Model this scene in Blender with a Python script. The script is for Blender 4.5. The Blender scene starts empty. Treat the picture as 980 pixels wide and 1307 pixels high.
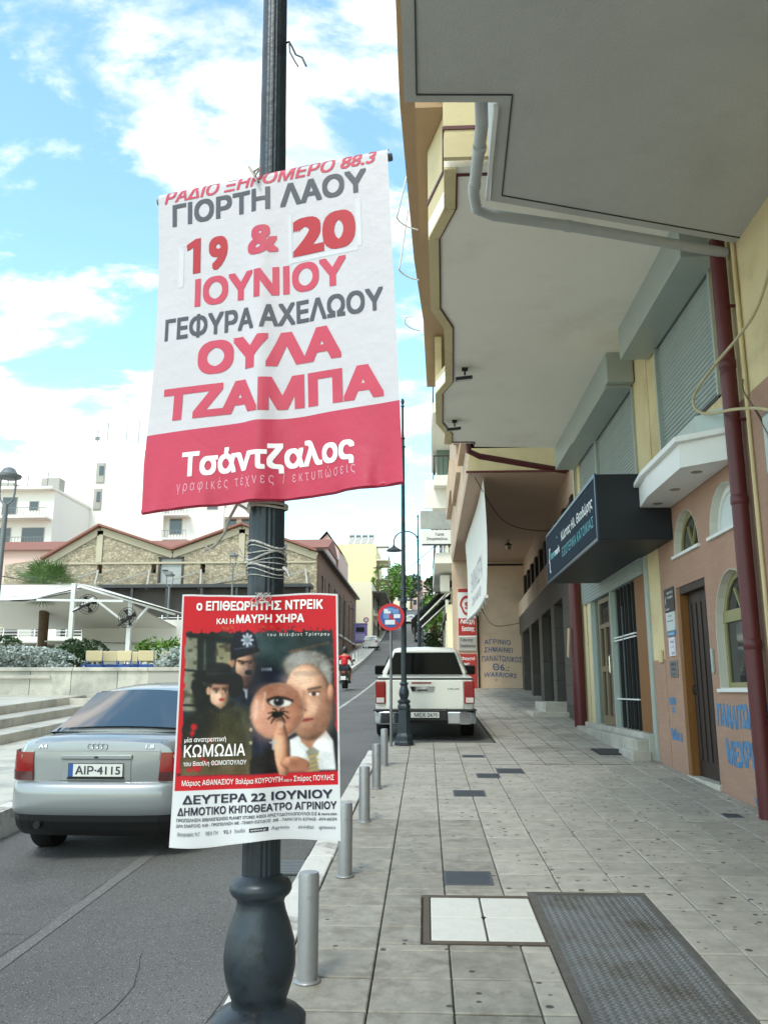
import bpy, bmesh, math, random
import numpy as np
from mathutils import Vector, Matrix, geometry
from math import sin, cos, pi, radians as R
random.seed(7); rng = np.random.default_rng(7)
SC = bpy.context.scene
COL = SC.collection

# ------------------------------------------------------------ camera, world, sun, exposure
cam = bpy.data.cameras.new('camera'); co = bpy.data.objects.new('camera', cam); COL.objects.link(co)
co.location = (0, 0, 1.6); co.rotation_euler = (R(102), 0, R(2.82))
cam.sensor_fit = 'VERTICAL'; cam.sensor_height = 36; cam.lens = 1073/1307*36
cam.clip_start = .05; cam.clip_end = 3000
SC.camera = co
SC.view_settings.view_transform = 'Standard'; SC.view_settings.look = 'None'
SC.view_settings.exposure = 0.92; SC.view_settings.gamma = 1
SUN_EL, SUN_AZ = 52, 204            # azimuth clockwise from +Y: behind the camera and to its left
sun = bpy.data.lights.new('sun', 'SUN'); sun.energy = .95; sun.angle = R(14); sun.color = (1, .94, .86)
so = bpy.data.objects.new('sun', sun); COL.objects.link(so)
sd = Vector((sin(R(SUN_AZ))*cos(R(SUN_EL)), cos(R(SUN_AZ))*cos(R(SUN_EL)), sin(R(SUN_EL))))
so.rotation_euler = sd.to_track_quat('Z', 'Y').to_euler()
W = bpy.data.worlds.new('World'); SC.world = W; W.use_nodes = True
nt = W.node_tree; nt.nodes.clear()
def N(nt, t, **k):
    n = nt.nodes.new(t)
    for a, b in k.items():
        if a.startswith('i_'): n.inputs[a[2:].replace('_', ' ')].default_value = b
        else: setattr(n, a, b)
    return n
sky = N(nt, 'ShaderNodeTexSky', sky_type='NISHITA', sun_disc=False, sun_elevation=R(SUN_EL), sun_rotation=R(SUN_AZ))
sky.air_density = 1.3; sky.dust_density = 1.2; sky.ozone_density = 1.0
tc = N(nt, 'ShaderNodeTexCoord'); sep = N(nt, 'ShaderNodeSeparateXYZ')
nt.links.new(tc.outputs['Generated'], sep.inputs[0])
zc = N(nt, 'ShaderNodeMath', operation='MAXIMUM'); zc.inputs[1].default_value = .0
nt.links.new(sep.outputs[2], zc.inputs[0])
za = N(nt, 'ShaderNodeMath', operation='ADD'); za.inputs[1].default_value = .22
nt.links.new(zc.outputs[0], za.inputs[0])
dv = N(nt, 'ShaderNodeVectorMath', operation='DIVIDE'); cb = N(nt, 'ShaderNodeCombineXYZ')
for i in range(3): nt.links.new(za.outputs[0], cb.inputs[i])
nt.links.new(tc.outputs['Generated'], dv.inputs[0]); nt.links.new(cb.outputs[0], dv.inputs[1])
mp = N(nt, 'ShaderNodeMapping'); mp.inputs['Location'].default_value = (3.1, 1.7, 0); mp.inputs['Scale'].default_value = (1.5, 2.3, .4); mp.inputs['Rotation'].default_value = (0, 0, R(-35))
nt.links.new(dv.outputs[0], mp.inputs[0])
n1 = N(nt, 'ShaderNodeTexNoise'); n1.inputs['Scale'].default_value = 2.1; n1.inputs['Detail'].default_value = 9; n1.inputs['Roughness'].default_value = .6; n1.inputs['Distortion'].default_value = .3
nt.links.new(mp.outputs[0], n1.inputs['Vector'])
cr = N(nt, 'ShaderNodeValToRGB'); cr.color_ramp.elements[0].position = .435; cr.color_ramp.elements[1].position = .62
cr.color_ramp.interpolation = 'EASE'
nt.links.new(n1.outputs['Fac'], cr.inputs[0])
tint = N(nt, 'ShaderNodeMix', data_type='RGBA', blend_type='MULTIPLY'); tint.inputs[0].default_value = 1
tint.inputs[7].default_value = (1.95, 2.42, 2.25, 1)
nt.links.new(sky.outputs[0], tint.inputs[6])
n2_ = N(nt, 'ShaderNodeTexNoise'); n2_.inputs['Scale'].default_value = 3.4; n2_.inputs['Detail'].default_value = 7; nt.links.new(mp.outputs[0], n2_.inputs['Vector'])
cc2 = N(nt, 'ShaderNodeMix', data_type='RGBA'); cc2.inputs[6].default_value = (6.2, 7.2, 7.6, 1); cc2.inputs[7].default_value = (13.2, 12.5, 11.8, 1)
cm2 = N(nt, 'ShaderNodeMapRange'); cm2.inputs[1].default_value = .36; cm2.inputs[2].default_value = .56; nt.links.new(n2_.outputs['Fac'], cm2.inputs[0]); nt.links.new(cm2.outputs[0], cc2.inputs[0])
mx = N(nt, 'ShaderNodeMix', data_type='RGBA'); nt.links.new(cc2.outputs[2], mx.inputs[7])
nt.links.new(cr.outputs[0], mx.inputs[0]); nt.links.new(tint.outputs[2], mx.inputs[6])
bg = N(nt, 'ShaderNodeBackground'); bg.inputs[1].default_value = .085
ow = N(nt, 'ShaderNodeOutputWorld')
nt.links.new(mx.outputs[2], bg.inputs[0]); nt.links.new(bg.outputs[0], ow.inputs[0])

# ------------------------------------------------------------ helpers
def lin(c):
    return tuple(((x/255)/12.92 if x <= 10.3 else ((x/255+.055)/1.055)**2.4) for x in c)
MATS = {}
def mat(name, c, rough=.6, metal=0, var=.12, vs=3., bump=0., bs=80., spec=.5, dark=None, ds=1.2, dt=(.5, .7), rnd=0., trans=0, coat=0, island=0., stretch=None):
    """c is sRGB 0-255 of the real surface; var = value noise; dark = stain colour with its own shape"""
    if name in MATS: return MATS[name]
    m = bpy.data.materials.new(name); m.use_nodes = True; t = m.node_tree
    b = t.nodes['Principled BSDF']; L = t.links.new
    c = lin(c)+(1,)
    tcn = N(t, 'ShaderNodeTexCoord'); src = tcn.outputs['Object']
    if stretch:
        mpn = N(t, 'ShaderNodeMapping'); mpn.inputs['Scale'].default_value = stretch; L(src, mpn.inputs[0]); src = mpn.outputs[0]
    no = N(t, 'ShaderNodeTexNoise'); no.inputs['Scale'].default_value = vs; no.inputs['Detail'].default_value = 6; no.inputs['Roughness'].default_value = .62
    L(src, no.inputs['Vector'])
    mr = N(t, 'ShaderNodeMapRange'); mr.inputs[1].default_value = .25; mr.inputs[2].default_value = .75; mr.inputs[3].default_value = 1-var; mr.inputs[4].default_value = 1+var
    L(no.outputs[0], mr.inputs[0]); val = mr.outputs[0]
    for amt, kind in ((rnd, 'o'), (island, 'g')):
        if amt:
            oi = N(t, 'ShaderNodeObjectInfo' if kind == 'o' else 'ShaderNodeNewGeometry')
            r2 = N(t, 'ShaderNodeMapRange'); r2.inputs[3].default_value = 1-amt; r2.inputs[4].default_value = 1+amt
            L(oi.outputs['Random' if kind == 'o' else 'Random Per Island'], r2.inputs[0])
            mu = N(t, 'ShaderNodeMath', operation='MULTIPLY'); L(val, mu.inputs[0]); L(r2.outputs[0], mu.inputs[1]); val = mu.outputs[0]
    hs = N(t, 'ShaderNodeVectorMath', operation='SCALE'); hs.inputs[0].default_value = c[:3]; L(val, hs.inputs['Scale']); colr = hs.outputs[0]
    if dark:
        n2 = N(t, 'ShaderNodeTexNoise'); n2.inputs['Scale'].default_value = ds; n2.inputs['Detail'].default_value = 8; n2.inputs['Roughness'].default_value = .68
        L(tcn.outputs['Object'], n2.inputs['Vector'])
        m2 = N(t, 'ShaderNodeMapRange'); m2.inputs[1].default_value = dt[0]; m2.inputs[2].default_value = dt[1]; L(n2.outputs[0], m2.inputs[0])
        mm = N(t, 'ShaderNodeMix', data_type='RGBA'); mm.inputs[7].default_value = lin(dark)+(1,); L(m2.outputs[0], mm.inputs[0]); L(colr, mm.inputs[6]); colr = mm.outputs[2]
    L(colr, b.inputs['Base Color'])
    b.inputs['Roughness'].default_value = rough; b.inputs['Metallic'].default_value = metal
    b.inputs['Specular IOR Level'].default_value = spec
    if trans: b.inputs['Transmission Weight'].default_value = trans
    if coat: b.inputs['Coat Weight'].default_value = coat; b.inputs['Coat Roughness'].default_value = .05
    if bump:
        n3 = N(t, 'ShaderNodeTexNoise'); n3.inputs['Scale'].default_value = bs; n3.inputs['Detail'].default_value = 4; L(src, n3.inputs['Vector'])
        bp = N(t, 'ShaderNodeBump'); bp.inputs['Strength'].default_value = bump; bp.inputs['Distance'].default_value = .01; L(n3.outputs[0], bp.inputs['Height']); L(bp.outputs[0], b.inputs['Normal'])
    MATS[name] = m; return m
def node_of(m, typ): return next(n for n in m.node_tree.nodes if n.bl_idname == typ)

class MB:
    def __init__(s): s.v = []; s.f = []
    def add(s, vs, fs):
        o = len(s.v); s.v += [tuple(p) for p in vs]; s.f += [tuple(i+o for i in f) for f in fs]; return s
    def box(s, x0, x1, y0, y1, z0, z1):
        return s.add([(x, y, z) for z in (z0, z1) for y in (y0, y1) for x in (x0, x1)],
              [(0, 2, 3, 1), (4, 5, 7, 6), (0, 1, 5, 4), (2, 6, 7, 3), (0, 4, 6, 2), (1, 3, 7, 5)])
    def beam(s, p, q, w, h):
        p = Vector(p); q = Vector(q); d = (q-p).normalized(); up = Vector((0, 0, 1)) if abs(d.z) < .95 else Vector((0, 1, 0))
        a = d.cross(up).normalized()*w/2; b = a.cross(d).normalized()*h/2
        vs = [e+sa*a+sb*b for e in (p, q) for sb in (-1, 1) for sa in (-1, 1)]
        return s.add(vs, [(0, 2, 3, 1), (4, 5, 7, 6), (0, 1, 5, 4), (2, 6, 7, 3), (0, 4, 6, 2), (1, 3, 7, 5)])
    def path(s, pts, r, n=8, caps=True):
        pts = [Vector(p) for p in pts]; rs = r if isinstance(r, (list, tuple)) else [r]*len(pts)
        prev = None; rings = []
        for i, p in enumerate(pts):
            d = (pts[min(i+1, len(pts)-1)]-pts[max(i-1, 0)]).normalized()
            if prev is None:
                a = d.cross(Vector((0, 0, 1)) if abs(d.z) < .9 else Vector((0, 1, 0))).normalized()
            else: a = (prev-d*prev.dot(d)).normalized()
            prev = a; b = d.cross(a)
            rings.append([p+(a*cos(2*pi*k/n)+b*sin(2*pi*k/n))*rs[i] for k in range(n)])
        vs = [q for g in rings for q in g]; fs = []
        for i in range(len(pts)-1):
            for k in range(n): fs.append((i*n+k, i*n+(k+1) % n, (i+1)*n+(k+1) % n, (i+1)*n+k))
        if caps: fs += [tuple(range(n))[::-1], tuple((len(pts)-1)*n+k for k in range(n))]
        return s.add(vs, fs)
    def lathe(s, prof, n=24, c=(0, 0, 0), flute=0, a0=0.):
        vs = []; fs = []; m = len(prof)
        for (r, z) in prof:
            for k in range(n):
                a = 2*pi*k/n+a0; rr = r*(1-flute*(1 if (k % 6) in (2, 4) else 0))
                vs.append((c[0]+rr*cos(a), c[1]+rr*sin(a), c[2]+z))
        for i in range(m-1):
            for k in range(n): fs.append((i*n+k, i*n+(k+1) % n, (i+1)*n+(k+1) % n, (i+1)*n+k))
        fs += [tuple(range(n))[::-1], tuple((m-1)*n+k for k in range(n))]
        return s.add(vs, fs)
    def grid(s, fn, nu, nv):
        vs = [fn(i/nu, j/nv) for j in range(nv+1) for i in range(nu+1)]
        return s.add(vs, [(j*(nu+1)+i, j*(nu+1)+i+1, (j+1)*(nu+1)+i+1, (j+1)*(nu+1)+i) for j in range(nv) for i in range(nu)])
    def prism(s, outline, mapf, d0, d1, holes=()):
        """polygon with holes in (a,b), extruded between depths d0,d1; mapf(a,b,d)->xyz"""
        loops = [list(outline)]+[list(h) for h in holes]
        flat = [p for l in loops for p in l]; nn = len(flat)
        tris = geometry.tessellate_polygon([[Vector((a, b, 0)) for a, b in l] for l in loops])
        vs = [mapf(a, b, d0) for a, b in flat]+[mapf(a, b, d1) for a, b in flat]
        fs = [tuple(t) for t in tris]+[tuple(i+nn for i in t[::-1]) for t in tris]
        o = 0
        for l in loops:
            k = len(l)
            for i in range(k): j = (i+1) % k; fs.append((o+i, o+j, o+j+nn, o+i+nn))
            o += k
        return s.add(vs, fs)
    def build(s, name, m, parent=None, smooth=False, bevel=0, loc=None, fix=True, kind=None):
        me = bpy.data.meshes.new(name); me.from_pydata(s.v, [], s.f)
        if fix:
            bm = bmesh.new(); bm.from_mesh(me); bmesh.ops.recalc_face_normals(bm, faces=bm.faces); bm.to_mesh(me); bm.free()
        me.materials.append(m)
        if smooth:
            me.polygons.foreach_set('use_smooth', [True]*len(me.polygons))
            try: me.set_sharp_from_angle(angle=R(38))
            except Exception: pass
        o = bpy.data.objects.new(name, me); COL.objects.link(o)
        if parent: o.parent = parent
        if loc: o.location = loc
        if bevel:
            b = o.modifiers.new('bevel', 'BEVEL'); b.width = bevel; b.segments = 2; b.limit_method = 'ANGLE'; b.harden_normals = False
        if kind: o['kind'] = kind
        return o
def tag(o, label, cat, group=None, kind=None):
    o['label'] = label; o['category'] = cat
    if group: o['group'] = group
    if kind: o['kind'] = kind
    return o
def thing(name, label, cat, loc=(0, 0, 0), rz=0, group=None):
    o = bpy.data.objects.new(name, None); COL.objects.link(o); o.location = loc; o.rotation_euler = (0, 0, rz); o.empty_display_size = .2
    return tag(o, label, cat, group)
def struct(o): o['kind'] = 'structure'; return o
def dup(o, parent=None):
    kids = [c for c in COL.objects if c.parent == o]
    c = o.copy(); COL.objects.link(c); c.parent = parent
    for k in kids: dup(k, c)
    return c
def copy_obj(o, loc, parent, rz=None):
    c = o.copy(); COL.objects.link(c); c.parent = parent; c.location = loc
    if rz is not None: c.rotation_euler = (0, 0, rz)
    return c
def gz(y): return .047*y+.00044*max(0., min(y, 190)-30)**2 if y < 190 else gz(189.9)
MX = lambda X: (lambda a, b, d: (X+d, a, b))      # wall plane facing -x: a=y, b=z, depth to +x
MY = lambda Y: (lambda a, b, d: (a, Y+d, b))      # wall plane facing -y: a=x, b=z
def rect(a0, a1, b0, b1): return [(a0, b0), (a1, b0), (a1, b1), (a0, b1)]
def arch(a0, a1, b0, b1, n=10, pt=1.25):          # arched outline, springing so that the top is b1
    r = (a1-a0)/2; c = (a0+a1)/2; h = min(r*pt, b1-b0); sp = b1-h
    pts = [(a0, b0), (a1, b0)]
    if sp > b0+1e-4: pts.append((a1, sp))
    pts += [(c+r*cos(pi*k/n), sp+h*sin(pi*k/n)) for k in range(1, n)]
    pts.append((a0, sp) if sp > b0+1e-4 else (a0, b0+1e-3))
    return pts

def smoothp(pts, n=6):
    P = [Vector(p) for p in pts]; out = []
    for i in range(len(P)-1):
        a, b_, c, d = P[max(i-1, 0)], P[i], P[i+1], P[min(i+2, len(P)-1)]
        for k in range(n):
            t_ = k/n; out.append(.5*((2*b_)+(c-a)*t_+(2*a-5*b_+4*c-d)*t_*t_+(3*b_-a-3*c+d)*t_**3))
    return out+[P[-1]]
# flat print: text turned into thin sheet geometry
_tc = {}
def text_verts(body, bold=0., shear=0., res=3, space=1.0):
    key = (body, bold, shear, res, space)
    if key in _tc: return _tc[key]
    cu = bpy.data.curves.new('t', 'FONT'); cu.body = body; cu.offset = bold; cu.shear = shear; cu.resolution_u = res; cu.space_character = space; cu.fill_mode = 'NONE'
    o = bpy.data.objects.new('t', cu); COL.objects.link(o)
    dg = bpy.context.evaluated_depsgraph_get(); me = o.evaluated_get(dg).to_mesh()
    P = [(p.co.x, p.co.y) for p in me.vertices]; nb_ = {}
    for e in me.edges: a, b_ = e.vertices; nb_.setdefault(a, []).append(b_); nb_.setdefault(b_, []).append(a)
    o.evaluated_get(dg).to_mesh_clear(); bpy.data.objects.remove(o); bpy.data.curves.remove(cu)
    seen = set(); loops = []
    for st_ in range(len(P)):                                     # follow each contour in vertex order
        if st_ in seen or st_ not in nb_: continue
        lp = [st_]; seen.add(st_); cur = st_
        while True:
            nx = [q for q in nb_[cur] if q not in seen]
            if not nx: break
            cur = (cur+1) if (cur+1) in nx else nx[0]; seen.add(cur); lp.append(cur)
        pts = [P[q] for q in lp]; pts = [p for k, p in enumerate(pts) if k == 0 or math.dist(p, pts[k-1]) > 1e-5]
        if len(pts) > 2: loops.append(pts)
    ar = lambda l: sum(l[k][0]*l[(k+1) % len(l)][1]-l[(k+1) % len(l)][0]*l[k][1] for k in range(len(l)))/2
    def has(l, p):
        c = False
        for k in range(len(l)):
            (x1, y1), (x2, y2) = l[k], l[(k+1) % len(l)]
            if (y1 > p[1]) != (y2 > p[1]) and p[0] < (x2-x1)*(p[1]-y1)/(y2-y1)+x1: c = not c
        return c
    bb = [(min(p[0] for p in l), max(p[0] for p in l), min(p[1] for p in l), max(p[1] for p in l)) for l in loops]
    grp = list(range(len(loops)))
    for a in range(len(loops)):                                   # contours whose boxes overlap belong to one glyph
        for b_ in range(a):
            if bb[a][0] < bb[b_][1] and bb[b_][0] < bb[a][1] and bb[a][2] < bb[b_][3] and bb[b_][2] < bb[a][3]:
                ga, gb_ = grp[a], grp[b_]
                if ga != gb_: grp = [gb_ if q == ga else q for q in grp]
    v, f = [], []
    for n_, g_ in enumerate(sorted(set(grp))):
        ls = [loops[k] for k in range(len(loops)) if grp[k] == g_]
        ed = [(l[k], l[(k+1) % len(l)]) for l in ls for k in range(len(l))]; cross_ = []
        for x in range(len(ed)):
            (ax, ay), (bx, by) = ed[x]
            for y in range(x):
                (cx_, cy_), (dx, dy) = ed[y]
                if max(ax, bx) < min(cx_, dx) or max(cx_, dx) < min(ax, bx) or max(ay, by) < min(cy_, dy) or max(cy_, dy) < min(ay, by): continue
                den = (bx-ax)*(dy-cy_)-(by-ay)*(dx-cx_)
                if abs(den) < 1e-12: continue
                t_ = ((cx_-ax)*(dy-cy_)-(cy_-ay)*(dx-cx_))/den; u_ = ((cx_-ax)*(by-ay)-(cy_-ay)*(bx-ax))/den
                if 1e-6 < t_ < 1-1e-6 and 1e-6 < u_ < 1-1e-6: cross_.append(ay+t_*(by-ay))
        A = [ar(l) for l in ls]
        if not cross_ and not any(A[a]*A[b_] > 0 and has(ls[a], ls[b_][0]) for a in range(len(ls)) for b_ in range(len(ls)) if a != b_):
            big = max(range(len(ls)), key=lambda q: abs(A[q])); outs = [k for k in range(len(ls)) if A[k]*A[big] > 0]
            for k in outs:
                sub = [ls[k]]+[ls[q] for q in range(len(ls)) if A[q]*A[k] < 0 and has(ls[k], ls[q][0])]; o_ = len(v); v += [(x, y, n_ % 2) for l in sub for x, y in l]
                f += [tuple(q+o_ for q in t_) for t_ in geometry.tessellate_polygon([[Vector((x, y, 0)) for x, y in l] for l in sub])]
        else:                                                     # overlapping strokes: non-zero winding by horizontal slabs
            ys = sorted(set(round(p[1], 5) for l in ls for p in l)|set(round(q, 5) for q in cross_))
            for y0_, y1_ in zip(ys, ys[1:]):
                if y1_-y0_ < 2e-5: continue
                ym = (y0_+y1_)/2; row = []
                for (x1, y1), (x2, y2) in ed:
                    if (y1 > ym) != (y2 > ym):
                        fx = lambda y: x1+(x2-x1)*(y-y1)/(y2-y1)
                        row.append((fx(ym), fx(y0_), fx(y1_), 1 if y2 > y1 else -1))
                row.sort(); w_ = 0
                for q in row:
                    if w_ == 0: st2 = q
                    w_ += q[3]
                    if w_ == 0: o_ = len(v); v += [(st2[1], y0_, n_ % 2), (q[1], y0_, n_ % 2), (q[2], y1_, n_ % 2), (st2[2], y1_, n_ % 2)]; f.append((o_, o_+1, o_+2, o_+3))
    _tc[key] = (v, f); return v, f
def lettering(body, box, fn, m, parent, name='lettering', bold=0., shear=0., cap=None, cuts=(0, 0), res=3, space=1.0):
    """fit text to box=(u0,u1,v_base,v_capheight) (v measured down) and map with fn(u,v); bold = strokes thickened by overprinting"""
    v, f = text_verts(body, 0, shear, res, space)
    if not v: return None
    xs = [p[0] for p in v]; x0, x1 = min(xs), max(xs)
    ch = cap or .73
    u0, u1, vb, vh = box[:4]; tilt = box[4] if len(box) > 4 else 0
    sh = [(0, 0)]
    if bold > 0: sh += [(bold*a_, bold*b_) for a_ in (-1, 0, 1) for b_ in (-1, 0, 1) if a_ or b_]
    allv, allf = [], []
    for li, (dx, dy) in enumerate(sh):
        bm = bmesh.new(); bv = [bm.verts.new((u0+(p[0]+dx-x0+bold)/(x1-x0+2*bold)*(u1-u0), vb-((p[1]+dy+bold)/(ch+2*bold))*vh, p[2]*1e-6)) for p in v]
        for q in f:
            try: bm.faces.new([bv[i] for i in q])
            except ValueError: pass
        for ax, n in ((0, cuts[0]), (1, cuts[1])):
            for k in range(1, n):
                if ax == 0 and not (u0 < k/n < u1): continue
                if ax == 1 and not (vb-vh*1.4 < k/n < vb+vh*.4): continue
                no = (1, 0, 0) if ax == 0 else (0, 1, 0); c = [0, 0, 0]; c[ax] = k/n
                bmesh.ops.bisect_plane(bm, geom=bm.verts[:]+bm.edges[:]+bm.faces[:], plane_co=c, plane_no=no)
        bm.verts.index_update(); o_ = len(allv)
        for w in bm.verts:
            lz = w.co.z*1e6
            q = Vector(fn(w.co.x, w.co.y+tilt*(w.co.x-u0)))
            allv.append(q+PRINT_N.get(parent.name, Vector((0, -1, 0)))*(.00004*li+.000008*lz))
        allf += [tuple(w.index+o_ for w in q.verts) for q in bm.faces]
        bm.free()
    me = bpy.data.meshes.new(name); me.from_pydata([tuple(p) for p in allv], [], allf); me.materials.append(m)
    o = bpy.data.objects.new(name, me); COL.objects.link(o); o.parent = parent; return o
PRINT_N = {}

# ------------------------------------------------------------ materials
asphalt = mat('asphalt', (104, 103, 101), .9, var=.13, vs=2., bump=.9, bs=120, dark=(82, 81, 80), ds=.5, dt=(.45, .7))
def add_speckle(m, c, scale, lo, hi, chan='Distance', mx_=None):
    t = m.node_tree; b = t.nodes['Principled BSDF']; L = t.links.new
    tcn = node_of(m, 'ShaderNodeTexCoord'); vo = N(t, 'ShaderNodeTexVoronoi'); vo.inputs['Scale'].default_value = scale; L(tcn.outputs['Object'], vo.inputs['Vector'])
    mr = N(t, 'ShaderNodeMapRange'); mr.inputs[1].default_value = lo; mr.inputs[2].default_value = hi; mr.inputs[3].default_value = 1; mr.inputs[4].default_value = 0; L(vo.outputs[chan], mr.inputs[0])
    # only some cells carry a speck
    sp = N(t, 'ShaderNodeSeparateXYZ'); L(vo.outputs['Color'], sp.inputs[0]); gt = N(t, 'ShaderNodeMath', operation='GREATER_THAN'); gt.inputs[1].default_value = mx_ if mx_ is not None else .5; L(sp.outputs[0], gt.inputs[0])
    mu = N(t, 'ShaderNodeMath', operation='MULTIPLY'); L(mr.outputs[0], mu.inputs[0]); L(gt.outputs[0], mu.inputs[1])
    old = b.inputs['Base Color'].links[0].from_socket
    mm = N(t, 'ShaderNodeMix', data_type='RGBA'); mm.inputs[7].default_value = lin(c)+(1,); L(mu.outputs[0], mm.inputs[0]); L(old, mm.inputs[6]); L(mm.outputs[2], b.inputs['Base Color'])
add_speckle(asphalt, (160, 160, 155), 70, .18, .30, mx_=.62)
add_speckle(asphalt, (48, 48, 50), 45, .2, .32, mx_=.6)
slab = mat('slab_stone', (161, 156, 145), .62, var=.2, vs=9, bump=.7, bs=14, dark=(144, 139, 129), ds=4, dt=(.52, .68), rnd=.08)
add_speckle(slab, (74, 71, 66), 8.5, .15, .19, mx_=.5)
add_speckle(slab, (84, 80, 75), 14, .13, .18, mx_=.6)
slabold = mat('slab_stone_worn', (142, 137, 126), .58, var=.26, vs=10., bump=1.0, bs=11, dark=(122, 116, 105), ds=6, dt=(.52, .64), rnd=.10)
add_speckle(slabold, (70, 66, 60), 8.5, .12, .16, mx_=.66)
slabfar = mat('slab_stone_far', (161, 156, 145), .65, var=.18, vs=5., bump=.3, bs=12, dark=(124, 118, 107), ds=1., dt=(.48, .68), island=.07)
add_speckle(slabfar, (74, 71, 66), 8., .14, .18, mx_=.72)
joint = mat('joint_mortar', (74, 70, 63), .9, var=.2, vs=8, bump=.4)
# slabs share meshes, so their texture is taken from world position
for m_ in (slab, slabold):
    t = m_.node_tree; tcn = node_of(m_, 'ShaderNodeTexCoord'); ge = N(t, 'ShaderNodeNewGeometry')
    for l in list(t.links):
        if l.from_socket == tcn.outputs['Object']: t.links.new(ge.outputs['Position'], l.to_socket)
kerbm = mat('kerb_paint', (205, 203, 196), .75, var=.1, vs=9, bump=.4, bs=40, dark=(126, 122, 114), ds=2.4, dt=(.52, .66))
marble = mat('marble', (188, 184, 172), .45, var=.12, vs=2.5, bump=.15, bs=20, dark=(148, 148, 140), ds=1.8, dt=(.46, .68), rnd=.10)
paint = mat('road_paint', (178, 178, 172), .8, var=.15, vs=8, dark=(110, 110, 108), ds=5, dt=(.5, .62))
postm = mat('post_paint', (46, 56, 64), .36, metal=.2, var=.25, vs=7, bump=.12, bs=60, dark=(30, 36, 42), ds=7, dt=(.5, .62))
add_speckle(postm, (112, 118, 120), 26, .05, .09, mx_=.80)
bollm = mat('bollard_paint', (150, 152, 154), .42, metal=.45, var=.08, vs=12, bump=.12, bs=60, dark=(112, 112, 112), ds=6, dt=(.56, .72))
galv = mat('galvanised_steel', (118, 122, 124), .5, metal=.5, var=.1, vs=10)
black = mat('black_plastic', (22, 23, 25), .5, var=.1)
rubber = mat('tyre_rubber', (24, 24, 25), .85, var=.15, vs=20)
chrome = mat('chrome', (205, 208, 212), .12, metal=1, var=.02)
white_p = mat('white_paint', (222, 223, 220), .5, var=.04, vs=3)
yellow_w = mat('yellow_plaster', (208, 192, 150), .85, var=.07, vs=1.3, bump=.25, bs=60, dark=(178, 158, 115), ds=.8, dt=(.52, .75))
beige_w = mat('beige_plaster', (200, 176, 152), .88, var=.06, vs=1.1, bump=.3, bs=70, dark=(172, 148, 128), ds=.6, dt=(.5, .75))
soff_grey = mat('soffit_grey', (186, 187, 182), .9, var=.05, vs=1.0, bump=.6, bs=50, dark=(172, 173, 168), ds=.8, dt=(.5, .75))
soff_beige = mat('soffit_beige', (240, 236, 224), .9, var=.03, vs=1.0, bump=.3, bs=40, dark=(224, 218, 204), ds=.7, dt=(.52, .75))
soff_pink = mat('soffit_pink', (184, 158, 138), .9, var=.05, vs=1.2, bump=.2, bs=40)
soff_brown = mat('soffit_brown', (176, 148, 116), .9, var=.05, vs=1.2)
winered = mat('dark_red_paint', (88, 32, 36), .45, var=.12, vs=6, bump=.05)
aluminium = mat('painted_aluminium', (168, 178, 172), .42, metal=.2, var=.04, vs=3)
shutm = mat('shutter_aluminium', (150, 162, 158), .42, metal=.15, var=.05, vs=3, rnd=.03)
pvc = mat('grey_pvc_pipe', (172, 176, 176), .5, var=.06, vs=5)
glassd = mat('dark_glass', (34, 40, 44), .06, var=.1, vs=.8, spec=.8)
glassb = mat('far_window_glass', (70, 78, 84), .12, var=.15, vs=.6, spec=.7)
woodm = mat('varnished_wood', (126, 84, 42), .4, var=.2, vs=2.2, stretch=(14, 14, 1.2))
woodd = mat('dark_brown_wood', (44, 31, 26), .5, var=.15, vs=2.2, stretch=(14, 14, 1.2))
woodg = mat('dusty_wood', (118, 102, 76), .55, var=.12, vs=2.2, stretch=(14, 14, 1.2))
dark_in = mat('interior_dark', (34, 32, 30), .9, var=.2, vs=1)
olive = mat('olive_window_frame', (142, 136, 96), .5, var=.05)
stone_d = mat('dark_stone_cladding', (62, 59, 54), .5, var=.12, vs=3, rnd=.1)
navy = mat('navy_sign_panel', (24, 40, 54), .75, spec=.15, var=.06, vs=2)
navyd = mat('sign_box_end', (18, 24, 32), .5, var=.08)
ltext = mat('white_print', (232, 234, 232), .6, var=0)
ttext = mat('teal_print', (90, 170, 178), .6, var=0)
roof_t = mat('roof_tile', (140, 94, 82), .85, var=.18, vs=4, stretch=(6, 1, 1))
whitefac = mat('white_facade', (232, 228, 220), .85, var=.02, vs=.3)
creamfac = mat('cream_facade', (232, 222, 192), .85, var=.03, vs=.3)
yellowfac = mat('pale_yellow_facade', (232, 220, 170), .85, var=.03, vs=.3)
pinkfac = mat('pink_facade', (222, 190, 178), .85, var=.03, vs=.3)
greyfac = mat('grey_facade', (170, 166, 158), .85, var=.06, vs=.3)
canvas_w = mat('white_canvas', (220, 218, 210), .8, var=.03, vs=1)
leaf = mat('leaf_green', (98, 134, 52), .6, var=.3, vs=1.5, island=.35)
leafd = mat('leaf_dark', (52, 78, 40), .6, var=.3, vs=1.5, island=.35)
leafs = mat('leaf_silver', (168, 178, 172), .65, var=.25, vs=2, island=.3)
palmg = mat('palm_green', (86, 112, 58), .55, var=.25, vs=2, island=.3)
bark = mat('bark', (92, 74, 56), .9, var=.3, vs=6, bump=.8, bs=20)
redp = mat('car_red_lens', (128, 8, 14), .15, var=.12, vs=8, spec=.5, coat=.3)
redp2 = mat('car_dark_lens', (70, 22, 24), .15, var=.1, spec=.8, coat=.5)
skin = mat('skin', (178, 128, 100), .6, var=.05)
redcl = mat('red_shirt', (190, 30, 44), .8, var=.1, vs=6)
bluechair = mat('blue_paint', (36, 74, 140), .5, var=.1)
beigech = mat('beige_cushion', (206, 192, 152), .8, var=.05)
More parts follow.
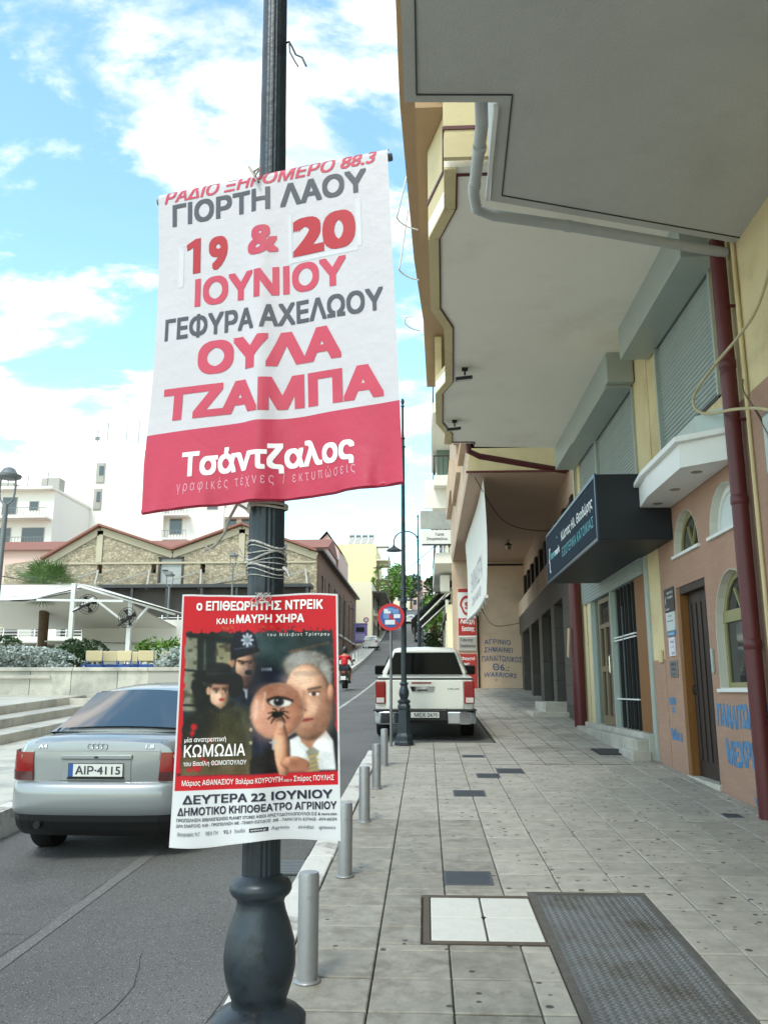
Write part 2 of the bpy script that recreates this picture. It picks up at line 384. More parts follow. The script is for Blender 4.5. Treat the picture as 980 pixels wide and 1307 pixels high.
# brickwork-like finely coursed terracotta cladding
terra = mat('terracotta_cladding', (166, 132, 112), .8, var=.08, vs=1.6, bump=.2, bs=60, dark=(156, 122, 104), ds=.9, dt=(.52, .75))
def add_brick(m, c2, bw, bh, mort, axes='yz', fac=.5, msz=.012):
    t = m.node_tree; b = t.nodes['Principled BSDF']; L = t.links.new; tcn = node_of(m, 'ShaderNodeTexCoord')
    sp = N(t, 'ShaderNodeSeparateXYZ'); L(tcn.outputs['Object'], sp.inputs[0]); cbn = N(t, 'ShaderNodeCombineXYZ')
    L(sp.outputs['xyz'.index(axes[0])], cbn.inputs[0]); L(sp.outputs['xyz'.index(axes[1])], cbn.inputs[1])
    br = N(t, 'ShaderNodeTexBrick'); br.inputs['Scale'].default_value = 1; br.inputs['Brick Width'].default_value = bw; br.inputs['Row Height'].default_value = bh; br.inputs['Mortar Size'].default_value = msz
    br.inputs['Color1'].default_value = (1, 1, 1, 1); br.inputs['Color2'].default_value = (c2, c2, c2, 1); br.inputs['Mortar'].default_value = (mort, mort, mort, 1)
    L(cbn.outputs[0], br.inputs[0]); old = b.inputs['Base Color'].links[0].from_socket
    mm = N(t, 'ShaderNodeMix', data_type='RGBA', blend_type='MULTIPLY'); mm.inputs[0].default_value = fac; L(old, mm.inputs[6]); L(br.outputs[0], mm.inputs[7]); L(mm.outputs[2], b.inputs['Base Color'])
add_brick(terra, .9, .24, .06, .86, 'yz', .8, .004)
stonem = mat('rubble_stone', (178, 166, 142), .9, var=.12, vs=.6, bump=.3, bs=8)
def add_rubble(m, sc, sz=1.7):
    t = m.node_tree; b = t.nodes['Principled BSDF']; L = t.links.new; tcn = node_of(m, 'ShaderNodeTexCoord')
    mp_ = N(t, 'ShaderNodeMapping'); mp_.inputs['Scale'].default_value = (1, 1, sz); L(tcn.outputs['Object'], mp_.inputs[0])
    vo = N(t, 'ShaderNodeTexVoronoi', feature='DISTANCE_TO_EDGE'); vo.inputs['Scale'].default_value = sc; L(mp_.outputs[0], vo.inputs['Vector'])
    v2 = N(t, 'ShaderNodeTexVoronoi'); v2.inputs['Scale'].default_value = sc; L(mp_.outputs[0], v2.inputs['Vector'])
    mr = N(t, 'ShaderNodeMapRange'); mr.inputs[1].default_value = .02; mr.inputs[2].default_value = .12; mr.inputs[3].default_value = .52; mr.inputs[4].default_value = 1.; L(vo.outputs['Distance'], mr.inputs[0])
    sp = N(t, 'ShaderNodeSeparateXYZ'); L(v2.outputs['Color'], sp.inputs[0]); m3 = N(t, 'ShaderNodeMapRange'); m3.inputs[3].default_value = .68; m3.inputs[4].default_value = 1.2; L(sp.outputs[0], m3.inputs[0])
    mu = N(t, 'ShaderNodeMath', operation='MULTIPLY'); L(mr.outputs[0], mu.inputs[0]); L(m3.outputs[0], mu.inputs[1])
    old = b.inputs['Base Color'].links[0].from_socket; sc_ = N(t, 'ShaderNodeVectorMath', operation='SCALE'); L(old, sc_.inputs[0]); L(mu.outputs[0], sc_.inputs['Scale']); L(sc_.outputs[0], b.inputs['Base Color'])
add_rubble(stonem, 3.6)
brickside = mat('brown_brick', (150, 118, 98), .9, var=.1, vs=.8)
add_brick(brickside, .8, .5, .22, .6, 'yz', .9, .03)
# see-through glass: thin sheet
def sheet_glass(name, tint=(.75, .8, .8), clear=.55):
    m = bpy.data.materials.new(name); m.use_nodes = True; t = m.node_tree; t.nodes.clear()
    tr = N(t, 'ShaderNodeBsdfTransparent'); tr.inputs[0].default_value = tint+(1,); gl = N(t, 'ShaderNodeBsdfGlossy'); gl.inputs['Roughness'].default_value = .03; gl.inputs[0].default_value = (.9, .95, .95, 1)
    fr = N(t, 'ShaderNodeFresnel'); fr.inputs[0].default_value = 1.6; ms = N(t, 'ShaderNodeMixShader'); o = N(t, 'ShaderNodeOutputMaterial')
    t.links.new(fr.outputs[0], ms.inputs[0]); t.links.new(tr.outputs[0], ms.inputs[1]); t.links.new(gl.outputs[0], ms.inputs[2]); t.links.new(ms.outputs[0], o.inputs[0]); return m
pane_g = sheet_glass('pane_glass')

# ------------------------------------------------------------ SETTING: ground, road, pavements
def camber(x): return -.13*min(1, max(0, (-x-1.0)/3.2))
def strip(name, xa, xb, ys, dz, m, parent=None, thick=None, cam_=False):
    """sheet following the slope between x lines xa(y), xb(y)"""
    fa = xa if callable(xa) else (lambda y: xa); fb = xb if callable(xb) else (lambda y: xb)
    b = MB(); n = len(ys); vs = []
    if cam_:
        b.grid(lambda u, v: (lambda y: (lambda x: (x, y, gz(y)+dz+camber(x)))(fa(y)*(1-u)+fb(y)*u))(ys[int(round(v*(n-1)))]), 12, n-1)
        return b.build(name, m, parent)
    for y in ys: vs += [(fa(y), y, gz(y)+dz), (fb(y), y, gz(y)+dz)]
    fs = [(2*i, 2*i+1, 2*i+3, 2*i+2) for i in range(n-1)]
    if thick:
        o = len(vs)
        for y in ys: vs += [(fa(y), y, gz(y)+dz-thick), (fb(y), y, gz(y)+dz-thick)]
        fs += [(2*i, 2*i+2, 2*i+2+o, 2*i+o) for i in range(n-1)]+[(2*i+1, 2*i+1+o, 2*i+3+o, 2*i+3) for i in range(n-1)]
        fs += [(0, o, o+1, 1), (2*n-2, 2*n-1, 2*n-1+o, 2*n-2+o)]
    return b.add(vs, fs).build(name, m, parent)
YS = [-12, -4, 0, 5, 10, 15, 20, 25, 30]+list(range(34, 190, 6))+[200, 260, 400]
KL = lambda y: -4.25-.016*(y-8)          # left kerb line
KR = -.74
groundm = mat('far_ground', (128, 124, 112), .95, var=.1, vs=.2)
struct(strip('ground', -900, 900, YS+[900, 1800], -.60, groundm))
struct(strip('road', lambda y: KL(y)-.15, 1.3, YS, -.13, asphalt, cam_=True))
# asphalt repair strip seen left of the post
repair = mat('asphalt_patch', (105, 104, 102), .92, var=.14, vs=3, bump=.6, bs=90)
add_speckle(repair, (165, 165, 160), 60, .18, .30, mx_=.55)
struct(strip('road_patch', lambda y: -2.52+.015*sin(3*y), lambda y: -2.40+.02*sin(2.3*y), [-4, 0, 2, 3.5, 5, 7, 8.6], -.126, repair, cam_=True))
line = strip('road_line', lambda y: -2.78, lambda y: -2.66, list(range(22, 100, 4)), -.124, paint, cam_=True); struct(line)
crackm = mat('crack_filler', (58, 57, 56), .95, var=.2, vs=20)
for pts in ([(-2.6, 3.2), (-2.53, 4.1), (-2.56, 5.0), (-2.49, 6.0), (-2.53, 7.0)], [(-1.5, 3.4), (-1.62, 4.0), (-1.55, 4.7), (-1.7, 5.3)], [(-3.6, 5.6), (-3.0, 5.75), (-2.6, 5.7)], [(-1.05, 4.2), (-1.02, 5.2), (-1.06, 6.4), (-1.0, 8.0), (-1.04, 10.5)]):
    P3 = smoothp([(x+random.uniform(-.02, .02), y, gz(y)-.1285+camber(x)) for x, y in pts], 7); b = MB(); vs = []
    for i_, p in enumerate(P3):
        t_ = (P3[min(i_+1, len(P3)-1)]-P3[max(i_-1, 0)]).normalized(); w_ = random.uniform(.0012, .005); jx = random.uniform(-.006, .006)
        vs += [(p.x-t_.y*w_+jx, p.y+t_.x*w_, p.z), (p.x+t_.y*w_+jx, p.y-t_.x*w_, p.z)]
    struct(b.add(vs, [(2*q, 2*q+1, 2*q+3, 2*q+2) for q in range(len(P3)-1)]).build('road_crack', crackm))
# drain grate beside the kerb
gr_ = thing('drain_grate', 'rusty slotted drain grate in the road beside the kerb', 'drain', (-1.16, 7.15, gz(7.15)-.126)); gr_.rotation_euler = (math.atan(.047), 0, 0)
MB().box(-.3, .3, -.22, .22, -.02, 0).build('frame', black, gr_)
gb = MB()
for k in range(9): gb.box(-.28, .28, -.2+k*.047, -.2+k*.047+.022, .0, .012)
gb.build('grating', galv, gr_)['kind'] = 'stuff'

pave = strip('pavement', KR, 3.36, [-12, -4, 0, 5, 10, 15.25], -.022, joint, thick=.3); struct(pave)
pave2 = strip('pavement', 1.18, 4.6, [15.25, 20, 25, 30, 36], -.012, joint, thick=.3); struct(pave2)
struct(strip('parking_bay', KR-.2, 1.18, [15.25, 20, 25, 30, 36, 42], -.035, asphalt, thick=.2))
struct(strip('pavement_far', .1, 1.4, list(range(42, 190, 6)), 0, slabfar, thick=.3))
# paving slabs: columns across, rows along
cols = [KR+.004, -.28, .11, .50, .89, 1.28, 1.67, 2.06, 2.45, 2.84, 3.20, 3.35]
def slab_mesh(w, d, m):
    b = MB(); e = .006; h = .05; x, y = w/2-.004, d/2-.0085
    P = [(x, y, -h), (x, y, -e), (x-e, y-e, 0)]; vs = []
    for (px, py, pz) in P: vs += [(-px, -py, pz), (px, -py, pz), (px, py, pz), (-px, py, pz)]
    fs = [(8, 9, 10, 11)]+[(a, (a+1) % 4, 4+(a+1) % 4, 4+a) for a in range(4)]+[(4+a, 4+(a+1) % 4, 8+(a+1) % 4, 8+a) for a in range(4)]
    me = bpy.data.meshes.new('paving_slab'); me.from_pydata(b.add(vs, fs).v, [], b.f); me.materials.append(m); return me
HOLES = [(-.04, .70, 5.03, 5.98), (.66, 1.43, 1.0, 6.08)]          # white manhole, chequer plate
meshes = {}; far = MB(); DY = .395; y0 = 2.95
tile_i = 0
for r in range(-14, 84):
    yc = y0+(r+.5)*DY
    for c in range(11):
        xa, xb = cols[c], cols[c+1]
        if yc > 15.15 and xb < 1.2: continue
        if yc > 15.15 and xa < 1.2: xa = 1.2
        ya, yb = yc-DY/2, yc+DY/2
        cuts_ = [(xa, xb, ya, yb)]
        for hx0, hx1, hy0, hy1 in HOLES:
            nx = []
            for (a, b_, c_, d_) in cuts_:
                if a >= hx1 or b_ <= hx0 or c_ >= hy1 or d_ <= hy0: nx.append((a, b_, c_, d_)); continue
                if c_ < hy0: nx.append((a, b_, c_, hy0))
                if d_ > hy1: nx.append((a, b_, hy1, d_))
                yl, yh = max(c_, hy0), min(d_, hy1)
                if a < hx0: nx.append((a, hx0, yl, yh))
                if b_ > hx1: nx.append((hx1, b_, yl, yh))
            cuts_ = [q for q in nx if q[1]-q[0] > .03 and q[3]-q[2] > .03]
        for (a, b_, c_, d_) in cuts_:
            ym = (c_+d_)/2
            if 2.9 < ym < 12.6:
                m_ = slabold if (c < 3 and ym < 8.5) else slab
                key = (round(b_-a, 2), round(d_-c_, 2), m_.name)
                if key not in meshes: meshes[key] = slab_mesh(b_-a, d_-c_, m_)
                o = bpy.data.objects.new('paving_slab', meshes[key]); COL.objects.link(o); o.parent = pave; tile_i += 1
                o.location = ((a+b_)/2, ym, gz(ym)+random.uniform(-.002, .002)); o.rotation_euler = (math.atan(.047)+random.gauss(0, .0025), random.gauss(0, .003), 0)
            else:
                e = .005; j = random.uniform(-.0015, .0015)
                far.add([(a+e, c_+e, gz(c_)+j), (b_-e, c_+e, gz(c_)+j), (b_-e, d_-e, gz(d_)+j), (a+e, d_-e, gz(d_)+j)], [(0, 1, 2, 3)])
for r in range(52):                         # right-hand widening beyond the shop corner
    yc = 15.3+r*.4
    for (a, b_) in ((3.36, 3.78), (3.78, 4.2)):
        far.add([(a+.005, yc, gz(yc)), (b_-.005, yc, gz(yc)), (b_-.005, yc+.39, gz(yc+.39)), (a+.005, yc+.39, gz(yc+.39))], [(0, 1, 2, 3)])
fo = far.build('paving_slab_field', slabfar, pave, fix=False); fo['kind'] = 'stuff'
# kerb stones, painted white
kerb = struct(MB().box(-.93, KR-.006, -12, -4, gz(-8)-.4, gz(-8)-.02).build('kerb', joint))
kb = MB().box(-.10, .10, -.495, .495, -.3, .0); k0 = None
for k in range(20):
    yc = 1.5+k*1.0 if k < 13 else 0
    if k >= 13: break
    if k0 is None: k0 = kb.build('kerb_stone', kerbm, kerb, bevel=.012)
    o = k0 if k == 0 else copy_obj(k0, (0, 0, 0), kerb)
    o.location = (-.845+random.uniform(-.004, .004), yc, gz(yc)+.002); o.rotation_euler = (math.atan(.047), 0, random.gauss(0, .004))
# left pavement, kerb, steps and plaza
struct(strip('pavement_left', -7.4, lambda y: KL(y)-.22, [y for y in YS if y < 190], -.0, marble, thick=.3))
kl = struct(strip('kerb_left', lambda y: KL(y)-.2, lambda y: KL(y), [y for y in YS if y < 190], .004, kerbm, thick=.3))
plaza = struct(strip('plaza', -60, -8.45, [-12, 0, 10, 20, 30, 45, 60, 75], .505, marble, thick=.5))
st = [(-8.5, -7.9, .34), (-7.9, -7.3, .17)]
# marble risers with treads: three steps up to the plaza
steps = thing('marble_steps', 'low marble steps beside the left pavement behind the silver car', 'steps', (0, 0, 0))
for (xa, xb, h) in ((-7.9, -7.32, .17), (-8.48, -7.9, .34), (-12.0, -8.48, .512)):
    y = 4.0
    while y < 19.9:
        L_ = 1.35 if y+1.35 < 20 else 20-y
        b = MB(); x0, x1 = xa, xb+.02
        vs = [(x, yy, gz(yy)+z) for z in (-.1, h) for yy in (y+.004, y+L_-.004) for x in (x0, x1)]
        b.add(vs, [(0, 2, 3, 1), (4, 5, 7, 6), (0, 1, 5, 4), (2, 6, 7, 3), (0, 4, 6, 2), (1, 3, 7, 5)]).build('step_block', marble, steps, bevel=.012); y += L_
MB().box(-20, -6.0, 20.0, 21.0, .8, 1.42).build('landing', marble, steps, bevel=.01)

# ------------------------------------------------------------ NEAR LAMP POST, BANNER, POSTER
def lamp_post(loc, label, tilt=0., detail=True, lamp=None, top=6.25):
    t = thing('street_lamp', label, 'lamp post', loc, 0, 'green-grey cast street lamp posts'); t.rotation_euler = (0, tilt, 0)
    MB().lathe([(.175, 0), (.175, .05), (.155, .07), (.15, .15), (.128, .18), (.115, .20), (.105, .58), (.118, .61), (.118, .65), (.10, .68), (.10, .70)], 8, a0=pi/8).build('pedestal', postm, t, bevel=.006)
    vase = [(.10, .70), (.112, .715), (.112, .735), (.095, .75), (.067, .762), (.066, .775), (.070, .785), (.0715, .79), (.080, .815), (.086, .845), (.087, .875), (.083, .905), (.073, .94), (.062, .97), (.0575, .99), (.060, 1.0), (.070, 1.008), (.076, 1.018), (.076, 1.03), (.068, 1.042), (.056, 1.048), (.050, 1.055)]
    MB().lathe(vase, 40).build('vase', postm, t, smooth=True)
    MB().lathe([(.0475, 1.05), (.0475, 2.40)], 48, flute=.045).build('fluted_shaft', postm, t)
    MB().lathe([(.047, 2.06), (.0535, 2.07), (.0535, 2.09), (.047, 2.10)] if detail else [(.0475, 2.3), (.053, 2.31), (.053, 2.33), (.0475, 2.34)], 32).build('ring', postm, t, smooth=True)
    MB().lathe([(.0475, 2.4), (.055, 2.41), (.055, 2.46), (.040, 2.52), (.0395, 2.6)], 32).build('collar', postm, t, smooth=True)
    MB().lathe([(.040, 2.58), (.036, 3.6), (.034, top-.95)], 48, flute=.03).build('upper_shaft', postm, t)
    z = top-.95
    MB().lathe([(.034, z), (.048, z+.01), (.048, z+.03), (.030, z+.04), (.030, z+.16), (.042, z+.17), (.042, z+.19), (.024, z+.2), (.022, z+.78), (.032, z+.79), (.032, z+.81), (.012, z+.82), (.030, z+.86), (.034, z+.89), (.026, z+.93), (.008, z+.95)], 20).build('finial', postm, t, smooth=True)
    if lamp:
        s = lamp; a = MB(); zz = top-.9
        pts = [(0, 0, zz-.55)]+[(s*.42*(1-cos(pi*k/10)), 0, zz-.05+.36*sin(pi*k/10)) for k in range(11)]+[(s*.84, 0, zz-.2)]
        pts[0] = (0, 0, zz-.5)
        a.path(pts, .022, 8).build('bracket', postm, t, smooth=True)
        MB().lathe([(.03, .12), (.05, .08), (.09, .05), (.27, -.06), (.275, -.09), (.2, -.08)], 20, (s*.84, 0, zz-.3)).build('lamp_shade', postm, t, smooth=True)
    return t
post = lamp_post((-.398, 2.2, gz(2.2)), 'nearest dark green street lamp post with the banner and poster tied to it', R(-.75))
# dangling cut cable ties high on the post
tie = tag(MB().path([(-.405, 2.19, 3.53), (-.395, 2.18, 3.525), (-.385, 2.17, 3.50), (-.372, 2.17, 3.47), (-.352, 2.165, 3.455), (-.338, 2.16, 3.42)], .0028, 6).path([(-.395, 2.18, 3.525), (-.390, 2.17, 3.48), (-.372, 2.165, 3.44), (-.362, 2.16, 3.42)], .0022, 6).build('cable_tie', black), 'black cut cable ties dangling from the upper lamp post', 'cable tie')

# banner surface: corners measured on the cloth; v down
BTL, BTR = Vector((-.772, 2.19, 3.035)), Vector((-.090, 2.0, 3.030)); BBL, BBR = Vector((-.770, 2.21, 2.075)), Vector((-.047, 1.985, 2.095))
BN = (BTR-BTL).cross(BBL-BTL).normalized()
if BN.y > 0: BN = -BN
def banner_s(u, v, off=0.):
    p = (BTL*(1-u)+BTR*u)*(1-v)+(BBL*(1-u)+BBR*u)*v
    # left edge pulled in over the upper part and flaring at the hem
    pin = .03*sin(pi*min(1, v/.86))*(1-u)**3
    p = p+Vector((pin*.55, 0, 0))
    b = 0
    b += .020*math.exp(-((u-.47)/.05)**2)*(.25+.75*v)            # ridge where it presses on the post
    b += -.014*math.exp(-((u-.60)/.10)**2)*v+.010*sin(2.2*pi*u+.6)*v
    b += .005*sin(9*u+5*v)*v**2+.002*sin(23*u-7*v)*max(0, v-.6)
    lo = max(0, (v-.72)/.28)
    b += .7*(.012*lo*math.exp(-((u-(.12+.25*(v-.7)))/.11)**2)-.014*lo*math.exp(-((u-.30)/.07)**2)+.018*lo*math.exp(-((u-(.78+.4*(v-.85)))/.07)**2)-.012*lo*math.exp(-((u-.93)/.05)**2))
    q = max(0, (v-.88)/.12); b += q*(.003*sin(33*u+6*v)+.0018*sin(71*u+2))
    z = 0
    if v < .022:                                                  # rolls back over the top rod
        a = (0.022-v)/.022*pi*.55; r_ = .014
        base = (BTL*(1-u)+BTR*u)*(1-.022)+(BBL*(1-u)+BBR*u)*.022
        p = base+Vector((0, 0, 1))*(r_*sin(a))*1.25 - BN*(r_*(1-cos(a)))+Vector((pin*.55, 0, 0))
        q2 = .018*math.exp(-((u-.46)/.04)**2); p.z -= q2*.4
    return p+BN*(b+off)
fabric = mat('banner_vinyl', (201, 197, 203), .42, var=.03, vs=4, dark=(196, 192, 190), ds=3.2, dt=(.66, .8), bump=.25, bs=26, spec=.4)
pinkred = mat('banner_red_ground', (190, 44, 76), .4, var=.05, vs=4, bump=.25, bs=26)
pinktext = mat('faded_red_print', (194, 58, 84), .45, var=.08, vs=5)
deepred = mat('fresh_red_print', (176, 14, 30), .4, var=.05)
greytext = mat('dark_grey_print', (70, 72, 80), .45, var=.06)
ban = thing('banner', 'white and red event banner tied across the nearest lamp post', 'banner', (0, 0, 0))
vb = .775
MB().grid(lambda u, v: banner_s(u, (v**1.25)*vb), 150, 190).build('banner_cloth', fabric, ban, smooth=True)
MB().grid(lambda u, v: banner_s(u, vb+v*(1-vb)), 180, 70).build('banner_hem', pinkred, ban, smooth=True, fix=False)
MB().path([banner_s(0, .0)-BN*-.0+Vector((-.012, .012, -.012)), banner_s(1, .0)+Vector((.006, .012, -.012))], .011, 10).build('top_rod', galv, ban)
MB().path([banner_s(k/20, 1)+Vector((0, .012, .004)) for k in range(21)], .008, 8).build('bottom_rod', pinkred, ban, smooth=True)
bt = lambda u, v: banner_s(u, v, .0009)
def bl(body, box, m, bold=.0, **k): return lettering(body, box, bt, m, ban, bold=bold, cuts=(90, 220 if box[2] < .06 else 110), res=4, **k)
bl('ΡΑΔΙΟ ΞΗΡΟΜΕΡΟ 88.3', (.030, .955, .046, .041), pinktext, .022, shear=.25)
bl('ΓΙΟΡΤΗ ΛΑΟΥ', (.068, .912, .127, .073, .005), greytext, .034)
bl('9', (.240, .325, .292, .112), deepred, .04)
MB().prism([(.168, .293), (.168, .208), (.140, .216), (.137, .196), (.180, .181), (.203, .181), (.203, .293)], lambda a, b_, d: banner_s(a, b_, .0009+d), 0, .0003).build('lettering', deepred, ban)
bl('&', (.415, .545, .268, .098), pinktext, .034)
bl('20', (.602, .862, .294, .124), deepred, .045)
bl('ΙΟΥΝΙΟΥ', (.180, .820, .400, .088, .012), pinktext, .038)
bl('ΓΕΦΥΡΑ ΑΧΕΛΩΟΥ', (.045, .958, .492, .068, .014), greytext, .030)
bl('ΟΥΛΑ', (.205, .792, .614, .100, .016), pinktext, .05)
bl('ΤΖΑΜΠΑ', (.062, .945, .740, .098, .018), pinktext, .05)
wt = mat('white_banner_print', (240, 236, 238), .5, var=.02)
bl('Τσάντζαλος', (.170, .832, .914, .072, .008), wt, .034)
bl('γραφικές τέχνες / εκτυπώσεις', (.155, .835, .956, .030, .002), mat('faint_banner_print', (218, 150, 166), .5, var=.02), .0, space=1.5)
tape = mat('clear_tape', (204, 202, 206), .2, var=.03, spec=.8)
for (u0, u1, v0, v1) in ((.585, .60, .16, .315), (.585, .87, .300, .312), (.10, .125, .20, .33), (.11, .20, .192, .199), (.865, .885, .15, .30)):
    MB().grid(lambda u, v: banner_s(u0+(u1-u0)*u, v0+(v1-v0)*v, .0007), 8, 8).build('tape', tape, ban, smooth=True)
# ropes
ropem = mat('rope', (198, 190, 178), .85, var=.25, vs=60, bump=.5, bs=200)
def rope(pts, r, name, label):
    return tag(MB().path(pts, r, 8).build(name, ropem, smooth=True), label, 'rope')
def ring(cx_, cy_, z, r, n=24, wob=.0):
    return [(cx_+r*cos(2*pi*k/n), cy_+r*sin(2*pi*k/n), z+wob*sin(4*pi*k/n)) for k in range(n+1)]
px_, py_ = -.425, 2.2
b = MB().path(ring(-.422, 2.2, 2.087, .052), .004, 8).path(ring(-.422, 2.2, 2.079, .052, wob=.003), .0035, 8)
b.path([(-.455, 2.13, 2.16), (-.452, 2.14, 2.12), (-.458, 2.14, 2.08), (-.462, 2.15, 2.06), (-.475, 2.17, 2.075), (-.505, 2.2, 2.095), (-.53, 2.22, 2.06), (-.545, 2.23, 2.02), (-.575, 2.24, 1.985), (-.60, 2.24, 1.975)], .0042, 8)
b.path([(-.462, 2.15, 2.07), (-.455, 2.13, 2.11), (-.462, 2.13, 2.15), (-.45, 2.13, 2.17)], .004, 8)
b.path([(-.605, 2.24, 1.99), (-.58, 2.235, 1.975), (-.59, 2.24, 1.985)], .003, 6)
tag(b.build('rope', ropem, smooth=True), 'frayed white rope knotted round the post below the banner', 'rope')
tp = banner_s(.455, .03)
b = MB().path([tp+Vector((-.02, -.012, .035)), tp+Vector((0, -.02, .0)), tp+Vector((.014, -.016, .03)), tp+Vector((-.004, -.02, .014)), tp+Vector((.010, -.018, -.018)), tp+Vector((-.012, -.016, .02))], .0035, 8).path([(-.47, 2.175, tp.z+.03)]+ring(-.434, 2.2, tp.z+.03, .044)[14:], .003, 6)
tag(b.path([tp+Vector((.014, -.016, .03)), (-.47, 2.175, tp.z+.03)], .003, 6).build('rope', ropem, smooth=True), 'white rope knot holding the top edge of the banner', 'rope')
# clear film and wire wound round the post above the poster
film = mat('crumpled_film', (186, 184, 180), .25, var=.2, vs=40, bump=1., bs=90, spec=.8)
b = MB()
for k in range(9): b.path(ring(-.421, 2.2, 1.895+k*.010+random.uniform(-.004, .004), .0505+random.uniform(0, .003), wob=random.uniform(-.012, .012)), random.choice([.0012, .0016, .003]), 5)
b.path([(-.475, 2.17, 1.94), (-.50, 2.16, 1.955), (-.485, 2.15, 1.965), (-.47, 2.16, 1.935), (-.49, 2.15, 1.92)], .0015, 5)
b.path([(-.37, 2.17, 1.915), (-.358, 2.16, 1.905), (-.352, 2.16, 1.89), (-.36, 2.16, 1.895)], .005, 6)
tag(b.build('wire_wrap', film, smooth=True), 'crumpled clear film and wire wound round the post above the poster', 'wire')

# poster
PTL, PTR, PBR, PBL = Vector((-.607, 2.10, 1.832)), Vector((-.2185, 2.085, 1.836)), Vector((-.2035, 2.075, 1.262)), Vector((-.6075, 2.09, 1.248))
PTL = Vector((-.6165, 2.115, 1.838)); PBL = Vector((-.6125, 2.10, 1.236))
def poster_s(u, v, off=0.):
    p = (PTL*(1-u)+PTR*u)*(1-v)+(PBL*(1-u)+PBR*u)*v
    b = .020*math.exp(-((u-.50)/.13)**2)+.008*sin(5*u+1)*((1-v)**2+v**2)+.006*v**6*sin(11*u+1.5)
    p = p+Vector((0, -b-off, 0))
    p.z += .004*math.exp(-((u-.16)/.12)**2)*-(1-v)**8 - .006*v**10*sin(8*u)+.004*(1-v)**10*sin(9*u+.5)
    return p
NU, NV = 230, 350
U, V = np.meshgrid(np.linspace(0, 1, NU+1), np.linspace(0, 1, NV+1))
X = (90-47*V)*(1-U)+(825+7*V)*U; Y = 70+V*1190
img = np.zeros(X.shape+(3,)); img[:] = (206, 20, 36)
def sm(x, a, b): t_ = np.clip((x-a)/(b-a), 0, 1); return t_*t_*(3-2*t_)
def nz(sx, sy, seed):
    r_ = np.random.default_rng(seed); g = r_.random((sy+2, sx+2)); gx = U*sx; gy = V*sy; ix = gx.astype(int); iy = gy.astype(int); fx = sm(gx-ix, 0, 1); fy = sm(gy-iy, 0, 1)
    return (g[iy, ix]*(1-fx)+g[iy, ix+1]*fx)*(1-fy)+(g[iy+1, ix]*(1-fx)+g[iy+1, ix+1]*fx)*fy
def pt(mask, c, a=1.):
    global img; k = (np.clip(mask, 0, 1)*a)[..., None]; img = img*(1-k)+np.array(c, float)*k
def ell(cx_, cy_, rx, ry, rot=0, soft=.12):
    a = R(rot); dx = X-cx_; dy = Y-cy_; xx = (dx*cos(a)+dy*sin(a))/rx; yy = (-dx*sin(a)+dy*cos(a))/ry; d = np.sqrt(xx*xx+yy*yy); return 1-sm(d, 1-soft, 1+soft)
def pg(pts, soft=3):
    ins = np.zeros(X.shape, bool); dm = np.full(X.shape, 1e9); n = len(pts)
    for i in range(n):
        x1, y1 = pts[i]; x2, y2 = pts[(i+1) % n]
        if y1 != y2: ins ^= ((y1 > Y) != (y2 > Y)) & (X < (x2-x1)*(Y-y1)/(y2-y1)+x1)
        l2 = (x2-x1)**2+(y2-y1)**2; t_ = np.clip(((X-x1)*(x2-x1)+(Y-y1)*(y2-y1))/l2, 0, 1); dm = np.minimum(dm, np.hypot(X-x1-t_*(x2-x1), Y-y1-t_*(y2-y1)))
    d = np.where(ins, -dm, dm); return 1-sm(d, -soft, soft)
def seg(x1, y1, x2, y2, w):
    l2 = (x2-x1)**2+(y2-y1)**2; t_ = np.clip(((X-x1)*(x2-x1)+(Y-y1)*(y2-y1))/l2, 0, 1); return 1-sm(np.hypot(X-x1-t_*(x2-x1), Y-y1-t_*(y2-y1)), w*.7, w*1.3)
def sell(cx_, cy_, rx, ry, c, rot=0, amb=.42, dif=.72, soft=.07, lx=-.5, ly=-.42, mask=None):
    """rounded form with photographic modelling, printed flat"""
    a = R(rot); dx = X-cx_; dy = Y-cy_; xx = (dx*cos(a)+dy*sin(a))/rx; yy = (-dx*sin(a)+dy*cos(a))/ry; d = np.sqrt(xx*xx+yy*yy)
    zz = np.sqrt(np.clip(1-d*d, 0, 1)); sh = np.clip(xx*lx+yy*ly+zz*.76, 0, 1); k = amb+dif*sh
    m = (1-sm(d, 1-soft, 1+soft))*(1 if mask is None else mask)
    global img; cc = np.array(c, float)[None, None, :]*k[..., None]*np.stack([1+.10*(1-sh), 1-.02*(1-sh), 1-.08*(1-sh)], -1)
    img = img*(1-m[..., None])+np.clip(cc, 0, 255)*m[..., None]
rag = 20*nz(60, 40, 1)+14*nz(120, 80, 2)
art = sm(Y, 236+rag, 244+rag)*(1-sm(Y, 940, 945))*sm(X, 98-.03*(Y-250)+rag*.4, 104-.03*(Y-250)+rag*.4)*(1-sm(X, 806+.02*(Y-250)+rag*.3-10, 810+.02*(Y-250)+rag*.3-10)*(Y < 760))
keep = img.copy()
pt(art, (38, 52, 54))
gl = nz(14, 22, 3); pt(pg([(100, 270), (200, 270), (200, 640), (90, 640)], 6), (150, 148, 128), .85); pt(pg([(255, 310), (330, 320), (330, 470), (255, 470)], 5), (160, 150, 118), .85)
pt(sm(nz(30, 60, 4), .55, .8)*(X < 340)*(Y < 640), (62, 56, 44), .7)
for q in (seg(180, 260, 180, 700, 16), seg(225, 260, 228, 480, 18), seg(100, 268, 330, 300, 10), seg(95, 440, 180, 450, 5), seg(95, 610, 180, 615, 5)): pt(q, (26, 34, 34))
pt(ell(520, 300, 120, 120, 0, .6), (74, 96, 98), .6); pt(seg(600, 360, 780, 320, 7), (120, 84, 60), .8); pt(ell(690, 300, 120, 40, 0, .7), (44, 60, 62), .6)
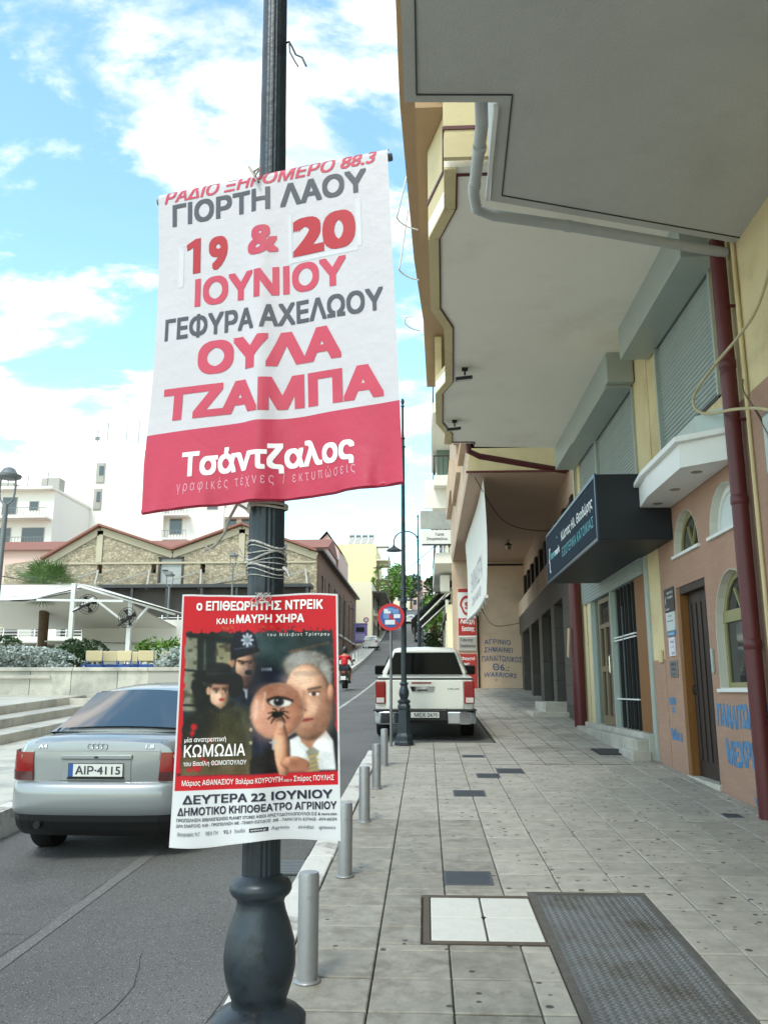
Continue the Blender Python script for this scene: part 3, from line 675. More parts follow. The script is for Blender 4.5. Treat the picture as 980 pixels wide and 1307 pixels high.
# man in helmet: coat
pt(pg([(340, 520), (380, 480), (440, 430), (520, 430), (590, 480), (640, 620), (640, 940), (330, 940)], 8), (30, 36, 56)); pt(pg([(340, 620), (420, 620), (430, 940), (330, 940)], 30), (66, 66, 48), .8)
for k in range(5): pt(seg(474+k*10, 440, 476+k*10, 452, 3), (220, 220, 220))
for yy in (675, 735, 797): pt(ell(425, yy, 7, 9), (200, 190, 150))
pt(pg([(375, 505), (412, 505), (405, 590), (385, 570)], 3), (225, 226, 226)); pt(pg([(372, 520), (396, 560), (400, 610), (378, 600)], 3), (20, 24, 40))
sell(400, 500, 34, 40, (168, 122, 98)); sell(397, 432, 50, 76, (236, 188, 156), lx=-.55, ly=-.15); pt(ell(405, 440, 7, 30, -8, .8), (244, 206, 178), .6); pt(ell(416, 446, 7, 26, 0, .8), (130, 84, 66), .6); pt(seg(362, 402, 392, 408, 5), (40, 28, 24)); pt(seg(402, 408, 436, 402, 5), (40, 28, 24))
pt(ell(382, 412, 18, 12, 0, .7), (150, 100, 78), .6); pt(ell(421, 412, 18, 12, 0, .7), (150, 100, 78), .6); pt(seg(350, 372, 445, 362, 14), (110, 72, 58), .6); pt(ell(398, 492, 34, 12, 0, .7), (150, 104, 84), .5); pt(ell(382, 416, 9, 4), (40, 30, 28)); pt(ell(421, 414, 9, 4), (40, 30, 28)); pt(ell(412, 460, 18, 12), (22, 16, 16)); pt(seg(406, 418, 416, 444, 4), (176, 124, 98), .7); pt(seg(396, 482, 424, 482, 3), (150, 84, 72))
pt(ell(330, 410, 14, 24), (190, 140, 112), .9); pt(pg([(325, 400), (322, 330), (345, 262), (372, 236), (420, 242), (446, 285), (458, 345), (440, 360), (380, 362), (335, 392)], 5), (24, 28, 44)); pt(seg(335, 385, 455, 352, 9), (14, 16, 26)); pt(ell(372, 243, 9, 18), (20, 22, 36))
for k in range(8): pt(seg(406, 300, 406+26*cos(k*pi/4), 300+30*sin(k*pi/4), 6), (190, 196, 204))
pt(ell(406, 300, 14, 16), (120, 130, 144)); pt(seg(340, 345, 440, 330, 3), (150, 150, 158), .5)
# woman in wide hat
pt(pg([(85, 700), (150, 650), (230, 615), (300, 625), (370, 650), (400, 760), (405, 940), (75, 940)], 14), (28, 28, 24)); pt(ell(430, 480, 70, 90, 0, .8), (20, 24, 40), .5); pt(ell(215, 590, 72, 75, 0, .3), (22, 20, 18))
pt(pg([(238, 560), (310, 560), (290, 660), (262, 660)], 6), (196, 160, 136)); sell(272, 558, 46, 74, (246, 208, 184), 4, lx=-.5, ly=.05); pt(ell(274, 562, 5, 22, 0, .8), (250, 222, 202), .6); pt(ell(284, 570, 6, 18, 0, .8), (156, 112, 92), .5); pt(ell(250, 585, 14, 14, 0, .8), (238, 186, 164), .4)
pt((Y < 540)*ell(272, 520, 50, 34, 0, .5), (140, 104, 88), .6); pt(ell(240, 600, 16, 40, 0, .6), (206, 166, 142), .5); pt(ell(262, 622, 34, 12, 0, .7), (176, 134, 112), .5)
for ex in (254, 298): pt(ell(ex, 545, 20, 14, 0, .7), (170, 124, 104), .6); pt(ell(ex, 548, 11, 4), (240, 232, 224)); pt(ell(ex+1, 548, 6, 6), (60, 70, 62)); pt(seg(ex-14, 534, ex+13, 533, 3), (92, 66, 52)); pt(seg(ex-13, 542, ex+13, 542, 2), (50, 36, 32))
pt(seg(276, 550, 280, 575, 3), (200, 156, 132)); pt(ell(281, 588, 14, 7), (168, 60, 56)); pt(ell(218, 545, 12, 20), (206, 164, 140))
pt(ell(262, 478, 118, 34, 5), (18, 17, 17)); pt(ell(268, 448, 64, 40), (28, 27, 28)); pt(ell(170, 540, 30, 58, -20), (20, 19, 19)); pt(ell(350, 530, 34, 50, 20), (18, 17, 17)); pt(seg(205, 462, 335, 460, 5), (52, 50, 50), .6)
pt(seg(215, 610, 275, 650, 14), (20, 20, 20)); pt(seg(275, 650, 330, 612, 14), (20, 20, 20)); pt(seg(275, 655, 282, 760, 3), (58, 56, 48), .7)
pt(ell(310, 720, 90, 90, 0, .8), (104, 98, 56), .5); pt(sm(Y, 690, 930)*(X < 430)*art, (150, 128, 88), .55)
# older man with a magnifier
pt(pg([(420, 880), (560, 790), (640, 770), (760, 740), (840, 790), (850, 945), (420, 945)], 8), (36, 32, 34)); pt(pg([(600, 790), (640, 770), (750, 725), (800, 800), (812, 940), (600, 940)], 5), (222, 224, 226))
pt(pg([(640, 690), (750, 690), (755, 760), (700, 850), (650, 800)], 6), (176, 128, 104)); pt(pg([(600, 790), (670, 850), (660, 900), (610, 870)], 4), (240, 240, 240)); pt(pg([(755, 745), (795, 860), (700, 830), (720, 800)], 4), (238, 238, 240))
pt(pg([(672, 850), (705, 825), (735, 850), (722, 880), (735, 945), (670, 945), (690, 885)], 3), (150, 146, 132))
for k in range(4): pt(seg(680, 880+k*22, 730, 866+k*22, 4)*pg([(672, 850), (735, 850), (735, 945), (670, 945)]), (208, 172, 90), .8)
sell(690, 436, 124, 82, (142, 140, 136), 8, .3, .8, .12); sell(768, 492, 38, 92, (150, 148, 144), 0, .4, .6, .16); pt(sm(nz(70, 90, 5), .3, .9)*ell(700, 430, 120, 76, 8, .3), (168, 166, 162), .5); pt(ell(775, 500, 20, 70, 0, .5), (176, 174, 170), .6)
sell(685, 610, 112, 188, (240, 196, 168), -4, soft=.05, lx=-.42, ly=-.30, amb=.40, dif=.74); pt(ell(640, 500, 60, 46, 0, .8), (250, 216, 192), .55); pt(ell(722, 632, 26, 34, 0, .8), (236, 190, 164), .5); sell(791, 570, 17, 46, (206, 156, 130)); pt(ell(690, 700, 60, 18, -6, .8), (158, 110, 90), .35)
pt(ell(755, 660, 45, 110, 0, .6), (150, 104, 82), .6); pt(ell(712, 566, 44, 26, 0, .7), (160, 112, 90), .6); pt(ell(690, 745, 60, 22, 0, .7), (150, 104, 84), .6); pt(ell(700, 640, 24, 40, 30, .8), (228, 188, 162), .5); pt(ell(665, 625, 14, 36, 0, .7), (150, 100, 80), .5); pt(seg(625, 470, 770, 470, 12), (120, 110, 104), .35); pt(ell(712, 572, 24, 11), (236, 228, 220)); pt(ell(712, 572, 11, 11), (70, 44, 34)); pt(seg(686, 550, 742, 540, 6), (96, 76, 66), .9); pt(seg(688, 563, 738, 562, 3), (90, 56, 44)); pt(seg(665, 560, 655, 640, 7), (176, 128, 102), .6); pt(ell(662, 650, 16, 8), (120, 70, 56), .7)
pt(ell(672, 698, 36, 10, -8), (176, 88, 78)); pt(seg(640, 702, 705, 694, 3), (84, 40, 38)); pt(ell(670, 730, 34, 8), (186, 138, 114), .6)
for k in range(3): pt(seg(600+k*4, 492+k*16, 700, 484+k*14, 1.5), (186, 140, 114), .6)
pt(ell(543, 650, 124, 137, 0, .03), (150, 128, 112)); sell(543, 650, 115, 128, (228, 172, 146), 0, .58, .50, .02, -.6, .1); pt(ell(500, 700, 60, 80, 0, .8), (226, 168, 146), .7); pt(ell(600, 620, 60, 100, 0, .8), (184, 128, 102), .6)
pt(ell(548, 560, 100, 40, 4, .5), (164, 112, 92), .8); pt(ell(556, 606, 58, 27, 4), (86, 56, 48)); pt(ell(558, 610, 50, 21, 4), (232, 226, 220)); pt(ell(550, 606, 23, 21), (52, 50, 60)); pt(ell(550, 606, 10, 10), (8, 8, 10)); pt(ell(543, 599, 5, 5), (240, 240, 240)); pt(seg(500, 596, 545, 582, 5), (50, 34, 30)); pt(seg(545, 582, 612, 602, 5), (50, 34, 30)); pt(seg(480, 640, 490, 560, 5), (240, 214, 200), .5)
pt(seg(452, 600, 447, 680, 6), (232, 220, 210), .5)
sell(562, 830, 34, 150, (232, 178, 148), -4, .42, .74, .04, -.55, .0); sell(622, 905, 66, 34, (206, 152, 124), 10); pt(seg(548, 760, 578, 762, 3), (158, 104, 82), .7); pt(ell(556, 716, 16, 18, 0, .3), (226, 180, 158), .8); pt(pg([(600, 880), (680, 890), (690, 945), (590, 945)], 8), (176, 122, 98))
pt(ell(552, 690, 34, 10, 0, .7), (120, 80, 64), .6); pt(ell(540, 668, 22, 15), (20, 16, 16)); pt(ell(562, 664, 11, 9), (24, 18, 18))
for a_ in (-60, -25, 15, 50, 130, 165, 200, 240): pt(seg(548, 666, 548+26*cos(R(a_)), 662+24*sin(R(a_)), 3), (22, 18, 18)); pt(seg(548+26*cos(R(a_)), 662+24*sin(R(a_)), 548+48*cos(R(a_)), 676+42*sin(R(a_)), 2.4), (22, 18, 18))
pt(seg(524, 786, 524, 832, 4), (190, 190, 196)); pt(seg(512, 800, 537, 802, 4), (190, 190, 196))
for (sx_, sy_, r_) in ((150, 715, 16), (142, 745, 12), (230, 780, 12), (165, 905, 22), (205, 880, 14), (130, 915, 12), (250, 890, 10), (185, 860, 9)): pt(ell(sx_, sy_, r_, r_*.9, 20, .3), (190, 24, 34), .85)
pt(seg(150, 705, 140, 760, 6), (190, 24, 34), .7)
band = 945-18*np.sin((X-60)/780*pi)*0+10*nz(40, 6, 9)-14*sm(X, 250, 60)+8
pt(sm(Y, band-4, band+2)*(Y < 1012), (206, 20, 36))
pt(1-art*0, (206, 20, 36), 0); outside = (1-art)*(Y < 930); k_ = outside[..., None]*.999; img = img*(1-k_)+keep*k_
sp_ = sm(nz(110, 160, 8), .80, .90)*sm(Y, 222, 236)*(Y < 268); pt(sp_, (34, 20, 24), .9)
for (x_, y_) in ((290, 236), (310, 240), (330, 234), (480, 235), (520, 236)): pt(ell(x_, y_, 11, 7, 30, .3), (206, 96, 50), .6)
pt(sm(Y, 1008, 1012), (228, 230, 234)); pt((U < .012)+(U > .988)+(V < .008)+(V > .992), (226, 226, 228))
def blur(a, k=1):
    for _ in range(k):
        p = np.pad(a, ((1, 1), (1, 1), (0, 0)), mode='edge'); a = (p[:-2, 1:-1]+p[2:, 1:-1]+p[1:-1, :-2]+p[1:-1, 2:]+2*a)/6
    return a
inside = (art > .9)[..., None]*1.0
img = img*(1-inside)+blur(img, 2)*inside
tone = (nz(9, 13, 21)-.5)*26+(nz(26, 40, 22)-.5)*16+(nz(110, 170, 23)-.5)*12
img = img+tone[..., None]*inside*np.array([1, .96, .9])
img = img*(1-inside)+np.clip((img-96)*1.12+92, 6, 250)*inside
verts = [tuple(poster_s(u, v)) for v in np.linspace(0, 1, NV+1) for u in np.linspace(0, 1, NU+1)]
faces = [(j*(NU+1)+i, j*(NU+1)+i+1, (j+1)*(NU+1)+i+1, (j+1)*(NU+1)+i) for j in range(NV) for i in range(NU)]
me = bpy.data.meshes.new('poster_sheet'); me.from_pydata(verts, [], faces)
ca = me.color_attributes.new('print', 'FLOAT_COLOR', 'POINT'); c_ = np.clip(img/255, 0, 1); c_ = np.where(c_ <= .04045, c_/12.92, ((c_+.055)/1.055)**2.4)
ca.data.foreach_set('color', np.concatenate([c_.reshape(-1, 3)*.82, np.ones((c_.shape[0]*c_.shape[1], 1))], 1).ravel())
me.polygons.foreach_set('use_smooth', [True]*len(me.polygons))
pm = bpy.data.materials.new('poster_print'); pm.use_nodes = True; t = pm.node_tree; at_ = N(t, 'ShaderNodeVertexColor', layer_name='print'); t.links.new(at_.outputs[0], t.nodes['Principled BSDF'].inputs['Base Color']); t.nodes['Principled BSDF'].inputs['Roughness'].default_value = .4; t.nodes['Principled BSDF'].inputs['Specular IOR Level'].default_value = .25
me.materials.append(pm)
pos = thing('poster', 'red and black theatre poster with three portraits taped to the near post', 'poster', (0, 0, 0))
po = bpy.data.objects.new('poster_sheet', me); COL.objects.link(po); po.parent = pos
pf = lambda u, v: poster_s(u, v, .0012)
pw = mat('poster_white_print', (236, 234, 232), .4, var=0); pn = mat('poster_navy_print', (24, 24, 52), .4, var=0); pgm = mat('poster_grey_print', (110, 112, 124), .4, var=0)
def pl(body, box, m, bold=0., **k): return lettering(body, box, pf, m, pos, bold=bold, cuts=(16, 1), res=2, **k)
pl('ο ΕΠΙΘΕΩΡΗΤΗΣ ΝΤΡΕΙΚ', (.098, .905, .066, .040), pw, .030)
pl('ΚΑΙ Η', (.232, .345, .124, .024), pw, .018); pl('ΜΑΥΡΗ ΧΗΡΑ', (.36, .785, .121, .036), pw, .030)
pl('του Ντέιβιντ Τρίστραμ', (.56, .945, .178, .013), pw, .0, space=1.5)
pl('μία ανατρεπτική', (.058, .315, .602, .019), pw, .01); pl('ΚΩΜΩΔΙΑ', (.058, .440, .661, .048), pw, .012); pl('του Βασίλη ΘΩΜΟΠΟΥΛΟΥ', (.058, .450, .695, .018), pw, .01)
pl('Μάριος ΑΘΑΝΑΣΙΟΥ', (.055, .37, .771, .021), pw, .008); pl('Βαλέρια ΚΟΥΡΟΥΠΗ', (.385, .66, .771, .021), pw, .008); pl('και ο', (.67, .715, .771, .012), pw, .004); pl('Σπύρος ΠΟΥΛΗΣ', (.725, .965, .771, .021), pw, .008)
pl('ΔΕΥΤΕΡΑ 22 ΙΟΥΝΙΟΥ', (.065, .955, .841, .034), pn, .030)
pl('ΔΗΜΟΤΙΚΟ ΚΗΠΟΘΕΑΤΡΟ ΑΓΡΙΝΙΟΥ', (.038, .978, .883, .030), pn, .028)
pl('ΠΡΟΠΩΛΗΣΗ: ΒΙΒΛΙΟΠΩΛΕΙΟ PLANET STORES ΑΦΟΙ ΧΡΙΣΤΟΔΟΥΛΟΠΟΥΛΟΙ Ο.Ε & more.com', (.035, .978, .906, .0125), pn, .012)
pl('ΩΡΑ ΕΝΑΡΞΗΣ: 9:30 - ΠΡΟΠΩΛΗΣΗ 18€ - ΓΕΝΙΚΗ ΕΙΣΟΔΟΣ: 20€ - ΠΑΡΑΓΩΓΗ: B.STAGE - 6974 645354', (.035, .978, .926, .0115), pn, .008)
for (s_, a, b_, m_) in (('Ιδεογραφίες 93.7', .045, .175, pgm), ('ΝΕΑ ΓΗ', .21, .28, pgm), ('92.1', .315, .36, pn), ('Ιουδό', .385, .45, pgm), ('Agrinio', .60, .70, pgm), ('sinidisi', .75, .84, pgm), ('agriniovoice', .87, .97, pgm)): pl(s_, (a, b_, .957, .014), m_, .006)
MB().grid(lambda u, v: poster_s(.475+.11*u, .945+.016*v, .001), 4, 1).build('logo_box', pn, pos); pl('antenna.gr', (.485, .575, .956, .008), pw, .004)
# three clear tape strips at the poster's top
b = MB()
for k in range(9): b.path([(-.445+random.uniform(0, .06), 2.085, 1.84), (-.45+random.uniform(0, .07), 2.08, 1.825), (-.45+random.uniform(0, .07), 2.078, 1.808)], .0009, 4)
tag(b.build('tape_strip', film), 'wrinkled clear tape fixing the top edge of the poster', 'tape')

# ------------------------------------------------------------ BOLLARDS, FAR POSTS, NO PARKING SIGN
def bollard(x, y, label):
    t = thing('bollard', label, 'bollard', (x, y, gz(y)), random.uniform(0, 1), 'grey metal bollards along the kerb')
    b = MB(); n = 16; vs = []; fs = []
    prof = [(.052, .0), (.052, .485), (.047, .502), (.02, .506)]
    for i, (r, z) in enumerate(prof):
        for k in range(n*2): a = pi*k/n; rr = r*(1-.03*(k % 2)); vs.append((rr*cos(a), rr*sin(a), z))
    m2 = n*2
    for i in range(len(prof)-1):
        for k in range(m2): fs.append((i*m2+k, i*m2+(k+1) % m2, (i+1)*m2+(k+1) % m2, (i+1)*m2+k))
    fs.append(tuple(3*m2+k for k in range(m2)))
    b.add(vs, fs).build('tube', bollm, t, smooth=True)
    MB().lathe([(.058, -.01), (.068, .004), (.064, .010), (.053, .014)], 28).build('base_ring', bollm, t, smooth=True)
for k, nm in enumerate(('nearest grey bollard just right of the near lamp post', 'second grey bollard on the kerb past the near post', 'third grey bollard along the kerb', 'fourth grey bollard, thin in front of the sign post', 'fifth grey bollard, next to the no-parking sign post')):
    bollard(-.595, 4.47+1.93*k, nm)
lamp_post((-.385, 14.8, gz(14.8)), 'tall thin lamp post standing behind the white pickup truck bumper', detail=False, top=6.2)
lamp_post((-.24, 29, gz(29)), 'lamp post past the truck with a hooked bell lamp over the road', detail=False, lamp=-1, top=6.3)
lamp_post((-.25, 43, gz(43)), 'farther lamp post with hooked lamp up the street on the right', detail=False, lamp=-1, top=5.9)
lamp_post((-.2, 58, gz(58)), 'farthest lamp post on the right side of the uphill street', detail=False, lamp=-1, top=5.9)
lamp_post((-7.3, 75, gz(75)), 'lamp post beside the brick warehouse wall on the left', detail=False, lamp=1, top=5.6)
sg = thing('no_parking_sign', 'round no-parking sign covered in stickers on a thin grey pole', 'road sign', (-.60, 14.62, gz(14.6)))
MB().path([(0, 0, 0), (0, 0, 2.40)], .024, 12).build('pole', galv, sg, smooth=True)
redm = mat('sign_red', (190, 34, 44), .45, var=.05); bluem = mat('sign_blue', (40, 84, 150), .45, var=.05); stick = mat('sticker_white', (206, 214, 224), .5, var=.1, vs=30); stickb = mat('sticker_pale_blue', (100, 140, 190), .5, var=.1, vs=30)
def disc(r, y, cx_=0, cz=2.16, n=32, sx=1, sy=1): return MB().prism([(cx_+r*sx*cos(2*pi*k/n), cz+r*sy*sin(2*pi*k/n)) for k in range(n)], MY(y), 0, .004)
disc(.235, -.036).build('disc_rim', redm, sg); disc(.18, -.042).build('disc_face', bluem, sg)
for (a, b_, w, h, m_) in ((-.12, .06, .12, .08, stick), (.02, .06, .12, .08, stickb), (-.13, -.03, .1, .08, stickb), (.05, -.02, .11, .07, stick), (-.10, -.13, .17, .08, stick), (-.03, -.03, .06, .07, redm), (-.05, .10, .10, .06, stickb)):
    MB().box(a, a+w, -.0465-random.uniform(0, .002), -.043, 2.16+b_, 2.16+b_+h).build('sticker', m_, sg)
# bars of the sign beneath the stickers
MB().prism([(-.14, 2.28), (-.11, 2.31), (.14, 2.04), (.11, 2.01)], MY(-.0425), -.0005, 0).build('bar', redm, sg)

# manhole with white tiles, small covers, chequer plate
mh = thing('manhole_cover', 'square manhole cover filled with four white tiles in the pavement', 'manhole cover', (.33, 5.505, gz(5.505)+.0)); mh.rotation_euler = (math.atan(.047), 0, 0)
fr = MB()
for (a, b_, c, d) in ((-.36, .36, -.465, -.42), (-.36, .36, .42, .465), (-.36, -.325, -.42, .42), (.325, .36, -.42, .42)): fr.box(a, b_, c, d, -.03, -.001)
fr.build('rim', mat('rusty_rim', (86, 76, 64), .8, var=.2, vs=12), mh); MB().box(-.325, .325, -.42, .42, -.03, -.010).build('mortar_bed', joint, mh)
wtile = mat('white_tile', (206, 204, 196), .5, var=.08, vs=9, dark=(150, 146, 136), ds=7, dt=(.60, .70), bump=.3, bs=15)
for i in (-1, 1):
    for j in (-1, 1): MB().box(-.155, .155, -.2, .2, -.02, 0).build('tile', wtile, mh, bevel=.006, loc=(i*.161, j*.206, 0))
MB().lathe([(.012, -.004), (.016, 0.001), (.012, .003)], 12).build('lifting_eye', black, mh)
grate = mat('steel_plate', (112, 114, 114), .55, metal=.3, var=.2, vs=3, dark=(88, 84, 78), ds=1.5, dt=(.45, .6))
cp = thing('access_plate', 'large worn steel chequer plate set in the pavement', 'floor plate', (1.045, 3.5, gz(3.5)+.0)); cp.rotation_euler = (math.atan(.047), 0, 0)
MB().box(-.375, .375, -2.5, 2.57, -.03, -.006).build('plate', grate, cp)
fr = MB()
for (a, b_, c, d) in ((-.383, -.335, -2.5, 2.57), (.350, .383, -2.5, 2.57), (-.34, .352, 2.53, 2.57)): fr.box(a, b_, c, d, -.03, .0)
fr.build('edge_angle', mat('worn_edge', (92, 88, 82), .7, metal=.2, var=.3, vs=14), cp)
ck = MB(); random.seed(3)
yy = -.9
row = 0
while yy < 2.5:
    xx = -.325+(.011 if row % 2 else 0)
    while xx < .34:
        s_ = 1 if (int((xx+.325)/.022)+row) % 2 else -1
        dx, dy = .0085, .0045*s_
        ck.add([(xx-dx, yy-dy-.0022, -.006), (xx+dx, yy+dy-.0022, -.006), (xx+dx, yy+dy+.0022, -.006), (xx-dx, yy-dy+.0022, -.006), (xx, yy, -.0015)], [(0, 1, 4), (1, 2, 4), (2, 3, 4), (3, 0, 4)])
        xx += .022
    yy += .019; row += 1
ck.build('tread_pattern', grate, cp, fix=False)['kind'] = 'stuff'
cov = mat('cast_iron_cover', (82, 86, 92), .6, metal=.3, var=.15, vs=8)
for (x, y, w, d, lb) in ((.28, 6.39, .34, .36, 'blue-grey square iron cover just past the white tiled manhole'), (.47, 9.95, .36, .42, 'dark iron cover in line with the third bollard'), (.78, 11.3, .30, .40, 'left one of two dark iron covers lying side by side'), (1.10, 11.75, .36, .46, 'right one of two dark iron covers lying side by side'), (.7, 13.3, .34, .3, 'small dark cover near the truck rear wheel'), (2.95, 8.75, .17, .20, 'small drain cover at the foot of the red drainpipe')):
    o = thing('iron_cover', lb, 'cover', (x, y, gz(y)+.003)); o.rotation_euler = (math.atan(.047), 0, 0)
    MB().box(-w/2, w/2, -d/2, d/2, -.02, .001).build('lid', cov, o, bevel=.002)
    rb = MB(); k = -d/2+.03
    while k < d/2-.03: rb.box(-w/2+.02, w/2-.02, k, k+.008, .0005, .003); k += .022
    rb.build('ribs', cov, o)['kind'] = 'stuff'
dm = thing('doormat', 'dark doormat on the pavement in front of the shop window step', 'doormat', (2.92, 13.9, gz(13.9)+.004)); dm.rotation_euler = (math.atan(.047), 0, 0)
MB().box(-.26, .30, -.36, .36, 0, .01).build('mat', mat('rubber_mat', (52, 52, 52), .9, var=.2, vs=30), dm); MB().box(-.28, .32, -.38, .38, -.004, .004).build('border', black, dm)

# ------------------------------------------------------------ RIGHT SIDE: near grey building with the big balcony
nb = thing('grey_balcony_building', 'grey building overhead at top right with a wide balcony and pale pipe', 'building', (0, 0, 0))
ZA = 6.3
outA = [(-.13, -9), (-.13, 6.02), (.63, 6.06), (.67, 7.47), (3.5, 8.45), (12, 8.9), (12, -9)]
MP = lambda a, b, d: (a, b, d)
MB().prism(outA, MP, ZA, ZA+.22).build('balcony_slab', soff_grey, nb)
inA = [(-.03, -9), (-.03, 5.93), (.74, 5.97), (.78, 7.38), (3.4, 8.30)]
b = MB()
for p, q in zip(inA, inA[1:]): b.beam((p[0], p[1], ZA-.003), (q[0], q[1], ZA-.003), .012, .012)
b.build('drip_groove', mat('groove_dark', (70, 72, 70), .9), nb)
b = MB()
for p, q in zip(outA[:4], outA[1:5]): b.beam((p[0]+.06, p[1], ZA+.75), (q[0]+.06, q[1], ZA+.75), .12, 1.06)
b.build('parapet', soff_grey, nb)
MB().prism([(-.40, -9), (-.40, 5.4), (.3, 5.4), (.3, -9)], MP, 9.6, 9.8).build('balcony_slab', soff_brown, nb)
MB().box(3.9, 12, -9, 6.9, -1, 12).build('wall', greyfac, nb)
# downpipe running round the notch
MB().path([(.50, 6.12, ZA+2.2), (.50, 6.10, ZA+.1), (.52, 6.35, ZA-.0), (.50, 7.25, ZA-.04), (.54, 7.52, ZA-.055), (.72, 7.66, ZA-.045), (1.5, 7.91, ZA-.035), (3.3, 8.55, ZA-.03)], .055, 16).build('rain_pipe', pvc, nb, smooth=True)
for (x, y, dx, dy) in ((.515, 6.6, 0, .03), (.502, 7.15, 0, .03), (1.5, 7.91, .03, .0105)):
    MB().path([(x-dx, y-dy, ZA-.035 if y < 7 else ZA-.037), (x+dx, y+dy, ZA-.035 if y < 7 else ZA-.037)], .061, 14).build('pipe_joint', pvc, nb, smooth=True)
MB().beam((.62, 6.1, ZA-.01), (.64, 7.42, ZA-.01), .035, .05).build('white_trim', white_p, nb)

# ------------------------------------------------------------ yellow / terracotta building
XW = 3.35
tb = thing('corner_shop_building', 'yellow plastered building with terracotta ground floor, arched windows, shutters and balcony', 'building', (0, 0, 0))
mx_ = MX(XW)
A1 = arch(10.33, 11.38, 3.36, 3.90, pt=1.05); A2 = arch(8.87, 9.92, 3.36, 3.90, pt=1.05); A3 = arch(8.80, 9.97, 1.62, 2.92, pt=1.15)
DO = rect(10.24, 11.42, .35, 2.94)
MB().prism(rect(6.0, 12.15, -.2, 4.60), mx_, 0, .35, holes=[A1, A2, A3, DO]).build('terracotta_wall', terra, tb)
MB().prism(rect(5.0, 12.15, 4.60, 7.0), mx_, .012, .35, holes=[rect(9.2, 11.62, 4.86, 6.62)]).build('upper_wall', yellow_w, tb)
MB().prism(rect(12.15, 12.75, 2.03, 7.0), mx_, .0, .35).build('pilaster', yellow_w, tb)
MB().prism(rect(12.15, 12.75, -.2, 2.03), mx_, -.006, .35).build('pilaster_base', terra, tb)
MB().prism(rect(12.75, 18.6, 3.9, 7.0), mx_, .02, .35, holes=[rect(13.0, 18.3, 4.9, 6.5)]).build('upper_wall', yellow_w, tb)
MB().box(XW+.02, 4.6, 17.93, 18.75, .2, 7.0).build('party_wall', yellow_w, tb)
MB().box(6.5, 12, -2, 18.7, -.5, 16).build('core', yellow_w, tb); MB().box(XW+.36, 12, 6.95, 17.9, 7.0, 16).build('upper_storey', yellow_w, tb)
for (y0_, y1_) in ((6.0, 6.1), (12.5, 12.7)): MB().box(XW+.36, 6.5, y0_, y1_, -.3, 7.0).build('cross_wall', yellow_w, tb)
MB().box(XW+.36, 6.5, 6.1, 12.5, 4.2, 4.4).build('floor_slab', dark_in, tb)
# window fillings
white_rev = mat('window_reveal_paint', (204, 203, 192), .8, var=.04)
def arch_window(pts, a0, a1, b0, b1, d, pt=1.25, rail=None, sill=True, frame=olive, glass=glassd, diag=True):
    w = thing_part('arched_window', tb)
    ins = arch(a0+.07, a1-.07, b0+.07, b1-.08, pt=pt)
    MB().prism(pts, MX(XW+d), 0, .05, holes=[ins]).build('frame', frame, w)
    MB().prism(arch(a0+.06, a1-.06, b0+.06, b1-.07, pt=pt), MX(XW+d+.02), 0, .008).build('pane', glass, w)
    if rail: MB().prism(rect(a0+.02, a1-.02, rail, rail+.13), MX(XW+d-.012), 0, .05).build('rail', frame, w)
    if diag:
        zb = rail+.13 if rail else b0+.06; c = (a0+a1)/2; b = MB()
        b.beam((XW+d+.008, c, zb), (XW+d+.008, c-.16, b1-.2), .03, .03); b.beam((XW+d+.008, c, zb), (XW+d+.008, c+.16, b1-.2), .03, .03); b.build('glazing_bar', frame, w)
    if sill: MB().box(XW-.035, XW+.04, a0-.04, a1+.04, b0-.035, b0+.002).build('sill', white_p, w)
    return w
def thing_part(name, parent, loc=(0, 0, 0), rz=0):
    o = bpy.data.objects.new(name, None); COL.objects.link(o); o.parent = parent; o.location = loc; o.rotation_euler = (0, 0, rz); o.empty_display_size = .2; return o
def reveal(pts, d, t_=.006):
    """painted lining of an opening in the wall"""
    cy = sum(p[0] for p in pts)/len(pts); cz = sum(p[1] for p in pts)/len(pts)
    ins = [(cy+(a-cy)*.985, cz+(b_-cz)*.985) for a, b_ in pts]
    return MB().prism(pts, MX(XW), -.004, d, holes=[ins]).build('reveal', white_rev, tb)
for pts in (A1, A2, A3): reveal(pts, .10)
lightglass = mat('frosted_pane', (206, 214, 214), .35, var=.03)
arch_window(A1, 10.33, 11.38, 3.36, 3.90, .09, pt=1.0); arch_window(A2, 8.87, 9.92, 3.36, 3.90, .09, pt=1.0, glass=lightglass, frame=white_p, diag=False)
arch_window(A3, 8.80, 9.97, 1.62, 2.92, .09, pt=1.1, rail=2.36)
# door recess
dr = thing_part('door', tb)
MB().box(XW+.001, XW+.13, 11.28, 11.42, .36, 2.93).build('jamb', woodm, dr); MB().box(XW+.001, XW+.13, 10.24, 10.27, .36, 2.93).build('jamb', woodd, dr)
MB().box(XW+.001, XW+.34, 10.27, 11.28, 2.84, 2.93).build('lintel', woodd, dr)
MB().box(XW+.10, XW+.15, 10.27, 11.28, .55, 2.84).build('door_leaf', woodd, dr)
b = MB()
for k in range(5): b.box(XW+.085, XW+.10, 10.36+k*.19, 10.44+k*.19, .75, 2.7)
b.build('door_moulding', woodd, dr, bevel=.004); MB().path([(XW+.09, 11.16, 1.55), (XW+.05, 11.16, 1.57), (XW+.05, 11.16, 1.65), (XW+.09, 11.16, 1.67)], .010, 8).build('handle', black, dr, smooth=True)
MB().box(XW-.03, XW+.34, 10.2, 11.42, .40, .545).build('threshold', marble, dr, bevel=.006)
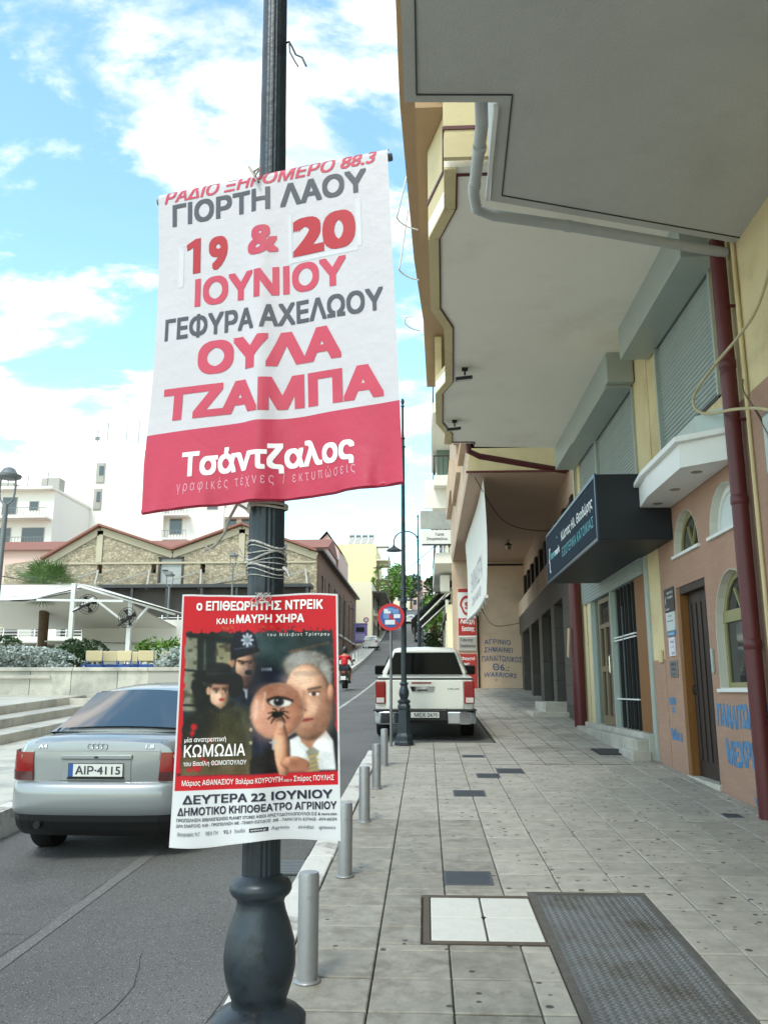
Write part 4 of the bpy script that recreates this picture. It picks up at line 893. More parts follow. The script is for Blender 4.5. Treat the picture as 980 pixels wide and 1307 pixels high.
# plates beside the door
def plate(y0_, y1_, z0, z1, m, lines, lm, label):
    p = thing('wall_plate', label, 'plate', (0, 0, 0)); MB().box(XW-.016, XW-.001, y0_, y1_, z0, z1).build('board', m, p, bevel=.002)
    fn = lambda u, v: (XW-.0175, y1_-(y1_-y0_)*u, z1-(z1-z0)*v)
    PRINT_N[p.name] = Vector((-1, 0, 0))
    for (tx, bx, mm_) in lines: lettering(tx, bx, fn, mm_ or lm, p, bold=.01)
    return p, fn
darkprint = mat('dark_print', (60, 62, 70), .6, var=0); lblue = mat('light_blue_print', (70, 130, 180), .6, var=0); purp = mat('purple_print', (110, 70, 150), .6, var=0)
plate(11.5, 11.95, 2.66, 2.98, mat('dark_plate', (44, 46, 50), .35), [('ΔΙΚΗΓΟΡΟΣ', (.3, .95, .25, .09), None), ('ΓΡΑΦΕΙΟ', (.3, .9, .45, .09), None), ('1ος όροφος', (.05, .5, .92, .10), None), ('(', (.12, .2, .6, .3), None)], ltext, 'black name plate, highest of the plates left of the door')
plate(11.53, 11.93, 2.40, 2.65, mat('pale_plate', (196, 204, 204), .4), [('ΛΟΓΙΣΤΗΣ', (.3, .7, .25, .08), None), ('Οικονομολόγος', (.15, .85, .5, .08), None)], darkprint, 'pale plate directly below the black name plate'); 
plate(11.56, 11.91, 2.33, 2.39, mat('blue_plate', (70, 140, 186), .4), [('ΑΓΡΙΝΙΟ', (.1, .9, .75, .4), None)], ltext, 'narrow light blue strip plate under the pale plate')
plate(11.60, 11.88, 2.06, 2.31, mat('white_plate', (216, 214, 222), .4), [('ΙΑΤΡΕΙΟ', (.3, .9, .3, .1), None), ('Τηλ. 26410', (.3, .9, .55, .08), lblue), ('ΔΕΥ-ΠΑΡ', (.4, .9, .92, .14), purp)], darkprint, 'white notice plate with purple corner left of the door')
plate(11.57, 11.90, 1.78, 2.00, mat('steel_plate_small', (134, 136, 138), .35, metal=.5), [('ΣΥΜΒΟΛΑΙΟ', (.1, .9, .3, .14), None), ('ΓΡΑΦΟΣ', (.2, .8, .6, .12), None), ('Α. ΟΡΟΦΟΣ', (.25, .75, .88, .10), None)], darkprint, 'grey steel plate, lowest beside the door')
ic = tag(MB().box(XW-.03, XW-.001, 10.10, 10.16, 1.80, 2.08).build('intercom', aluminium, bevel=.006), 'slim metal intercom panel between door and arched window', 'intercom')
sk = tag(MB().box(XW-.045, XW-.007, 12.20, 12.34, 1.99, 2.16).build('meter_box', yellow_w, bevel=.008), 'small beige utility box on the pilaster', 'utility box')
# graffiti
spray = mat('blue_spray_paint', (84, 128, 168), .8, var=.25, vs=14)
sprayd = mat('dark_spray_paint', (58, 88, 128), .8, var=.3, vs=10)
def graf(name, label, rows, fn, m, thick, n_=(-1, 0, 0)):
    g = thing(name, label, 'graffiti', (0, 0, 0)); PRINT_N[g.name] = Vector(n_)
    for (tx, bx) in rows: lettering(tx, bx, fn, m, g, bold=thick, shear=random.uniform(-.1, .15), space=1.05)
fw = lambda y0_, z0: (lambda u, v: (XW-.004+.0, y0_-u+.03*sin(5*v), z0-v+.012*sin(9*u)))
graf('graffiti', 'blue spray lettering on terracotta wall below the arched window', [('ΠΑΝΑΙΤΩΛΙΚΟΣ', (0, 1.62, .26, .25)), ('ΜΕΧΡΙ ΛΟΣ', (.22, 1.66, .66, .27)), ('ν', (.9, 1.03, 1.02, .10))], fw(10.15, 1.46), spray, .05)
graf('graffiti', 'small blue spray scrawl on the wall between shop and door', [('του', (0, .32, .22, .13)), ('*', (.13, .25, .38, .14)), ('Βαλα ο', (0, .48, .68, .16))], fw(12.08, 1.62), spray, .055)
# red drainpipe with joints + conduit
dp = thing_part('drainpipe', tb)
MB().path([(3.24, 8.62, .38), (3.24, 8.62, 6.45)], .082, 20).build('pipe', winered, dp, smooth=True)
for z in (2.05, 3.52, 5.0): MB().lathe([(.082, -.05), (.089, -.04), (.089, .04), (.082, .05)], 20, (3.24, 8.62, z)).build('joint', winered, dp, smooth=True)
for z in (1.3, 4.35, 5.62): MB().box(3.28, 3.36, 8.52, 8.54, z, z+.03).build('bracket', winered, dp)
MB().path([(3.33, 8.42, .3), (3.33, 8.42, 6.9)], .022, 8).build('conduit', yellow_w, tb, smooth=True)
# roller shutters: every slat is a part
def shutter(y0_, y1_, z0, z1, name='roller_shutter'):
    s_ = thing_part(name, tb)
    n = int((z1-z0)/.062); b = MB(); pr = [(0, 0), (-.013, .012), (-.016, .028), (-.013, .044), (0, .056), (.0, .060), (.010, .060), (.010, 0)]
    vs = [(XW+.05+p[0], y, p[1]) for y in (y0_+.05, y1_-.05) for p in pr]; k = len(pr)
    b.add(vs, [(i, (i+1) % k, k+(i+1) % k, k+i) for i in range(k)]+[tuple(range(k))[::-1], tuple(range(k, 2*k))])
    s0 = None
    for i in range(n):
        if s0 is None: s0 = b.build('slat', shutm, s_); s0.location = (0, 0, z0+.03); continue
        copy_obj(s0, (0, 0, z0+.03+i*.062), s_)
    for (a, c) in ((y0_, y0_+.05), (y1_-.05, y1_)): MB().box(XW-.02, XW+.07, a, c, z0, z1).build('guide_rail', aluminium, s_)
    MB().box(XW-.0, XW+.06, y0_+.05, y1_-.05, z0-.02, z0+.03).build('bottom_bar', black, s_)
    return s_
shutter(9.2, 11.62, 4.88, 6.62); shutter(13.0, 16.0, 4.92, 6.5); shutter(16.0, 18.3, 4.92, 6.5)
MB().box(XW+.10, XW+.13, 9.2, 18.3, 4.87, 6.6).build('window_backing', dark_in, tb)
# shutter boxes hanging under the balcony
for (a, c) in ((8.9, 11.95), (12.85, 18.35)): MB().box(XW-.42, XW+.0, a, c, 6.42, 6.93).build('shutter_box', aluminium, tb, bevel=.008)
MB().box(XW-.415, XW-.0, 13.0, 16.2, 6.38, 6.415).build('box_trim', aluminium, tb)
# balcony B
ZB = 6.92
lineB = [(1.12, 7.95), (.37, 7.95), (.385, 8.56), (.21, 9.2), (.25, 11.1), (.45, 11.75), (.52, 14.0), (.35, 14.6), (.38, 16.3), (.60, 17.1), (.62, 17.7), (1.1, 17.72)]
def offs(l, d):
    o_ = []
    for i, p in enumerate(l):
        a = Vector(l[max(i-1, 0)]); c = Vector(l[min(i+1, len(l)-1)]); t_ = (c-a).normalized(); o_.append((p[0]-t_.y*d*1.0, p[1]+t_.x*d*0+(0)))
    return o_
core = lineB[1:11]
outB = [(p[0]-.13, p[1]+(-.13 if i == 0 else (.10 if i == 9 else 0))) for i, p in enumerate(core)]
MB().prism([(6.4, 7.70)]+[(.24, 7.82)]+outB[1:-1]+[(.49, 17.82), (1.12, 17.84), (1.12, 18.1), (6.4, 18.6)], MP, ZB, ZB+.2).build('balcony_slab', soff_beige, tb)
b = MB()
rl = [(6, 7.93)]+core+[(1.1, 17.72), (1.1, 17.98)]
for p, q in zip(rl, rl[1:]): b.beam((p[0], p[1], ZB-.008), (q[0], q[1], ZB-.008), .03, .022)
b.build('red_drip_edge', winered, tb)
b = MB()
rim = [(.24, 7.82)]+outB[1:-1]+[(.49, 17.82)]
for p, q in zip(rim, rim[1:]): b.beam((p[0]+.06, p[1], ZB-.012), (q[0]+.06, q[1], ZB-.012), .125, .03)
b.beam((.24, 7.88), (5, 7.88), .1, .1) if False else None
b.build('rim_band', yellow_w, tb)
def parapet(pts, z0, z1, m, name='parapet', th=.12):
    b = MB(); n = len(pts); vs = []
    for (x, y) in pts:
        for z in (z0, z1):
            for dx in (0, th): vs.append((x+dx, y, z))
    fs = []
    for i in range(n-1):
        a = i*4; c = a+4; fs += [(a, c, c+2, a+2), (a+1, a+3, c+3, c+1), (a+2, c+2, c+3, a+3), (a, a+1, c+1, c)]
    fs += [(0, 2, 3, 1), ((n-1)*4, (n-1)*4+1, (n-1)*4+3, (n-1)*4+2)]
    return b.add(vs, fs).build(name, m, tb)
rp = [(p[0], p[1]) for p in rim]
parapet([(x, y) for x, y in rp[:4]], ZB+.2, ZB+1.15, yellow_w)
parapet([(x, y) for x, y in rp[3:5]], ZB+.2, ZB+.45, yellow_w); parapet([(x, y) for x, y in rp[5:7]], ZB+.2, ZB+.3, yellow_w); parapet([(x, y) for x, y in rp[6:]], ZB+.2, ZB+1.1, yellow_w)
MB().box(.25, 3.4, 7.80, 7.92, ZB+.2, ZB+1.15).build('parapet_end', yellow_w, tb); MB().box(.232, 6.4, 7.64, 7.70, ZB-.01, ZB+.22).build('slab_edge_band', yellow_w, tb)
b = MB(); b.box(.235, 3.4, 7.785, 7.80, ZB+.42, ZB+.46); b.beam((.235, 7.8, ZB+.44), (rp[1][0]-.006, rp[1][1], ZB+.44), .02, .04); b.beam((rp[1][0]-.006, rp[1][1], ZB+.44), (rp[2][0]-.006, rp[2][1], ZB+.44), .02, .04); b.build('red_line', winered, tb)
for (i, j) in ((4, 5),):
    for k in range(3):
        z = ZB+.45+k*.25; MB().path([(rp[i][0]+.05, rp[i][1], z), (rp[j][0]+.05, rp[j][1], z)], .05, 10).build('railing_tube', yellow_w, tb, smooth=True)
for k in range(3): MB().path([(.30, 7.95, ZB+1.28+k*.14), (.12, 9.1, ZB+1.28+k*.14)], .03, 8).build('railing_tube', yellow_w, tb, smooth=True)
# flower-box like beams and the balcony floors above
MB().prism([(-.06, 8.4), (.02, 14.5), (.08, 17.4), (.5, 17.4), (.5, 8.4)], MP, ZB+1.16, ZB+1.25).build('awning_box', soff_brown, tb)
MB().prism([(-.28, 6.5), (-.30, 10.8), (-.16, 15.3), (.08, 19.2), (3, 19.2), (3, 6.5)], MP, 10.0, 10.2).build('balcony_slab', soff_brown, tb)
MB().prism([(-.30, 6.5), (-.32, 10.8), (-.18, 15.3), (.05, 19.3), (3, 19.3), (3, 6.5)], MP, 13.2, 13.4).build('balcony_slab', soff_brown, tb)
parapet([(-.29, 6.5), (-.31, 10.8), (-.17, 15.3), (.07, 19.2)], 10.2, 11.1, yellow_w); parapet([(-.29, 6.5), (-.31, 10.8), (-.17, 15.3), (.07, 19.2)], 13.4, 14.3, yellow_w)
for (y, z) in ((7.7, 9.9), (8.0, 9.85), (12.6, 9.3), (13.6, 8.9), (18.0, 9.9)):
    MB().path(smoothp([(-.24, y, 10.02), (-.38, y+.03, z+.12), (-.40, y+.1, z), (-.25, y+.2, z-.08), (-.06, y+.25, z-.12)]), .014, 6).build('awning_hook', white_p, tb, smooth=True)
# floodlights under the balcony
for (x, y, lb) in ((.70, 13.4, 'nearer small floodlight fixed under the beige balcony'), (.62, 16.2, 'farther small floodlight fixed under the beige balcony')):
    fl = thing('floodlight', lb, 'floodlight', (x, y, ZB)); MB().box(-.05, .05, -.03, .03, -.05, 0).build('mount', black, fl); MB().path([(0, 0, -.04), (0, .0, -.13)], .016, 8).build('bracket', black, fl)
    o = MB().box(-.16, .12, -.11, .11, -.035, .02).build('housing', black, fl, bevel=.006, loc=(0, .02, -.17)); o.rotation_euler = (R(14), R(-6), 0)
    g_ = MB().box(-.14, .10, -.095, .095, -.044, -.037).build('glass', mat('lamp_glass', (190, 196, 190), .2), fl, loc=(0, .02, -.17)); g_.rotation_euler = (R(14), R(-6), 0)
# canopy over the door
cn = thing_part('door_canopy', tb)
cp_ = [(3.34, 8.85), (2.86, 9.25), (2.86, 10.7), (2.93, 11.35), (3.34, 12.35)]
MB().prism(cp_, MP, 4.04, 4.32).build('canopy_body', white_p, cn); MB().prism([(3.34, 8.78), (2.80, 9.2), (2.80, 10.75), (2.87, 11.42), (3.34, 12.45)], MP, 4.32, 4.39).build('canopy_cornice', white_p, cn, bevel=.01)
MB().prism([(3.34, 8.75), (3.05, 9.2), (3.05, 11.3), (3.34, 12.2)], MP, 4.39, 4.62).build('sloped_top', aluminium, cn)
for y in (9.45, 10.3, 11.1): MB().lathe([(.001, -.004), (.065, -.004), (.065, .01)], 20, (3.10, y, 4.04)).build('downlight', mat('downlight_recess', (130, 122, 100), .4), cn)
# service box and cables right of the pipe
jb = thing('junction_box', 'grey cable junction box on the wall at the right edge', 'junction box', (3.30, 7.75, 3.55)); MB().box(-.09, .05, -.30, .06, 0, .62).build('box', galv, jb, bevel=.012); MB().box(-.1, -.09, -.27, .03, .04, .58).build('cover', aluminium, jb, bevel=.006)
cab = [(3.1, 6.9, 5.42), (3.12, 7.4, 5.12), (3.08, 7.8, 4.99), (3.06, 8.5, 4.95), (3.06, 9.1, 4.90), (3.05, 9.22, 4.78), (3.06, 9.05, 4.62), (3.08, 8.7, 4.49), (3.10, 8.2, 4.36), (3.14, 7.7, 4.20), (3.2, 7.5, 4.10)]
tag(MB().path(smoothp(cab), .016, 8).build('hanging_cable', mat('cable_beige', (178, 168, 130), .6), smooth=True), 'thick beige cable looping in front of the dark red drainpipe', 'cable')
for (pp, lb) in (([(3.30, 8.40, 4.75), (3.22, 8.2, 4.55), (3.2, 7.95, 4.30), (3.2, 7.8, 4.1), (3.2, 7.65, 3.9)], 'thin dark cable from the conduit to the junction box'), ([(3.24, 8.0, 4.28), (3.22, 7.85, 4.15), (3.2, 7.6, 3.8), (3.2, 7.4, 3.72)], 'second thin cable beside the junction box')):
    tag(MB().path(smoothp(pp), .008, 6).build('thin_cable', mat('cable_brown', (92, 84, 68), .6), smooth=True), lb, 'cable')

# shop front with grille door
sf = thing_part('shop_front', tb)
MB().box(XW-.10, XW+.3, 12.9, 18.0, .3, .98).build('stone_plinth', marble, sf, bevel=.01)
MB().box(2.98, XW-.10, 12.85, 13.75, .40, .74).build('step', marble, sf, bevel=.01); MB().box(3.08, XW-.10, 13.0, 18.0, .3, .90).build('ledge', marble, sf, bevel=.01)
MB().box(XW-.03, XW+.08, 12.75, 12.93, .45, 3.88).build('grey_frame', aluminium, sf)
MB().box(XW-.0, XW+.12, 12.98, 13.62, .98, 3.6).build('wood_post', woodm, sf, bevel=.01); MB().box(XW+.02, XW+.12, 13.66, 13.75, .98, 3.6).build('wood_post', woodm, sf)
MB().box(XW-.02, XW+.1, 17.2, 17.6, .98, 3.6).build('wood_post', yellow_w, sf)
for y in (15.35, 17.15): MB().box(XW-.03, XW+.1, y, y+.07, .98, 3.6).build('mullion', aluminium, sf)
MB().box(XW-.05, XW+.12, 12.95, 17.9, 3.35, 3.9).build('rolled_shutter_box', shutm, sf)
b = MB()
for k in range(8): b.box(XW-.062, XW-.05, 12.97, 17.9, 3.38+k*.062, 3.38+k*.062+.045)
b.build('rolled_slats', shutm, sf)
MB().box(XW+.05, XW+.06, 13.7, 17.2, .98, 3.36).build('glass_pane', pane_g, sf)
b = MB()
for y in (13.9, 14.2, 14.45, 14.7, 15.0): b.box(XW+.01, XW+.05, y, y+.035, .98, 3.35)
b.build('door_bars', black, sf)
b = MB()
for k in range(56): b.lathe([(.001, 0), (.014, .012), (.014, .024), (.001, .036)], 6, (XW+.0, 14.62, 1.0+k*.036))
b.build('hanging_chain', galv, sf)['kind'] = 'stuff'
b = MB()
for z in (1.45, 2.45, 2.50): b.box(XW-.0, XW+.03, 13.8, 15.35, z, z+.022)
b.build('white_stripe', white_p, sf)
dl = thing_part('shop_door', tb)
MB().prism(rect(15.45, 16.55, .99, 3.30), MX(XW-.012), 0, .06, holes=[rect(15.6, 15.98, 1.15, 1.95), rect(16.08, 16.42, 1.15, 1.95), rect(15.6, 15.98, 2.05, 2.75), rect(16.08, 16.42, 2.05, 2.75), rect(15.6, 16.42, 2.83, 3.22)]).build('door_leaf', woodg, dl)
MB().box(XW+.02, XW+.03, 15.5, 16.5, 1.05, 3.25).build('pane', glassd, dl); MB().path([(XW-.04, 15.53, 1.9), (XW-.06, 15.53, 1.92), (XW-.06, 15.53, 2.2), (XW-.04, 15.53, 2.22)], .012, 8).build('handle', chrome, dl)
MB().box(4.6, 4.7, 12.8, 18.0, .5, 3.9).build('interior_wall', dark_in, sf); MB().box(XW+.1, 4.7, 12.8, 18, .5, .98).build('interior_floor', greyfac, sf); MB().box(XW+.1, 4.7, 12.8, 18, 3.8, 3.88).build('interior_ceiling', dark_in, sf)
MB().box(3.75, 4.3, 14.0, 15.2, .98, 1.5).build('display_table', white_p, sf); MB().box(3.9, 4.2, 14.2, 14.9, 1.5, 1.9).build('display_box', beigech, sf)
bx = MB().path([(3.22, 18.33, gz(18.3)), (3.22, 18.33, 3.9)], .13, 24).build('column', winered, tb, smooth=True)
MB().path([(3.05, 18.25, 2.9), (3.02, 18.3, 2.3)], .03, 8).build('column_bracket', beige_w, tb)
# signs
ss = thing('shop_sign', 'long dark blue box sign with white handwriting over the shop front', 'shop sign', (0, 0, 0)); PRINT_N[ss.name] = Vector((-1, 0, 0))
MB().box(2.352, 3.34, 11.36, 16.12, 3.60, 4.52).build('box', navyd, ss, bevel=.01); MB().box(2.343, 2.352, 11.42, 16.06, 3.66, 4.46).build('face_panel', navy, ss)
b = MB()
for (a, c, d, e) in ((11.35, 16.13, 3.59, 3.64), (11.35, 16.13, 4.48, 4.53), (11.35, 11.40, 3.64, 4.48), (16.08, 16.13, 3.64, 4.48)): b.box(2.335, 2.36, a, c, d, e)
b.build('edge_frame', mat('sign_edge', (34, 66, 88), .3), ss)
fn = lambda u, v: (2.3415, 16.06-4.64*u, 4.46-.80*v)
lettering('Κώστας Ηλ. Θεοδώρης', (.36, .955, .43, .20), fn, ltext, ss, bold=.012, shear=.05); lettering('ΕΣΩΤΕΡΙΚΑ ΚΑΤΟΙΚΙΑΣ', (.37, .955, .78, .19), fn, ttext, ss, bold=.006, space=1.1)
lettering('{', (.035, .075, .76, .46), fn, ltext, ss, bold=.01); lettering('home', (.09, .20, .60, .19), fn, ttext, ss, bold=.03); lettering('mark', (.20, .31, .60, .17), fn, ltext, ss, bold=.03); lettering("'", (.25, .27, .32, .1), fn, ttext, ss, bold=.02)

# ------------------------------------------------------------ arcade building with graffiti wall
ab = thing('arcade_building', 'pinkish building with deep arcade, brown soffit and graffiti wall past the shop', 'building', (0, 0, 0))
MB().prism([(1.12, 20.8), (1.18, 37), (9, 37), (9, 20.8)], MP, 7.02, 7.3).build('soffit', soff_pink, ab)
MB().box(1.16, 9, 20.9, 37, 7.3, 22).build('upper_wall', beige_w, ab)
b = MB(); b.box(1.10, 6.5, 20.72, 20.8, 7.0, 7.32); b.build('fascia_lower', yellow_w, ab)
MB().box(1.14, 6.5, 20.76, 20.9, 7.32, 7.66).build('fascia_upper', yellow_w, ab); MB().box(1.06, 6.5, 20.70, 20.72, 6.99, 7.05).build('fascia_trim', winered, ab)
MB().box(1.16, 9, 20.9, 21, 7.66, 22).build('end_wall', beige_w, ab)
for (y0_, y1_, z0, z1, dx) in ((21, 24.5, 8.2, 8.4, .16), (21, 26, 9.3, 10.4, .22), (26, 31, 8.4, 9.4, .14), (31, 36.5, 9.0, 10.2, .20), (26, 32, 11.4, 12.6, .24), (21, 25.5, 12.2, 13.4, .2), (32, 37, 12.6, 13.9, .25)):
    MB().box(1.16-dx, 1.16, y0_, y1_, z0, z1).build('balcony_front', beige_w, ab)
MB().box(2.25, 4.4, 36.0, 36.3, 1.2, 7.02).build('graffiti_wall', beige_w, ab)
MB().box(1.15, 2.16, 35.75, 36.3, 1.2, 7.02).build('pier', beige_w, ab)
MB().box(2.16, 2.25, 36.06, 36.3, 1.2, 7.02).build('dark_gap', stone_d, ab); MB().box(2.25, 4.25, 35.97, 36.0, 6.85, 6.93).build('beam_line', black, ab)
sr = thing_part('shops', ab, (3.62, 20.0, 0), -math.atan(.57/16))
MB().box(-.25, .3, 0, 17, 4.62, 5.22).build('yellow_band', beige_w, sr); MB().box(-.24, .3, .0, 17, 3.9, 4.62).build('stone_fascia', stone_d, sr)
MB().box(0, .3, 0, 17, 6.3, 7.02).build('upper_band', soff_pink, sr); MB().box(.18, .22, 0, 17, 5.22, 6.3).build('upper_glass', glassd, sr)
for k in range(10): MB().box(-.05, .2, .2+k*1.65, .45+k*1.65+.2, 5.22, 6.3).build('window_mullion', woodd, sr)
for (a, c) in ((0, 1.3), (3.2, 4.0), (6.6, 7.6), (10.4, 11.2), (14.2, 15.2)):
    p_ = thing_part('stone_pillar', sr); z = .4
    z = .8+.047*a
    while z < 3.9: MB().box(-.24, .25, a, c, z+.003, min(z+.46, 3.9)-.003).build('stone_panel', stone_d, p_); z += .46
MB().box(.05, .07, 0, 16, .9, 3.9).build('shop_glass', pane_g, sr)
for a in (1.4, 2.25, 3.1, 4.1, 5.3, 6.5, 7.7, 9., 10.3, 11.3, 12.7, 14.1): MB().box(.0, .1, a, a+.07, .9, 3.9).build('mullion', black, sr)
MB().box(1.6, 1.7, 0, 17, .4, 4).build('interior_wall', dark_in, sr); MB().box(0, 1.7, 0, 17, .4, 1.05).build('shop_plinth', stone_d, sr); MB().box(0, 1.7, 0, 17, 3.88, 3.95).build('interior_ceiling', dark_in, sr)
for (a, h, w_) in ((.9, .20, 1.2), (1.5, .40, .8)): MB().box(-.02-w_*.9, -.0, a, a+2.8, .3, gz(20.5+a)+h-.12).build('step', marble, sr, bevel=.01)
for k, a in enumerate((2.0, 4.8, 8.4, 12.)): MB().box(.8, 1.3, a, a+.7, 1.05, 1.7+.2*(k % 2)).build('shop_display', (white_p, beigech, bluechair, galv)[k], sr)
MB().box(4.25, 4.6, 36, 44, 1.0, 7.0).build('side_wall', beige_w, ab)
o = thing('soffit_lantern', 'small black lantern hanging from the arcade soffit', 'lantern', (3.05, 30.6, 7.02)); MB().path([(0, 0, 0), (0, 0, -.12)], .012, 6).build('stem', black, o)
MB().lathe([(.02, -.1), (.14, -.18), (.15, -.20), (.13, -.21)], 6).build('cap', black, o); MB().lathe([(.10, -.21), (.08, -.36), (.03, -.38)], 6).build('glass', mat('lantern_glass', (160, 150, 120), .3), o)
graf('graffiti', 'dark spray lettering in five lines on the beige arcade end wall', [('ΑΓΡΙΝΙΟ', (.12, 1.22, .27, .26)), ('ΣΗΜΑΙΝΕΙ', (.10, 1.30, .70, .27)), ('ΠΑΝΑΙΤΩΛΙΚΟΣ', (0, 1.68, 1.20, .30)), ('Θ6.:', (.45, 1.12, 1.70, .36)), ('WARRIORS', (.08, 1.42, 2.06, .27)), ('2', (.55, .62, 2.28, .13))], lambda u, v: (2.34+u, 35.994, 3.70-v*.76+.03*sin(3*u)), sprayd, .012, (0, -1, 0))
# signs on the pier
rsg = thing('optician_sign', 'tall red and white sign with shield emblem on the pier', 'sign', (0, 0, 0)); PRINT_N[rsg.name] = Vector((0, -1, 0))
redsg = mat('sign_board_red', (168, 44, 38), .5, var=.05)
MB().box(1.36, 2.12, 35.66, 35.745, 3.25, 5.86).build('board', white_p, rsg)
MB().box(1.37, 2.11, 35.652, 35.66, 5.68, 5.84).build('red_strip', redsg, rsg); MB().box(1.37, 2.11, 35.652, 35.66, 3.86, 4.58).build('red_panel', redsg, rsg); MB().box(1.37, 2.11, 35.652, 35.66, 3.28, 3.80).build('grey_panel', greyfac, rsg)
shp = [(1.74+.30*cos(a)*(1 if sin(a) > -.2 else .8), 5.12+.42*sin(a)) for a in [2*pi*k/20 for k in range(20)]]
ins = [(1.74+(x-1.74)*.72, 5.12+(z-5.12)*.72) for x, z in shp]
MB().prism(shp, MY(35.648), 0, .012, holes=[ins]).build('emblem', redsg, rsg)
fn = lambda u, v: (1.37+.74*u, 35.648, 5.84-2.56*v)
lettering('S', (.38, .62, .34, .12), fn, redsg, rsg, bold=.04); lettering('Λεσχη', (.1, .9, .575, .075), fn, ltext, rsg, bold=.03); lettering('Εκπ/σης', (.2, .9, .70, .075), fn, ltext, rsg, bold=.03)
lettering('Γιάννης', (.1, .8, .87, .05), fn, darkprint, rsg, bold=.03); lettering('Παπαδόπουλος', (.08, .95, .965, .05), fn, darkprint, rsg, bold=.03)
rb_ = thing('red_board', 'lower red board with white handwritten strokes on the pier', 'sign', (0, 0, 0)); PRINT_N[rb_.name] = Vector((0, -1, 0))
MB().box(1.40, 2.10, 35.68, 35.745, 1.55, 3.10).build('board', redsg, rb_); fn = lambda u, v: (1.40+.7*u, 35.676, 3.1-1.55*v)
for (tx, bx) in (('Φαγητό', (.1, .9, .16, .08)), ('Καφές', (.1, .6, .30, .08)), ('Μεζέδες', (.1, .7, .44, .08)), ('Τοστ', (.1, .5, .57, .08)), ('Κρέπες', (.1, .62, .70, .08)), ('Βάφλες', (.1, .7, .84, .08))): lettering(tx, bx, fn, ltext, rb_, bold=.015, shear=.2)
# hanging white banner
hb = thing('hanging_banner', 'large white banner hanging from the arcade edge', 'banner', (0, 0, 0))
def hbs(u, v): return Vector((1.52+.06*sin(3*v)+.03*sin(5*u), 21.2+u*9.6, (6.98-(.1*u))*(1-v)+(3.92+.18*u-.0*u)*v-.06*sin(pi*u)*v))
MB().grid(hbs, 24, 16).build('cloth', canvas_w, hb, smooth=True); MB().path([hbs(k/16, 1)+Vector((0, 0, 0)) for k in range(17)], .05, 8).build('hem', canvas_w, hb, smooth=True)
for k in range(8): MB().path([hbs(.05+k*.12, 1), hbs(.05+k*.12, 1)+Vector((0, 0, -.16))], .015, 4).build('tie', greyfac, hb)
fp = mat('faded_grey_print', (176, 178, 184), .8, var=0); PRINT_N[hb.name] = Vector((-1, 0, 0))
lettering('ΕΝΟΙΚΙΑΖΕΤΑΙ', (.25, .75, .72, .22), lambda u, v: hbs(1-u, v)+Vector((-.02, 0, 0)), fp, hb, cuts=(12, 8)); lettering('26410', (.3, .7, .88, .1), lambda u, v: hbs(1-u, v)+Vector((-.02, 0, 0)), fp, hb, cuts=(12, 8))
for pts, lb in (([(1.3, 21, 6.95), (2.2, 23, 6.2), (3.4, 24, 6.1), (3.9, 24.5, 6.4)], 'thin cable drooping across the arcade soffit'), ([(1.9, 30, 4.6), (2.6, 33, 4.1), (3.6, 35.5, 4.3), (4.1, 35.8, 4.45)], 'thin cable across the graffiti wall')):
    tag(MB().path(smoothp(pts), .012, 5).build('wall_cable', black), lb, 'cable')
MB().path([(.98, 18.2, 7.15), (1.0, 18.25, 6.86), (1.25, 18.4, 6.78), (3.3, 19.2, 6.62)], .07, 12).build('brown_gutter_pipe', winered, tb, smooth=True)

# ------------------------------------------------------------ generic far building with real windows and balconies
def facade_block(name, label, x0, x1, y0_, y1_, z0, z1, m, wins=(), side=None, roofm=None, holes_side=()):
    t = thing(name, label, 'building', (0, 0, 0))
    MB().box(x0, x1, y0_, y1_, z0, z1).build('wall', m, t)
    for (a, c, d, e) in wins:
        w = thing_part('window', t); MB().box(a, c, y0_-.06, y0_+.001, d, e).build('frame', greyfac, w); MB().box(a+.08, c-.08, y0_-.075, y0_-.06, d+.08, e-.08).build('pane', glassb, w)
    for (a, c, d, e, s_) in holes_side:
        w = thing_part('window', t); X = x1 if s_ > 0 else x0
        MB().box(min(X, X+s_*.06), max(X, X+s_*.06), a, c, d, e).build('frame', greyfac, w); MB().box(min(X+s_*.06, X+s_*.075), max(X+s_*.06, X+s_*.075), a+.08, c-.08, d+.08, e-.08).build('pane', glassb, w)
    return t
def balcony(t, x0, x1, y0_, y1_, z, m=whitefac, rail=True, solid=False, dirx=0):
    b_ = thing_part('balcony', t); MB().box(x0, x1, y0_, y1_, z, z+.2).build('slab', m, b_)
    if solid: MB().box(x0, x1, y0_, y0_+.1, z+.2, z+1.1).build('parapet', m, b_)
    elif rail:
        r_ = MB(); r_.box(x0, x1, y0_, y0_+.05, z+1.1, z+1.16); n = max(2, int((x1-x0)/.35)); 
        for k in range(n+1): xx = x0+(x1-x0)*k/n; r_.box(xx-.02, xx+.02, y0_, y0_+.04, z+.2, z+1.1)
        if dirx: 
            X = x1 if dirx > 0 else x0; r_.box(X-.05, X, y0_, y1_, z+1.1, z+1.16); n = max(2, int((y1_-y0_)/.5))
            for k in range(n+1): yy = y0_+(y1_-y0_)*k/n; r_.box(X-.04, X, yy-.02, yy+.02, z+.2, z+1.1)
        r_.build('railing', galv, b_)
    return b_
